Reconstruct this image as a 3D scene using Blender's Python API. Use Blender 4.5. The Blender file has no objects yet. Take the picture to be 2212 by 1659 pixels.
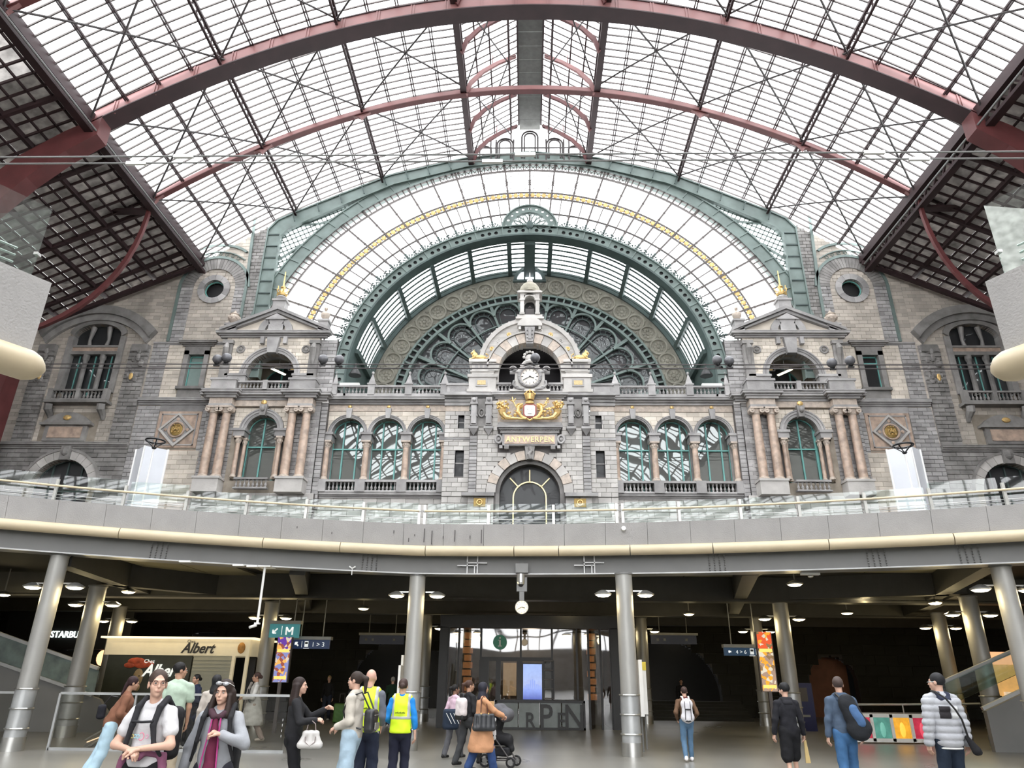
import bpy, math, random
import numpy as np
from mathutils import Vector, Matrix
S = bpy.context.scene
C = S.collection
PI = math.pi
random.seed(7)
sin, cos = math.sin, math.cos

# ---------------------------------------------------------------- camera, sky, exposure
PITCH, YAW, ROLL, FPX = .39667, .02407, .01093, 1518.0
def cam_axes():
    f = Vector((0, cos(PITCH), sin(PITCH))); u = Vector((0, -sin(PITCH), cos(PITCH))); r = Vector((1, 0, 0))
    R = Matrix.Rotation(YAW, 3, 'Z'); f, u, r = R @ f, R @ u, R @ r
    return cos(ROLL)*r + sin(ROLL)*u, -sin(ROLL)*r + cos(ROLL)*u, f
cr, cu, cf = cam_axes()
cd = bpy.data.cameras.new('camera'); cam = bpy.data.objects.new('camera', cd); C.objects.link(cam)
cd.sensor_width = 36; cd.lens = FPX/2212*36; cd.clip_start = .05; cd.clip_end = 600
M = Matrix((cr, cu, -cf)).transposed().to_4x4(); M.translation = Vector((-.14, 0, 1.6)); cam.matrix_world = M
S.camera = cam
w = bpy.data.worlds.new('World'); S.world = w; w.use_nodes = True
wn = w.node_tree.nodes; wl = w.node_tree.links
bg = wn['Background']; bg.inputs[1].default_value = 1.0
bg.inputs[0].default_value = (1.0, 1.005, 1.02, 1)     # flat overcast sky
bg.inputs[1].default_value = 2.6
S.view_settings.view_transform = 'Standard'; S.view_settings.look = 'None'
S.view_settings.gamma = 1; S.view_settings.use_curve_mapping = False
S.view_settings.exposure = 1.4
cy = S.cycles
cy.max_bounces = 10; cy.diffuse_bounces = 4; cy.glossy_bounces = 3; cy.transmission_bounces = 6
cy.transparent_max_bounces = 24; cy.caustics_reflective = False; cy.caustics_refractive = False
cy.use_denoising = True; cy.sample_clamp_indirect = 6; cy.use_adaptive_sampling = True; cy.adaptive_threshold = .03

def ray(u, v):
    d = (u-1106)/FPX*cr + (829.5-v)/FPX*cu + cf
    return d
def at(u, v, Y):
    'the place in the hall, at depth Y, that was surveyed at pixel u, v of the photograph'
    d = ray(u, v); t = Y/d.y
    return Vector((-.14+d.x*t, Y, 1.6+d.z*t))
def onz(u, v, z=0.):
    d = ray(u, v); t = (z-1.6)/d.z
    return Vector((-.14+d.x*t, d.y*t, z))

# ---------------------------------------------------------------- materials
MATS = {}
def nmat(name):
    m = bpy.data.materials.new(name); m.use_nodes = True
    MATS[name] = m
    return m, m.node_tree.nodes, m.node_tree.links, m.node_tree.nodes['Principled BSDF']
def setc(b, col, rough, metal=0.):
    b.inputs['Base Color'].default_value = (*col, 1); b.inputs['Roughness'].default_value = rough; b.inputs['Metallic'].default_value = metal
def mat(name, col, rough=.6, metal=0., var=.12, scale=3., bump=0., bscale=30., emit=None, est=1., island=0., streak=False, spec=.5):
    'plain painted / stone / cloth material: base colour with mottling, optional relief, optional tone per piece'
    m, n, l, b = nmat(name); setc(b, col, rough, metal)
    b.inputs['Specular IOR Level'].default_value = spec
    src = None
    if var > 0:
        tc = n.new('ShaderNodeTexCoord'); mp = n.new('ShaderNodeMapping'); no = n.new('ShaderNodeTexNoise')
        geo = n.new('ShaderNodeNewGeometry')
        l.new(geo.outputs['Position'], mp.inputs[0])
        mp.inputs['Scale'].default_value = (1, 1, .15) if streak else (1, 1, 1)
        l.new(mp.outputs[0], no.inputs['Vector']); no.inputs['Scale'].default_value = scale; no.inputs['Detail'].default_value = 5
        mr = n.new('ShaderNodeMapRange'); mr.inputs[1].default_value = .3; mr.inputs[2].default_value = .7
        mr.inputs[3].default_value = 1-var; mr.inputs[4].default_value = 1+var
        l.new(no.outputs[0], mr.inputs[0]); src = mr.outputs[0]
    if island > 0:
        geo2 = n.new('ShaderNodeNewGeometry'); oi = n.new('ShaderNodeObjectInfo'); ad = n.new('ShaderNodeMath'); ad.operation = 'ADD'
        l.new(geo2.outputs['Random Per Island'], ad.inputs[0]); l.new(oi.outputs['Random'], ad.inputs[1])
        fr = n.new('ShaderNodeMath'); fr.operation = 'FRACT'; l.new(ad.outputs[0], fr.inputs[0])
        m2 = n.new('ShaderNodeMapRange'); m2.inputs[3].default_value = 1-island; m2.inputs[4].default_value = 1+island
        l.new(fr.outputs[0], m2.inputs[0])
        if src:
            mu = n.new('ShaderNodeMath'); mu.operation = 'MULTIPLY'; l.new(src, mu.inputs[0]); l.new(m2.outputs[0], mu.inputs[1]); src = mu.outputs[0]
        else: src = m2.outputs[0]
    if src:
        vm = n.new('ShaderNodeVectorMath'); vm.operation = 'SCALE'; vm.inputs[0].default_value = col; l.new(src, vm.inputs['Scale'])
        l.new(vm.outputs[0], b.inputs['Base Color'])
    if bump > 0:
        nb = n.new('ShaderNodeTexNoise'); nb.inputs['Scale'].default_value = bscale; nb.inputs['Detail'].default_value = 3
        g3 = n.new('ShaderNodeNewGeometry'); l.new(g3.outputs['Position'], nb.inputs['Vector'])
        bu = n.new('ShaderNodeBump'); bu.inputs['Strength'].default_value = bump; bu.inputs['Distance'].default_value = .03
        l.new(nb.outputs[0], bu.inputs['Height']); l.new(bu.outputs[0], b.inputs['Normal'])
    if emit:
        b.inputs['Emission Color'].default_value = (*emit, 1); b.inputs['Emission Strength'].default_value = est
    return m
def thin_glass(name, tint, refl=.12, rough=.02, bump=0., bscale=1., fres=1.45, flat=None):
    'thin pane: see-through with a fresnel reflection'
    m, n, l, b = nmat(name); n.remove(b)
    out = n['Material Output']; tr = n.new('ShaderNodeBsdfTransparent'); tr.inputs[0].default_value = (*tint, 1)
    gl = n.new('ShaderNodeBsdfGlossy'); gl.inputs['Roughness'].default_value = rough
    fr = n.new('ShaderNodeFresnel'); fr.inputs[0].default_value = fres
    ma = n.new('ShaderNodeMath'); ma.operation = 'ADD'; ma.inputs[1].default_value = refl; l.new(fr.outputs[0], ma.inputs[0]); ma.use_clamp = True
    mx = n.new('ShaderNodeMixShader')
    if flat is None: l.new(ma.outputs[0], mx.inputs[0])
    else: mx.inputs[0].default_value = flat
    l.new(tr.outputs[0], mx.inputs[1]); l.new(gl.outputs[0], mx.inputs[2])
    if bump > 0:
        nb = n.new('ShaderNodeTexNoise'); nb.inputs['Scale'].default_value = bscale; nb.inputs['Detail'].default_value = 1
        g3 = n.new('ShaderNodeNewGeometry'); l.new(g3.outputs['Position'], nb.inputs['Vector'])
        bu = n.new('ShaderNodeBump'); bu.inputs['Strength'].default_value = bump; bu.inputs['Distance'].default_value = .5
        l.new(nb.outputs[0], bu.inputs['Height']); l.new(bu.outputs[0], gl.inputs['Normal']); 
    l.new(mx.outputs[0], out.inputs[0])
    return m

GREY = mat('bluestone', (.37, .36, .355), .85, var=.22, scale=1.2, bump=.25, bscale=9, island=.22, spec=.2)
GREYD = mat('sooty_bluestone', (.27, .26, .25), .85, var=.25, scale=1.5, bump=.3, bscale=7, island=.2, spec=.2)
CREAM = mat('cream_sandstone', (.66, .60, .52), .85, var=.16, scale=.9, bump=.15, bscale=9, island=.16, spec=.2)
CREAMD = mat('weathered_sandstone', (.50, .455, .40), .85, var=.25, scale=.5, bump=.15, bscale=9, island=.18, streak=True, spec=.2)
PALE = mat('pale_limestone', (.53, .51, .485), .8, var=.15, scale=1.1, bump=.2, bscale=8, island=.16, spec=.2)
MORTAR = mat('mortar', (.15, .14, .135), .95, var=.2, scale=2, spec=.1)
MORTARL = mat('light_mortar', (.33, .29, .24), .95, var=.2, scale=2, spec=.1)
PINK = mat('red_marble', (.50, .38, .30), .38, var=.3, scale=2.6, bump=.05, bscale=12)
CAPST = mat('carved_pink_stone', (.55, .47, .40), .7, var=.2, scale=4, bump=.4, bscale=14)
GOLD = mat('gilding', (.78, .54, .22), .42, .6, var=.2, scale=6, bump=.3, bscale=12)
TEAL = mat('teal_paint', (.155, .205, .19), .5, var=.18, scale=1.2, bump=.05)
TEALD = mat('dark_teal_paint', (.055, .085, .08), .55, var=.2, scale=1.5)
TEALW = mat('turquoise_window_paint', (.14, .37, .34), .45, var=.08)
RED = mat('oxide_red_steel', (.12, .032, .032), .55, var=.22, scale=.9)
REDL = mat('lit_rose_steel', (.27, .125, .12), .5, var=.15, scale=.8)
REDD = mat('dark_maroon_steel', (.042, .021, .023), .6, var=.2, scale=1.)
IRON = mat('dark_iron', (.07, .062, .062), .6, var=.2, scale=1.)
IRONM = mat('weathered_iron', (.11, .095, .09), .6, var=.2, scale=1.)
BLACK = mat('black_paint', (.012, .012, .013), .45, var=.1)
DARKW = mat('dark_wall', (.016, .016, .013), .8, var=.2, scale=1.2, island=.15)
DIRTY = mat('grimy_roof_panel', (.34, .325, .31), .75, var=.35, scale=2.2, island=.18)
def translucent(m, amt):
    n = m.node_tree.nodes; l = m.node_tree.links; b = n['Principled BSDF']; o = n['Material Output']; t = n.new('ShaderNodeBsdfTranslucent'); mx = n.new('ShaderNodeMixShader')
    mx.inputs[0].default_value = amt; l.new(b.outputs[0], mx.inputs[1]); l.new(t.outputs[0], mx.inputs[2]); l.new(mx.outputs[0], o.inputs[0])
    if b.inputs['Base Color'].is_linked: l.new(b.inputs['Base Color'].links[0].from_socket, t.inputs[0])
translucent(DIRTY, .3)
CONC = mat('grey_terrazzo', (.33, .32, .31), .75, var=.07, scale=2., bump=.25, bscale=40)
STEELG = mat('grey_painted_steel', (.17, .17, .165), .5, var=.06, scale=1.5)
COLUMN = mat('silver_column_paint', (.34, .335, .315), .4, .2, var=.06, scale=1.5)
TUBE = mat('cream_painted_tube', (.56, .47, .32), .42, var=.05, scale=2)
STAIN = mat('stainless_steel', (.6, .6, .58), .28, .9, var=.05)
STONEB = mat('band_stone', (.26, .25, .21), .9, var=.2, scale=2.2, bump=.3, bscale=6)
WHITE = mat('white_paint', (.8, .8, .78), .5, var=.03)
CEIL = mat('ceiling_panel', (.26, .235, .15), .7, var=.1, scale=.6)
ROOFG = thin_glass('roof_glass', (.96, .975, .985), .01, .2, flat=.03)
RAILG = thin_glass('railing_glass', (.80, .90, .87), .05, .02, .02, .3)
SHOPG = thin_glass('shop_glass', (.75, .77, .75), .16, .02, .04, .4)
def window_mat(name, col, bump, bscale, refl=.22):
    m, n, l, b = nmat(name); setc(b, col, .5)
    out = n['Material Output']; gl = n.new('ShaderNodeBsdfGlossy'); gl.inputs['Roughness'].default_value = .015
    gl.inputs[0].default_value = (.62, .66, .65, 1)
    fr = n.new('ShaderNodeFresnel'); ma = n.new('ShaderNodeMath'); ma.operation = 'ADD'; ma.inputs[1].default_value = refl; ma.use_clamp = True
    l.new(fr.outputs[0], ma.inputs[0]); mx = n.new('ShaderNodeMixShader')
    l.new(ma.outputs[0], mx.inputs[0]); l.new(b.outputs[0], mx.inputs[1]); l.new(gl.outputs[0], mx.inputs[2]); l.new(mx.outputs[0], out.inputs[0])
    nb = n.new('ShaderNodeTexNoise'); nb.inputs['Scale'].default_value = bscale; nb.inputs['Detail'].default_value = 1
    g3 = n.new('ShaderNodeNewGeometry'); l.new(g3.outputs['Position'], nb.inputs['Vector'])
    bu = n.new('ShaderNodeBump'); bu.inputs['Strength'].default_value = bump; bu.inputs['Distance'].default_value = .35
    l.new(nb.outputs[0], bu.inputs['Height']); l.new(bu.outputs[0], gl.inputs['Normal'])
    return m
WING = window_mat('window_glass', (.05, .055, .047), .045, .4, .14)
WINGD = window_mat('rippled_dark_glass', (.02, .022, .025), .2, .7, .035)
DOORG = window_mat('dark_door_glass', (.012, .012, .014), .1, .6, -.03)

# ---------------------------------------------------------------- mesh builder
class MB:
    def __init__(s): s.v = []; s.f = []; s.mi = []; s.cur = 0
    def add(s, vs, fs):
        o = len(s.v); s.v += [tuple(p) for p in vs]; s.f += [tuple(o+i for i in f) for f in fs]; s.mi += [s.cur]*len(fs)
    def box(s, x0, x1, y0, y1, z0, z1):
        if x0 > x1: x0, x1 = x1, x0
        if y0 > y1: y0, y1 = y1, y0
        if z0 > z1: z0, z1 = z1, z0
        s.add([(x0,y0,z0),(x1,y0,z0),(x1,y1,z0),(x0,y1,z0),(x0,y0,z1),(x1,y0,z1),(x1,y1,z1),(x0,y1,z1)],
              [(3,2,1,0),(4,5,6,7),(0,1,5,4),(1,2,6,5),(2,3,7,6),(3,0,4,7)])
        return s
    def bar(s, p, q, w, h, up=(0,0,1)):
        p, q = Vector(p), Vector(q); d = (q-p)
        if d.length < 1e-6: return s
        d.normalize(); up = Vector(up); a = d.cross(up)
        if a.length < 1e-4: a = d.cross(Vector((1, 0, 0)))
        a.normalize(); b = a.cross(d); a *= w/2; b *= h/2
        s.add([p-a-b, p+a-b, p+a+b, p-a+b, q-a-b, q+a-b, q+a+b, q-a+b],
              [(0,1,2,3),(7,6,5,4),(0,4,5,1),(1,5,6,2),(2,6,7,3),(3,7,4,0)])
        return s
    def chain(s, pts, w, h, up=(0,0,1), closed=False):
        'swept rectangular bar along a polyline'
        P = [Vector(p) for p in pts]; n = len(P); up = Vector(up); vs = []
        for i in range(n):
            if closed: t = P[(i+1) % n]-P[i-1]
            else: t = P[min(i+1, n-1)]-P[max(i-1, 0)]
            t.normalize(); a = t.cross(up)
            if a.length < 1e-4: a = t.cross(Vector((1, 0, 0)))
            a.normalize(); b = a.cross(t); a *= w/2; b *= h/2
            vs += [P[i]-a-b, P[i]+a-b, P[i]+a+b, P[i]-a+b]
        fs = []
        for i in range(n if closed else n-1):
            j = (i+1) % n
            for k in range(4):
                fs.append((i*4+k, j*4+k, j*4+(k+1) % 4, i*4+(k+1) % 4))
        if not closed: fs += [(0,1,2,3), (n*4-1, n*4-2, n*4-3, n*4-4)]
        s.add(vs, fs); return s
    def tube(s, pts, r, n=8, closed=False, rs=None, sx=1.):
        P = [Vector(p) for p in pts]; m = len(P); vs = []; a = None
        for i in range(m):
            if closed: t = P[(i+1) % m]-P[i-1]
            else: t = P[min(i+1, m-1)]-P[max(i-1, 0)]
            t.normalize()
            if a is None:
                a = t.cross(Vector((0, 0, 1)))
                if a.length < 1e-3: a = Vector((1, 0, 0))
            else: a = a - t*a.dot(t)
            a.normalize(); b = t.cross(a); rr = rs[i] if rs else r
            vs += [P[i]+(a*cos(2*PI*k/n)*sx+b*sin(2*PI*k/n))*rr for k in range(n)]
        fs = []
        for i in range(m if closed else m-1):
            j = (i+1) % m
            fs += [(i*n+k, i*n+(k+1) % n, j*n+(k+1) % n, j*n+k) for k in range(n)]
        if not closed: fs += [tuple(range(n-1, -1, -1)), tuple((m-1)*n+k for k in range(n))]
        s.add(vs, fs); return s
    def lathe(s, prof, cx, cy, cz=0., n=14, a0=0., a1=2*PI):
        full = abs(a1-a0-2*PI) < 1e-6; k = n if full else n+1; vs = []
        for r, z in prof:
            for i in range(k):
                a = a0+(a1-a0)*i/n; vs.append((cx+r*cos(a), cy+r*sin(a), cz+z))
        fs = []
        for j in range(len(prof)-1):
            for i in range(n):
                i2 = (i+1) % k; fs.append((j*k+i, j*k+i2, (j+1)*k+i2, (j+1)*k+i))
        if full:
            fs += [tuple(range(k-1, -1, -1)), tuple((len(prof)-1)*k+i for i in range(k))]
        s.add(vs, fs); return s
    def ball(s, c, rx, ry=None, rz=None, n=12, m=8):
        ry = ry or rx; rz = rz or rx
        prof = [(max(1e-4, sin(PI*j/m)), -cos(PI*j/m)) for j in range(m+1)]; vs = []
        for r, z in prof:
            for i in range(n): vs.append((c[0]+rx*r*cos(2*PI*i/n), c[1]+ry*r*sin(2*PI*i/n), c[2]+rz*z))
        fs = [(j*n+i, j*n+(i+1) % n, (j+1)*n+(i+1) % n, (j+1)*n+i) for j in range(m) for i in range(n)]
        s.add(vs, fs); return s
    def prism(s, poly, y0, y1):
        'x,z outline extruded along y'
        n = len(poly)
        vs = [(x, y0, z) for x, z in poly]+[(x, y1, z) for x, z in poly]
        s.add(vs, [tuple(range(n)), tuple(range(2*n-1, n-1, -1))]+[(i, n+i, n+(i+1) % n, (i+1) % n) for i in range(n)])
        return s
    def hprism(s, poly, z0, z1):
        n = len(poly); vs = [(x, y, z0) for x, y in poly]+[(x, y, z1) for x, y in poly]
        s.add(vs, [tuple(range(n-1, -1, -1)), tuple(range(n, 2*n))]+[(i, (i+1) % n, n+(i+1) % n, n+i) for i in range(n)])
        return s
    def band(s, A, B, y0, y1, closed=False):
        'solid strip between outlines A and B (x,z points), from depth y0 to y1'
        n = len(A); vs = [(x, y0, z) for x, z in A]+[(x, y0, z) for x, z in B]+[(x, y1, z) for x, z in A]+[(x, y1, z) for x, z in B]
        fs = []
        for i in range(n if closed else n-1):
            j = (i+1) % n
            fs += [(i, j, n+j, n+i), (2*n+j, 2*n+i, 3*n+i, 3*n+j), (i, 2*n+i, 2*n+j, j), (n+j, 3*n+j, 3*n+i, n+i)]
        if not closed: fs += [(0, n, 3*n, 2*n), (n-1, 3*n-1, 4*n-1, 2*n-1)]
        s.add(vs, fs); return s
    def poly(s, vs): s.add(vs, [tuple(range(len(vs)))]); return s
    def build(s, name, m, parent=None, smooth=False, kind=None):
        me = bpy.data.meshes.new(name); me.from_pydata(s.v, [], s.f)
        for x in (m if isinstance(m, (list, tuple)) else [m]): me.materials.append(x)
        if any(s.mi): me.polygons.foreach_set('material_index', s.mi)
        if smooth: me.polygons.foreach_set('use_smooth', [True]*len(me.polygons))
        me.update()
        return link(name, me, parent, kind)
def link(name, me, parent=None, kind=None):
    o = bpy.data.objects.new(name, me); C.objects.link(o)
    if parent: o.parent = parent
    if kind: o['kind'] = kind
    return o
def tag(o, label, cat, group=None):
    o['label'] = label; o['category'] = cat
    if group: o['group'] = group
    return o
def thing(name, label, cat, loc=(0,0,0), rz=0, group=None, kind=None):
    o = bpy.data.objects.new(name, None); C.objects.link(o); o.location = loc; o.rotation_euler = (0, 0, rz); o.empty_display_size = .1
    if kind: o['kind'] = kind
    if label: tag(o, label, cat, group)
    return o
def struct(name): return thing(name, None, None, kind='structure')
def copy_tree(o, parent=None):
    c = o.copy(); C.objects.link(c)
    if parent: c.parent = parent
    for ch in list(KIDS.get(o.name, [])): copy_tree(ch, c)
    return c
KIDS = {}
def kids(o, *ch): KIDS[o.name] = list(ch); return o
def smooth_by(o, ang=35):
    me = o.data; me.polygons.foreach_set('use_smooth', [True]*len(me.polygons))
    try: me.set_sharp_from_angle(angle=math.radians(ang))
    except Exception: pass
    return o
def text_obj(name, s, size, m, parent, loc, rot=(PI/2, 0, 0), depth=.01, align='CENTER', shear=0., offset=0., sx=1., xspace=1.):
    cu_ = bpy.data.curves.new(name, 'FONT'); cu_.body = s; cu_.size = size; cu_.extrude = depth; cu_.align_x = align; cu_.shear = shear; cu_.offset = offset
    cu_.space_character = xspace; cu_.resolution_u = 3
    o = bpy.data.objects.new(name, cu_); C.objects.link(o); bpy.context.view_layer.update()
    me = bpy.data.meshes.new_from_object(o.evaluated_get(bpy.context.evaluated_depsgraph_get()))
    bpy.data.objects.remove(o); me.name = name; me.materials.clear(); me.materials.append(m)
    o = link(name, me, parent); o.location = loc; o.rotation_euler = rot; o.scale = (sx, 1, 1)
    return o
def arcpts(cx, cz, r, a0, a1, n, rz=None):
    rz = rz or r
    return [(cx+r*cos(math.radians(a0+(a1-a0)*i/n)), cz+rz*sin(math.radians(a0+(a1-a0)*i/n))) for i in range(n+1)]
# ---------------------------------------------------------------- stone walls
def unit_block():
    b = MB(); i = .5; j = .44
    b.add([(-i,0,-i),(i,0,-i),(i,0,i),(-i,0,i),(-i,-.6,-i),(i,-.6,-i),(i,-.6,i),(-i,-.6,i),(-j-.03,-1,-j),(j+.03,-1,-j),(j+.03,-1,j),(-j-.03,-1,j)],
          [(4,5,1,0),(5,6,2,1),(6,7,3,2),(7,4,0,3),(8,9,5,4),(9,10,6,5),(10,11,7,6),(11,8,4,7),(8,11,10,9)])
    return b
UB = {}; USED = {}
def block_mesh(m):
    if m.name not in UB:
        b = unit_block(); me = bpy.data.meshes.new('stone_block'); me.from_pydata(b.v, [], b.f); me.materials.append(m); UB[m.name] = me
    return UB[m.name]
def h_rect(a, b, z0, z1): a, b = min(a, b), max(a, b); return lambda z: (a, b) if z0 < z < z1 else None
def h_circ(cx, cz, r): return lambda z: (cx-math.sqrt(r*r-(z-cz)**2), cx+math.sqrt(r*r-(z-cz)**2)) if abs(z-cz) < r else None
def h_arch(cx, zs, r, z0):
    return lambda z: (cx-r, cx+r) if z0 < z <= zs else ((cx-math.sqrt(r*r-(z-zs)**2), cx+math.sqrt(r*r-(z-zs)**2)) if zs < z < zs+r else None)
def spans(x0, x1, z, holes, clip=None):
    if clip:
        c0, c1 = clip(z); x0, x1 = max(x0, c0), min(x1, c1)
    if x1 <= x0: return []
    out = [(x0, x1)]
    for h in holes:
        q = h(z)
        if not q: continue
        nn = []
        for a, b in out:
            if q[1] <= a or q[0] >= b: nn.append((a, b)); continue
            if q[0] > a: nn.append((a, q[0]))
            if q[1] < b: nn.append((q[1], b))
        out = nn
    return [s_ for s_ in out if s_[1]-s_[0] > .03]
def masonry(parent, x0, x1, z0, z1, y, holes=(), ch=.29, bl=.62, m=GREY, proud=.05, maxn=300, thick=.45, back=MORTAR, clip=None, gap=.012, mixm=None, rs=3, core=True):
    if x0 > x1: x0, x1 = x1, x0
    maxn = min(maxn, 300-USED.get(parent.name, 0)); rnd = random.Random(rs); pieces = []
    nr = max(1, round((z1-z0)/ch)); ch = (z1-z0)/nr
    for r in range(nr):
        za, zb = z0+r*ch, z0+(r+1)*ch; zm = (za+zb)/2
        sp = spans(x0, x1, zm, holes, clip)
        for a, b in sp:
            if b-a < .06: continue
            off = (bl*.5 if r % 2 else 0)
            k0 = math.floor((a-x0-off)/bl); x = a
            k = k0+1
            while x < b-1e-6:
                xn = x0+off+k*bl+rnd.uniform(-.06, .06)*bl; k += 1
                if xn <= x+.05: continue
                if b-xn < bl*.3: xn = b
                pieces.append((x, min(xn, b), za, zb)); x = min(xn, b)
    order = sorted(range(len(pieces)), key=lambda i: -(pieces[i][1]-pieces[i][0])*(pieces[i][3]-pieces[i][2]))
    keep = set(order[:maxn]); USED[parent.name] = USED.get(parent.name, 0)+len(keep); rest = MB(); me = block_mesh(m); me2 = block_mesh(mixm) if mixm else None
    ub = unit_block()
    for i, (a, b, c, d) in enumerate(pieces):
        pr = proud*rnd.uniform(.8, 1.15); w, h = b-a-gap, d-c-gap; X, Z = (a+b)/2, (c+d)/2
        if i in keep:
            o = bpy.data.objects.new('stone_block', me2 if me2 and rnd.random() < .3 else me); C.objects.link(o); o.parent = parent
            o.location = (X, y, Z); o.scale = (w, pr, h)
        else:
            rest.add([(X+p[0]*w, y+p[1]*pr, Z+p[2]*h) for p in ub.v], ub.f)
    if rest.v: rest.build('small_stone_blocks', m, parent, kind='stuff')
    if core: wall_core(parent, x0, x1, z0, z1, y, holes, thick, back, clip)
def wall_core(parent, x0, x1, z0, z1, y, holes=(), thick=.45, m=MORTAR, clip=None, name='wall_core'):
    if x0 > x1: x0, x1 = x1, x0
    b = MB(); n = max(1, round((z1-z0)/.08)); dz = (z1-z0)/n; run = {}
    for i in range(n):
        z = z0+(i+.5)*dz; cur = {}
        for a, c in spans(x0, x1, z, holes, clip):
            k = (round(a, 3), round(c, 3)); cur[k] = run.pop(k, z0+i*dz)
        for k, zs in run.items(): b.box(k[0], k[1], y, y+thick, zs, z0+i*dz)
        run = cur
    for k, zs in run.items(): b.box(k[0], k[1], y, y+thick, zs, z1)
    if b.v: return b.build(name, m, parent)
def voussoirs(parent, cx, cz, r0, r1, y0, y1, n, m, a0=0., a1=180., name='voussoir', gap=.6, alt=None, fz=1.):
    for i in range(n):
        b = MB(); s0 = a0+(a1-a0)*i/n+gap/2; s1 = a0+(a1-a0)*(i+1)/n-gap/2
        b.band(arcpts(cx, cz, r0, s0, s1, 2), arcpts(cx, cz, r1, s0, s1, 2), y0-(.03 if alt and i % 2 else 0), y1)
        b.build(name, alt if alt and i % 2 else m, parent)
def archivolt(parent, cx, cz, r0, r1, y0, depth, m, name='archivolt', a0=0, a1=180, n=24):
    'moulded arch ring: two fillets and a deep soffit'
    b = MB(); w_ = r1-r0
    b.band(arcpts(cx, cz, r0, a0, a1, n), arcpts(cx, cz, r0+w_*.45, a0, a1, n), y0-.06, y0+depth)
    b.band(arcpts(cx, cz, r0+w_*.45, a0, a1, n), arcpts(cx, cz, r0+w_*.8, a0, a1, n), y0-.11, y0+.05)
    b.band(arcpts(cx, cz, r0+w_*.8, a0, a1, n), arcpts(cx, cz, r1, a0, a1, n), y0-.16, y0+.05)
    return b.build(name, m, parent)

# ---------------------------------------------------------------- the train shed roof
roofz = lambda x: 38.8-.0169*x*x
YF = 43.0
ceiling = struct('ceiling')
XB = [4.45, 6.11, 7.77, 9.44, 11.1, 12.65, 14.2, 15.75, 17.3, 18.87, 20.45, 22.02, 23.6]
Y0R, DY = 8.5, .53; NY = int((YF+.4-Y0R)/DY)
pm = bpy.data.meshes.new('glass_pane'); pm.from_pydata([(-.5,-.5,0),(.5,-.5,0),(.5,.5,0),(-.5,.5,0)], [], [(0,1,2,3)]); pm.materials.append(ROOFG)
rest = MB(); cnt = 0
for j in range(NY-1, -1, -1): pass
for j in range(NY):
    yc = Y0R+(j+.5)*DY
    for s in (-1, 1):
        for i in range(12):
            xa, xb = XB[i], XB[i+1]; za, zb = roofz(xa), roofz(xb); L = math.hypot(xb-xa, zb-za)
            if yc > 22.0 and cnt < 300 and i > 1:
                o = bpy.data.objects.new('glass_pane', pm); C.objects.link(o); o.parent = ceiling; cnt += 1
                o.location = (s*(xa+xb)/2, yc, (za+zb)/2); o.rotation_euler = (0, -s*math.atan2(zb-za, xb-xa), 0); o.scale = (L, DY, 1)
            else:
                rest.add([(s*xa, yc-DY/2, za), (s*xb, yc-DY/2, zb), (s*xb, yc+DY/2, zb), (s*xa, yc+DY/2, za)], [(0,1,2,3)])
rest.build('glass_panes', ROOFG, ceiling, kind='stuff')
gb = MB()
for j in range(NY+1):
    y = Y0R+j*DY
    for s in (-1, 1): gb.chain([(s*x, y, roofz(x)-.05) for x in XB], .1, .065, (0, 1, 0))
gb.build('glazing_bars', IRONM, ceiling, kind='stuff')
for s in (-1, 1):
    for i, x in enumerate(XB):
        z = roofz(x); b = MB()
        if i == 0:      # heavy dark lattice girder that carries the lantern
            b.box(s*x-.16, s*x+.16, 8, YF, z+.35, z+.6); b.box(s*x-.2, s*x+.2, 8, YF, z-.9, z-.65)
            y = 8.
            while y < YF: b.bar((s*x, y, z-.8), (s*x, y+.9, z+.5), .1, .1, (1,0,0)); b.bar((s*x, y+.9, z-.8), (s*x, y, z+.5), .1, .1, (1,0,0)); y += .9
            b.build('lantern_girder', REDD, ceiling)
        elif i in (4, 8):
            b.box(s*x-.08, s*x+.08, 8, YF, z-.25, z-.1); b.box(s*x-.07, s*x+.07, 8, YF, z-.75, z-.66)
            y = 8.
            while y < YF: b.bar((s*x, y, z-.7), (s*x, y+.45, z-.2), .05, .05, (1,0,0)); b.bar((s*x, y+.45, z-.2), (s*x, y+.9, z-.7), .05, .05, (1,0,0)); y += .9
            b.build('main_purlin', REDD, ceiling)
        elif i == 12:
            b.box(s*x-.35, s*x+.1, 8, YF, z-.55, z+.1); b.box(s*x-.1, s*x+.35, 8, YF, z-1.25, z-1.05)
            y = 8.
            while y < YF: b.bar((s*x, y, z-1.1), (s*x+s*.1, y+.5, z-.5), .1, .1, (1,0,0)); b.bar((s*x, y+.5, z-.5), (s*x, y+1, z-1.1), .1, .1, (1,0,0)); y += 1.
            b.build('edge_girder', REDD, ceiling)
            bb = MB(); bb.tube([(s*(x-.5), 8, z-1.15), (s*(x-.5), YF-1, z-1.15)], .06, 6); bb.build('handrail_pipe', STEELG, ceiling)
        else:
            b.box(s*x-.1, s*x-.04, 8, YF, z-.2, z-.08); b.box(s*x+.04, s*x+.1, 8, YF, z-.2, z-.08); b.build('purlin', REDD, ceiling)
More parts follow.
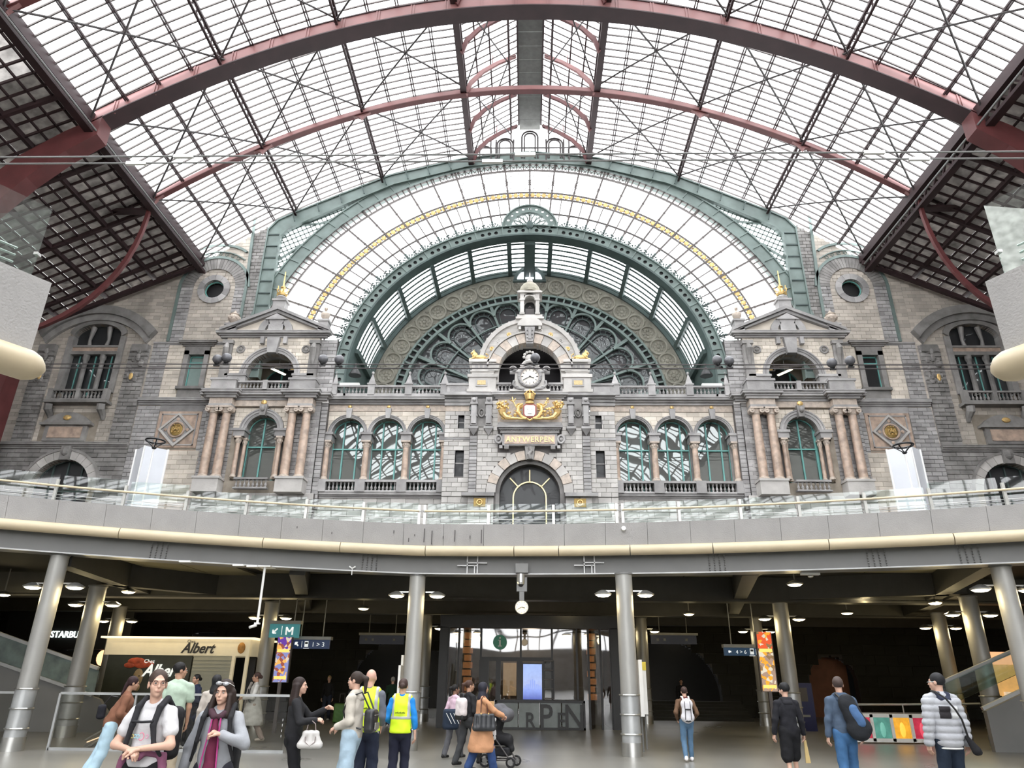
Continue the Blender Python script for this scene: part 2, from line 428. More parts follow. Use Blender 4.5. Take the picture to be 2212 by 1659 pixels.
# the shed goes on behind the camera
b = MB(); g_ = MB(); q_ = MB()
for s in (-1, 1):
    for i in range(0, 12, 4): g_.add([(s*XB[i], -75, roofz(XB[i])), (s*XB[i+4], -75, roofz(XB[i+4])), (s*XB[i+4], 8.4, roofz(XB[i+4])), (s*XB[i], 8.4, roofz(XB[i]))], [(0,1,2,3)])
    g_.add([(s*4.45, -75, 39.3), (s*.85, -75, 41.7), (s*.85, 8.4, 41.7), (s*4.45, 8.4, 39.3)], [(0,1,2,3)])
    q_.add([(s*23.6, -75, 29.4), (s*35.2, -75, 23.9), (s*35.2, 8, 23.9), (s*23.6, 8, 29.4)], [(0,1,2,3)])
    for i, x in enumerate(XB): b.box(s*x-.1, s*x+.1, -75, 8.3, roofz(x)-(.6 if i % 4 == 0 else .25), roofz(x)-.1)
    for y in range(-74, 8, 2): b.chain([(s*x, y, roofz(x)-.1) for x in XB], .12, .2, (0, 1, 0))
    for k in range(12):
        y = 1.6-6.8*k; b.chain([(s*x, y, roofz(x)-.9) for x in XB], .5 if k % 2 else .25, .9, (0, 1, 0))
b.box(-.8, .8, -75, 8.3, 41.1, 41.3)
g_.build('far_roof_glass', ROOFG, ceiling, kind='stuff'); b.build('far_roof_steel', REDD, ceiling, kind='stuff'); q_.build('far_side_roof', DIRTY, ceiling, kind='stuff')
# cross bracing rods
YR = [8.4, 15.2, 22.0, 28.8, 35.6, 42.6]
b = MB()
for s in (-1, 1):
    for q0, q1 in ((0, 4), (4, 8), (8, 12)):
        for k in range(5):
            for flip in (0, 1):
                P = []
                for t in range(7):
                    f = t/6; x = XB[q0]+(XB[q1]-XB[q0])*f; y = YR[k]+(YR[k+1]-YR[k])*((1-f) if flip else f)
                    P.append((s*x, y, roofz(x)-.42))
                b.tube(P, .06, 5)
b.build('bracing_rods', IRON, ceiling)
# arch ribs: webs lighter, undersides darker, light and shade put into the colours
def rib(y, main, label):
    c, k = (37.35, .0153) if main else (37.85, .0157)
    t = thing('arch_rib', label, 'roof beam', (0, y, 0), 0, 'arch ribs across the roof' if not main else None)
    zb = lambda x: c-k*x*x
    X = [-23.6+47.2*i/48 for i in range(49)]
    if main:
        b = MB(); b.band([(x, zb(x)) for x in X], [(x, zb(x)+1.05) for x in X], .15, .35); b.build('web', REDL, t)
        b = MB(); b.band([(x, zb(x)-.08) for x in X], [(x, zb(x)) for x in X], 0, 1.0); b.band([(x, zb(x)+.9) for x in X], [(x, zb(x)+.98) for x in X], .1, .8); b.build('flange', REDD, t)
        for i in range(1, 48, 2):
            x = X[i]; b = MB(); b.box(x-.04, x+.02, .11, .16, zb(x), zb(x)+.9); b.box(x+.12, x+.18, .11, .16, zb(x), zb(x)+.9); b.build('stiffener', REDL, t)
    else:
        b = MB(); b.band([(x, zb(x)) for x in X], [(x, zb(x)+.42) for x in X], .1, .3); b.build('web', REDL, t)
        b = MB(); b.band([(x, zb(x)-.06) for x in X], [(x, zb(x)) for x in X], 0, .4); b.build('flange', RED, t)
        for x0 in (-23.6, -17.3, -11.1, 11.1, 17.3, 23.6):   # curved gussets at the purlins
            for d in (-1, 1):
                if abs(x0+d*.9) > 23.7: continue
                b = MB(); P = [(x0+d*1.0*(1-math.sin(a*PI/2)), zb(x0+d*1.0*(1-math.sin(a*PI/2)))-.55*(1-cos(a*PI/2))) for a in [i/6 for i in range(7)]]
                b.band(P, [(x, zb(x)+.05) for x, z in P], .1, .3); b.build('gusset', REDL, t)
    return t
rib(28.8, True, 'massive rose red arched steel rib spanning the whole glass roof, nearest the camera')
rib(35.6, False, 'slim rose red arched steel rib crossing the roof just before the facade')
rib(22.0, False, 'slim rose red arched rib whose ends show in the upper corners')
# haunches of the main rib below the edge girders, and side legs
for s in (-1, 1):
    side = 'left' if s < 0 else 'right'
    t = thing('rib_haunch', 'dark oxide red curved haunch of the great rib under the %s side roof' % side, 'roof beam', (s*23.6, 28.8, 0))
    A = [(s*x_, z_) for x_, z_ in ((-.6, 29.3), (1.2, 28.2), (3.2, 26.6), (5.2, 24.2), (6.8, 21.2), (8.0, 17.6), (8.8, 13.0), (9.0, 5.0))]
    B = [(s*x_, z_) for x_, z_ in ((-.6, 28.0), (.8, 26.9), (2.4, 25.2), (4.0, 23.0), (5.5, 20.2), (6.6, 17.0), (7.3, 12.6), (7.5, 5.0))]
    b = MB(); b.band(A, B, 0, .9); b.build('web', RED, t)
    t = thing('quarter_rib', 'thin maroon quarter circle rib curving down the %s side roof near the facade' % side, 'roof beam', (s*23.6, 35.6, 0))
    A = [(s*(.2+8.6*(1-cos(a))**1.15), 28.9-9.5*sin(a)) for a in [i*PI/2/14 for i in range(15)]]
    b = MB(); b.band(A, [(x-s*.2, z-.2) for x, z in A], 0, .22); b.build('web', RED, t)
    t = thing('tie_beam', 'dark horizontal lattice tie beam under the %s side roof' % side, 'roof beam', (s*23.6, 35.6, 0))
    b = MB(); b.box(0, s*8.5, 0, .5, 28.9, 29.1); b.box(0, s*8.5, 0, .5, 28.2, 28.35)
    for i in range(9): b.bar((s*i*.94, .2, 28.3), (s*(i+1)*.94, .2, 28.95), .1, .1, (0,1,0)); b.bar((s*(i+1)*.94, .2, 28.3), (s*i*.94, .2, 28.95), .1, .1, (0,1,0))
    b.build('lattice', REDD, t)
    t = thing('roof_leg', 'oxide red steel leg of the roof beside the %s end of the facade' % side, 'roof post', (s*34.4, 40.4, 0))
    b = MB(); b.prism([(-s*.2, 5.2), (-s*1.0, 5.2), (-s*1.1, 24.2), (-s*.2, 24.2)] if s > 0 else [(.2, 5.2), (1.0, 5.2), (1.1, 24.2), (.2, 24.2)], 0, 1.2); b.build('web', RED, t)
    # sloping side roof of grimy panels between maroon bars
    sr = struct('ceiling_'+side)
    x0, z0, x1, z1 = 23.7, 29.35, 34.6, 23.95; sl = Vector((x1-x0, 0, z1-z0)); L = sl.length; nx, ny = 14, 44
    pmz = bpy.data.meshes.new('roof_panel'); q = MB(); q.box(-.5, .5, -.5, .5, 0, .03); pmz.from_pydata(q.v, [], q.f); pmz.materials.append(DIRTY)
    rest = MB(); cnt = 0; ang = math.atan2(z0-z1, x1-x0)
    for j in range(ny-1, -1, -1):
        y = 8+(j+.5)*35/ny
        for i in range(nx):
            f = (i+.5)/nx; P = (s*(x0+(x1-x0)*f), y, z0+(z1-z0)*f)
            if cnt < 300 and y > 22:
                o = bpy.data.objects.new('roof_panel', pmz); C.objects.link(o); o.parent = sr; cnt += 1
                o.location = P; o.rotation_euler = (0, s*ang, 0); o.scale = (L/nx-.03, 35/ny-.03, 1)
            else:
                dx, dz = (x1-x0)/nx/2-.01, (z1-z0)/nx/2
                rest.add([(P[0]-s*dx, y-.38, P[2]-dz), (P[0]+s*dx, y-.38, P[2]+dz), (P[0]+s*dx, y+.38, P[2]+dz), (P[0]-s*dx, y+.38, P[2]-dz)], [(0,1,2,3)])
    rest.build('roof_panels', DIRTY, sr, kind='stuff')
    b = MB()
    for i in range(nx+1):
        f = i/nx; big = i % 4 == 0; b.bar((s*(x0+(x1-x0)*f), 8, z0+(z1-z0)*f-.08), (s*(x0+(x1-x0)*f), 43, z0+(z1-z0)*f-.08), .22 if big else .08, .3 if big else .12)
    for j in range(ny+1):
        y = 8+j*35/ny; big = j % 6 == 0; b.bar((s*x0, y, z0-.1), (s*x1, y, z1-.1), .2 if big else .08, .34 if big else .14)
    b.build('glazing_bars', REDD, sr)
    b = MB(); b.band([(s*23.2, 28.5), (s*34.6, 23.1)], [(s*23.2, 28.75), (s*34.6, 23.35)], 42.3, 42.55); b.build('edge_beam', REDD, sr)
# the raised lantern along the ridge
lan = struct('ceiling_ridge')
for s in (-1, 1):
    rest = MB()
    for j in range(NY):
        y = Y0R+j*DY; rest.add([(s*4.45, y, 39.3), (s*.85, y, 41.7), (s*.85, y+DY, 41.7), (s*4.45, y+DY, 39.3)], [(0,1,2,3)])
    rest.build('lantern_glass', ROOFG, lan, kind='stuff')
    b = MB()
    for j in range(0, NY+1): b.bar((s*4.45, Y0R+j*DY, 39.25), (s*.85, Y0R+j*DY, 41.65), .05, .08, (0,1,0))
    b.build('glazing_bars', IRONM, lan, kind='stuff')
    for x, z in ((2.7, 40.42), (3.6, 39.8)):
        MB().box(s*x-.05, s*x+.05, 8, YF, z-.14, z).build('purlin', REDD, lan)
    b = MB(); b.box(s*1.45-.07, s*1.45+.07, 8, YF, 40.8, 41.05); b.box(s*1.45-.05, s*1.45+.05, 8, YF, 40.1, 40.2)
    y = 9.
    while y < YF:
        b.bar((s*1.45, y, 40.1), (s*1.45, y, 41.), .06, .06, (1,0,0)); b.tube([(s*1.15+.22*cos(a), y+.5, 40.85+.22*sin(a)) for a in [k*PI/4 for k in range(8)]], .025, 4, closed=True); y += 1.13
    b.build('walkway_rail', REDD, lan)
    b = MB(); b.box(s*.86-.06, s*.86+.06, 8, YF-.6, 41.05, 41.5); b.build('walkway_beam', REDD, lan)
b = MB(); j = 8.
while j < YF-1: b.box(-.8, .8, j, j+1.08, 41.15, 41.25); j += 1.13
b.build('walkway_plates', mat('walkway_plate', (.12, .125, .115), .6, var=.15), lan)
for y, m in ((22., RED), (25.4, RED), (28.8, RED), (32.2, RED), (35.6, REDL), (39, RED), (42.2, RED)):
    b = MB()
    for s in (-1, 1):
        A = [(s*x, z) for x, z in ((4.4, 37.6), (4.1, 38.6), (3.3, 39.6), (2.2, 40.4), (1.0, 41.0))]
        b.band(A, [(x*.95, z-.25) for x, z in A], 0, .16)
        b.bar((s*2.55, .1, 40.2), (s*2.55, .1, 41.), .08, .08)
    o = b.build('lantern_rib', m, lan); o.location.y = y
b = MB()
for s in (-1, 1):
    for k in range(5):
        for fl_ in (0, 1):
            b.tube([(s*4.3, YR[k]+(6.8 if fl_ else 0), 38.2), (s*1.5, YR[k]+(0 if fl_ else 6.8), 40.2)], .05, 5)
b.build('bracing_rods', IRON, lan)
# iron end window of the lantern
b = MB()
def hoop(b, cx, z0, zs, r, y, t=.075):
    P = [(cx-r, y, z0)]+[(x, y, z) for x, z in arcpts(cx, zs, r, 180, 0, 12)]+[(cx+r, y, z0)]
    b.tube(P, t, 5)
for cx, zs, r in ((0, 40.2, .62), (0, 40.2, .42), (-1.9, 39.5, .62), (-1.9, 39.5, .45), (1.9, 39.5, .62), (1.9, 39.5, .45), (-3.4, 38.9, .45), (3.4, 38.9, .45)): hoop(b, cx, 38.2, zs, r, YF-.2)
for z in (38.6, 39.2): b.bar((-4.2, YF-.2, z), (4.2, YF-.2, z), .09, .09)
for x in (-3, 3, -1.25, 1.25, -2.6, 2.6): b.bar((x, YF-.2, 38.), (x, YF-.2, 40), .12, .12)
b.build('end_window_tracery', IRON, lan)
# ---------------------------------------------------------------- iron and glass screen of the facade (y = 43)
EZ = 20.06
def ell(a, b, t0, t1, n, cz=EZ): return [(a*sin(math.radians(t0+(t1-t0)*i/n)), cz+b*cos(math.radians(t0+(t1-t0)*i/n))) for i in range(n+1)]
def ept(a, b, t, cz=EZ): return (a*sin(math.radians(t)), cz+b*cos(math.radians(t)))
scr = thing('arched_window_screen', 'vast semicircular iron and clear glass screen with fine glazing bars above the clock arch', 'window', (0, 0, 0))
T0 = 88
def flat(b, A, B, y, n=None):
    for i in range(len(A)-1): b.add([(A[i][0], y, A[i][1]), (A[i+1][0], y, A[i+1][1]), (B[i+1][0], y, B[i+1][1]), (B[i][0], y, B[i][1])], [(0,1,2,3)])
OUT = [-5.8*k for k in range(16)][::-1]+[5.8*k for k in range(1, 16)]
for i in range(len(OUT)-1):      # outer ring of large panes
    b = MB(); flat(b, ell(15.9, 14.75, OUT[i], OUT[i+1], 3), ell(18.3, 17.05, OUT[i], OUT[i+1], 3), YF+.1); b.build('glass_pane', ROOFG, scr)
    b = MB()
    for k in range(2):
        t0 = OUT[i]+2.9*k
        flat(b, ell(12.9, 11.8, t0, t0+2.9, 2), ell(14.4, 13.2, t0, t0+2.9, 2), YF+.1)
    b.build('glass_pane', ROOFG, scr)
    b = MB(); flat(b, ell(14.4, 13.2, OUT[i], OUT[i+1], 3), ell(15.9, 14.75, OUT[i], OUT[i+1], 3), YF+.1); b.build('glass_pane', ROOFG, scr)
for t in OUT:
    b = MB(); p, q = ept(12.9, 11.8, t), ept(19, 17.7, t); b.bar((p[0], YF, p[1]), (q[0], YF, q[1]), .12, .14, (0,1,0))
    for f in (.12, .22, .6, .72):
        b.ball((p[0]+(q[0]-p[0])*f, YF, p[1]+(q[1]-p[1])*f), .11, .1, .11, 6, 4)
    b.build('radial_bar', IRONM, scr)
    t2 = t+2.9
    if t2 < 88:
        b = MB(); p, q = ept(12.9, 11.8, t2), ept(15.8, 14.7, t2); b.bar((p[0], YF, p[1]), (q[0], YF, q[1]), .07, .09, (0,1,0)); b.build('thin_radial_bar', IRONM, scr)
for a, bb, w_ in ((14.4, 13.2, .07), (15.72, 14.57, .07), (16.22, 15.07, .07), (18.35, 17.1, .1), (18.95, 17.7, .1)):
    b = MB(); A = ell(a, bb, -T0, T0, 80); B = ell(a+w_, bb+w_, -T0, T0, 80); b.band(A, B, YF-.06, YF+.08); b.build('ring_bar', IRONM, scr)
g = MB(); g2 = MB()
n = 116
for i in range(n+1):
    t = -T0+2*T0*i/n
    p, q = ept(15.72, 14.57, t), ept(16.28, 15.12, t); g2.bar((p[0], YF, p[1]), (q[0], YF, q[1]), .05, .07, (0,1,0))
    if i < n:
        c_ = ept(16.0, 14.85, t+T0/n); g.ball((c_[0], YF, c_[1]), .2, .05, .2, 6, 4)
        u = ept(18.68, 17.42, t+T0/n)
    p, q = ept(18.38, 17.12, t), ept(18.98, 17.72, t); g2.bar((p[0], YF, p[1]), (q[0], YF, q[1]), .09, .07, (0,1,0))
    if abs(t) < 22 and i < n:
        p, q = ept(18.38, 17.12, t), ept(18.98, 17.72, t+2*T0/n); g2.bar((p[0], YF, p[1]), (q[0], YF, q[1]), .04, .05, (0,1,0))
        p, q = ept(18.98, 17.72, t), ept(18.38, 17.12, t+2*T0/n); g2.bar((p[0], YF, p[1]), (q[0], YF, q[1]), .04, .05, (0,1,0))
g2.build('small_square_bars', IRONM, scr, kind='stuff')
g.build('gold_rosette_band', mat('gold_glass', (.78, .55, .22), .5, .2, var=.2), scr)
b = MB()       # rosette roundels near the crown
for t, full in ((-2.9, 1), (2.9, 1), (-8.7, 0), (8.7, 0), (14.5, 0), (-14.5, 0)):
    c_ = ept(17.2, 16.05, t); R_ = .82
    b.tube([(c_[0]+R_*cos(a), YF, c_[1]+R_*sin(a)) for a in [k*PI/10 for k in range(20)]], .025, 4, closed=True)
    if full:
        for k in range(8):
            a = k*PI/4; m_ = (c_[0]+.38*cos(a), c_[1]+.38*sin(a))
            b.tube([(m_[0]+.18*cos(a)*cos(q)-.11*sin(a)*sin(q), YF, m_[1]+.18*sin(a)*cos(q)+.11*cos(a)*sin(q)) for q in [j*PI/4 for j in range(8)]], .02, 4, closed=True)
            b.bar((c_[0]+.56*cos(a), YF, c_[1]+.56*sin(a)), (c_[0]+.8*cos(a), YF, c_[1]+.8*sin(a)), .03, .03, (0,1,0))
b.build('rosette_tracery', IRONM, scr)

oa = thing('outer_arch_girder', 'broad teal painted arch girder framing the great glass fan', 'arch beam', (0, YF, 0))
b = MB(); b.band(ell(19.1, 17.8, -92, 92, 90), ell(19.95, 18.5, -92, 92, 90), -.1, -.02); b.build('web', TEAL, oa)
b = MB(); b.band(ell(19.0, 17.7, -92, 92, 90), ell(19.12, 17.82, -92, 92, 90), -.18, .4); b.band(ell(19.93, 18.48, -92, 92, 90), ell(20.05, 18.58, -92, 92, 90), -.18, .1); b.build('flange', TEAL, oa)
for i in range(47):
    t = -92+184*i/46; p, q = ept(19.1, 17.8, t), ept(19.95, 18.5, t); b = MB(); b.bar((p[0], -.13, p[1]), (q[0], -.13, q[1]), .07, .08, (0,1,0)); b.build('stiffener', TEAL, oa)

po = thing('portal_frame', 'teal steel portal frame of posts and sloping beams around the outer arch', 'roof beam', (0, YF, 0))
for s in (-1, 1):
    A = [(s*19.15, 20.0), (s*19.1, 31.75), (s*18.5, 32.55), (s*17.3, 33.25), (s*14.0, 34.9), (s*10.5, 36.6), (s*5, 38.15), (0, 38.75)]
    B = [(s*18.2, 20.0), (s*18.25, 31.3), (s*17.8, 31.9), (s*16.9, 32.4), (s*13.7, 34.1), (s*10.3, 35.85), (s*4.9, 37.45), (0, 38.0)]
    b = MB(); b.band(A, B, -.2, -.12); b.build('web', TEAL, po)
    b = MB(); b.band(A, [(x+s*.1, z+.08) for x, z in A], -.3, .2); b.band(B, [(x-s*.1, z-.08) for x, z in B], -.3, .2); b.build('flange', TEAL, po)
    for i in range(12):
        z = 20.5+i*.98; b = MB(); b.box(s*18.25, s*19.1, -.27, -.2, z, z+.1); b.build('stiffener', TEALD, po)
    for x in (17.5, 15.8, 14.2, 12.6, 11, 9.4, 7.8, 6.2):
        zt = np.interp(x, [0, 5, 10.5, 14, 17.3, 18.5], [38.75, 38.15, 36.6, 34.9, 33.25, 32.55]); b = MB(); b.bar((s*x, -.4, zt), (s*(x-.25), -.4, zt-.75), .08, .08, (0,1,0)); b.build('stiffener', TEALD, po)
    # leaded spandrel glazing between frame and outer arch
    b = MB(); gl_ = MB()
    def arc_z(x): return EZ+18.5*math.sqrt(max(0, 1-(x/19.95)**2))
    top = lambda x: float(np.interp(x, [0, 5, 10.5, 14, 17.3, 18.4], [37.4, 37.35, 35.9, 34.1, 32.5, 31.3]))
    rot = .5
    for k in range(-2, 60):
        for d in (0, 1):
            P = []
            for q in range(60):
                if d == 0: x, z = 8+k*.42*cos(rot)+q*.25*sin(rot), 24+k*.42*sin(rot)*0+q*.25*cos(rot)
                else: z, x = 22+k*.42, 8+q*.25; z -= (x-8)*.5
                if 8 < x < 18.3 and arc_z(x)+.05 < z < top(x): P.append((s*x, .1, z))
                elif P:
                    if len(P) > 1: b.bar(P[0], P[-1], .075, .06, (0,1,0))
                    P = []
            if len(P) > 1: b.bar(P[0], P[-1], .075, .06, (0,1,0))
    b.bar((s*18.3, .05, 29.2), (s*16.6, .05, 30.6), .12, .16, (0,1,0)); b.bar((s*18.3, .05, 26.5), (s*17.6, .05, 27.4), .12, .16, (0,1,0)); b.bar((s*16.8, .05, 32.3), (s*14.6, .05, 32.6), .12, .16, (0,1,0))
    b.build('spandrel_bars', TEAL, po, kind='stuff')
    xs = [8+i*.5 for i in range(21)]+[18.3]
    for i in range(len(xs)-1): gl_.add([(s*xs[i], .15, arc_z(xs[i])), (s*xs[i+1], .15, arc_z(xs[i+1])), (s*xs[i+1], .15, max(top(xs[i+1]), arc_z(xs[i+1]))), (s*xs[i], .15, max(top(xs[i]), arc_z(xs[i])))], [(0,1,2,3)])
    gl_.build('spandrel_glass', mat('spandrel_glass_%d' % s, (.5, .52, .6), .2, 0, var=.3, scale=1.5) if False else ROOFG, po)

ia = thing('inner_arch_girder', 'pale teal arch girder pierced by groups of three round holes', 'arch beam', (0, YF, 0))
HOLES = []
def ringplate(b, a0, b0, a1, b1, t0, t1, n, y0, y1): b.band(ell(a0, b0, t0, t1, n), ell(a1, b1, t0, t1, n), y0, y1)
b = MB()
AI = (12.32, 11.15, 13.02, 11.88)
nseg = 22; dT = 196/nseg
HOLE = MB()
for i in range(nseg):
    t0 = -98+i*dT; t1 = t0+dT
    # plate segment with three pierced holes: octagonal rings of quads
    cs = [t0+dT*f for f in (.25, .5, .75)]
    edges = [t0+.12, t0+dT*.375, t0+dT*.625, t1-.12]
    sg = MB()
    for k in range(3):
        e0, e1 = edges[k], edges[k+1]; c_ = ept((AI[0]+AI[2])/2, (AI[1]+AI[3])/2, cs[k]); r_ = .145
        tm = (e0+e1)/2
        O = [ept(AI[0], AI[1], e0), ept(AI[0], AI[1], tm), ept(AI[0], AI[1], e1), ept((AI[0]+AI[2])/2, (AI[1]+AI[3])/2, e1), ept(AI[2], AI[3], e1), ept(AI[2], AI[3], tm), ept(AI[2], AI[3], e0), ept((AI[0]+AI[2])/2, (AI[1]+AI[3])/2, e0)]
        I = []
        for o_ in O:
            dx, dz = o_[0]-c_[0], o_[1]-c_[1]; L = math.hypot(dx, dz); I.append((c_[0]+dx/L*r_, c_[1]+dz/L*r_))
        sg.band(O, I, -.3, -.22, closed=True)
    sg.build('pierced_plate', TEAL, ia)
    p, q = ept(AI[0], AI[1], t0), ept(AI[2], AI[3], t0); b.bar((p[0], -.33, p[1]), (q[0], -.33, q[1]), .08, .1, (0,1,0))
b.build('stiffener', TEAL, ia)
b = MB(); ringplate(b, 12.2, 11.03, 12.33, 11.16, -98, 98, 90, -.45, .5); b.build('soffit', TEALD, ia)
b = MB(); ringplate(b, 13.0, 11.86, 13.1, 11.96, -98, 98, 90, -.45, .2); b.build('flange', TEAL, ia)
b = MB(); ringplate(b, 12.3, 11.1, 13.0, 11.9, -98, 98, 60, -.17, -.1); b.build('back_plate', BLACK, ia)
# scrolled iron cresting on the inner arch
cr_m = MB()
def scroll(b, cx, cz, r, a0, turns, y, sgn=1, t=.03):
    P = [(cx+sgn*r*(1-k/14*.75)*cos(a0+k/14*turns), y, cz+r*(1-k/14*.75)*sin(a0+k/14*turns)) for k in range(15)]; b.tube(P, t, 4)
for k in range(-15, 16):
    t = k*5.8
    if abs(t) < 9: continue
    e = MB()
    for j in range(-3, 4):
        a = j*.38; e.tube([(0, 0, 0), (sin(a)*.3, 0, cos(a)*.35), (sin(a)*.5, 0, cos(a)*.52)], .035, 4); e.ball((sin(a)*.53, 0, cos(a)*.56), .07, .04, .07, 6, 4)
    for sg_ in (-1, 1):
        scroll(e, sg_*.32, .16, .24, 0, 4.5, 0, sg_); scroll(e, sg_*.66, .22, .17, PI, -4.5, 0, sg_)
        e.ball((sg_*.75, 0, .5), .08, .04, .08, 6, 4)
    for j in range(3): e.ball((0, 0, .3+j*.2), .1, .04, .09, 6, 4)
    me_o = e.build('cresting_ornament', TEALD, ia); p = ept(13.05, 11.92, t); q = ept(13.2, 12.07, t)
    me_o.location = (p[0], -.1, p[1]); me_o.rotation_euler = (0, math.atan2(q[0]-p[0], q[1]-p[1]), 0)

wh = thing('fan_rosette', 'half round teal rosette with petal openings standing on the crown of the pierced arch', 'rosette', (0, YF-.3, 31.75))
b = MB(); R_ = 2.05
b.band(arcpts(0, 0, 1.95, 0, 180, 24), arcpts(0, 0, 2.05, 0, 180, 24), -.1, .25); b.band(arcpts(0, 0, 1.36, 0, 180, 24), arcpts(0, 0, 1.5, 0, 180, 24), -.08, .2); b.build('rim', TEAL, wh)
b = MB()
for i in range(11):      # holed ring
    a0, a1 = 180*i/11, 180*(i+1)/11; am = (a0+a1)/2; cx, cz = 1.73*cos(math.radians(am)), 1.73*sin(math.radians(am))
    P = lambda r, a: (r*cos(math.radians(a)), r*sin(math.radians(a)))
    O = [P(1.48, a0), P(1.48, am), P(1.48, a1), P(1.73, a1), P(1.97, a1), P(1.97, am), P(1.97, a0), P(1.73, a0)]
    I = [(cx+(x-cx)/math.hypot(x-cx, z-cz)*.1, cz+(z-cz)/math.hypot(x-cx, z-cz)*.1) for x, z in O]
    b.band(O, I, 0, .08, closed=True)
b.build('pierced_ring', TEAL, wh)
for i in range(9):
    a = math.radians(10+20*i); e = MB(); m_ = (.92*cos(a), .92*sin(a)); rr = .17
    e.band([(m_[0]+(.42)*cos(a)*cos(q)-rr*sin(a)*sin(q), m_[1]+.42*sin(a)*cos(q)+rr*cos(a)*sin(q)) for q in [j*PI/8 for j in range(16)]],
           [(m_[0]+(.34)*cos(a)*cos(q)-rr*.62*sin(a)*sin(q), m_[1]+.34*sin(a)*cos(q)+rr*.62*cos(a)*sin(q)) for q in [j*PI/8 for j in range(16)]], 0, .1, closed=True)
    e.build('petal', TEAL, wh)
b = MB(); b.ball((0, -.05, .25), .3, .15, .35, 12, 8); b.build('palmette', TEALD, wh)

# ---------------------------------------------------------------- glazed barrel vault behind the screen and its end wall
va = struct('ceiling_vault')
TS = [-79, -65.5, -50.5, -36, -21.5, -7.3, 7.3, 21.5, 36, 50.5, 65.5, 79]
for i in range(11):
    n_ = 6; A = ell(12.2, 11.2, TS[i], TS[i+1], n_)
    if i == 5:
        b = MB(); b.band(ell(12.2, 11.2, -1.9, 1.9, 3), ell(12.2, 10.7, -1.9, 1.9, 3), 43.3, 48); b.build('ridge_beam', TEALD, va)
    b = MB()
    for j in range(n_): b.add([(A[j][0], 43.3, A[j][1]), (A[j+1][0], 43.3, A[j+1][1]), (A[j+1][0], 48, A[j+1][1]), (A[j][0], 48, A[j][1])], [(0,1,2,3)])
    b.build('skylight_glass', ROOFG, va)
    for k in range(7):
        y = 43.9+k*.63; b = MB(); b.chain([(x, y, z-.04) for x, z in ell(12.2, 11.2, TS[i], TS[i+1], 8)], .09, .1, (0,1,0)); b.build('glazing_bar', TEALD, va)
for t in TS:
    p = ept(12.1, 11.1, t); b = MB(); b.bar((p[0], 43.3, p[1]), (p[0], 48.1, p[1]), .32, .32, (-p[0], 0, EZ-p[1])); b.build('vault_rib', TEALD, va)
for s in (-1, 1):
    b = MB(); A = ell(12.25, 11.3, s*79, s*120, 6)
    for j in range(6): b.add([(A[j][0], 43.3, A[j][1]), (A[j+1][0], 43.3, A[j+1][1]), (A[j+1][0], 48, A[j+1][1]), (A[j][0], 48, A[j][1])], [(0,1,2,3)])
    b.build('vault_foot', TEALD, va)
ew = struct('wall_rear')
YB = 48.0
b = MB(); b.band(ell(12.4, 11.4, -110, 110, 80), ell(11.9, 10.95, -110, 110, 80), YB-.15, YB+.4); b.build('dark_cornice', TEALD, ew)
b = MB(); b.band(ell(11.9, 10.95, -112, 112, 80), ell(10.2, 9.2, -112, 112, 80), YB, YB+.4); b.build('stone_band', STONEB, ew)
for k in range(-13, 14):
    if k == 0: continue
    t = math.degrees((abs(k)-.5)*.1275)*(1 if k > 0 else -1)
    c_ = ept(11.0, 10.02, t); b = MB(); b.tube([(c_[0]+.62*cos(a), YB-.05, c_[1]+.62*sin(a)) for a in [j*PI/10 for j in range(20)]], .085, 6, closed=True)
    b.ball((c_[0], YB, c_[1]), .14, .1, .14, 8, 5)
    for j in range(8): a = j*PI/4; b.ball((c_[0]+.3*cos(a), YB, c_[1]+.3*sin(a)), .13, .06, .13, 6, 4)
    b.build('medallion', STONEB, ew)
b = MB()
for t in range(-105, 106, 3):
    a_, z_ = ept(11.55, 10.6, t+1.5); b.ball((a_, YB, z_), .16, .07, .12, 6, 4); a_, z_ = ept(10.4, 9.4, t); b.ball((a_, YB, z_), .1, .06, .1, 6, 4)
b.build('carved_relief', STONEB, ew, kind='stuff')
fw = thing('fan_window', 'great dark fan window with teal radiating bars and round arched heads behind the clock', 'window', (0, YB, 0))
b = MB(); b.band(ell(10.2, 9.2, -112, 112, 80), ell(10.05, 9.05, -112, 112, 80), -.2, .3); b.band(ell(9.6, 8.65, -112, 112, 80), ell(9.4, 8.45, -112, 112, 80), -.3, .3); b.build('ring_frame', TEAL, fw)
for i in range(64):
    t = -110+220*i/63; p, q = ept(9.55, 8.6, t), ept(10.1, 9.1, t); b = MB(); b.bar((p[0], -.1, p[1]), (q[0], -.1, q[1]), .13, .2, (0,1,0)); b.build('ring_bar', TEAL, fw)
b = MB(); b.band(ell(10.1, 9.1, -112, 112, 80), ell(9.5, 8.6, -112, 112, 80), .1, .14); b.build('ring_backing', BLACK, fw)
gpan = []
E2 = ell(9.5, 8.6, -112, 112, 60)
for a in range(-10, 190, 15):    # one glass sector between every two spokes
    b = MB(); P = [(0, 0, EZ)]
    a0, a1 = a-4.7+10, a+10.3+10
    for q in range(7):
        an = math.radians(a0+(a1-a0)*q/6); r_ = 1/math.sqrt((cos(an)/9.5)**2+(sin(an)/8.6)**2); P.append((r_*cos(an), 0, EZ+r_*sin(an)))
    b.add([(x, .2, z) for x, y, z in P], [tuple(range(len(P)))]); b.build('glass_sector', WINGD, fw)
RN = 7.75
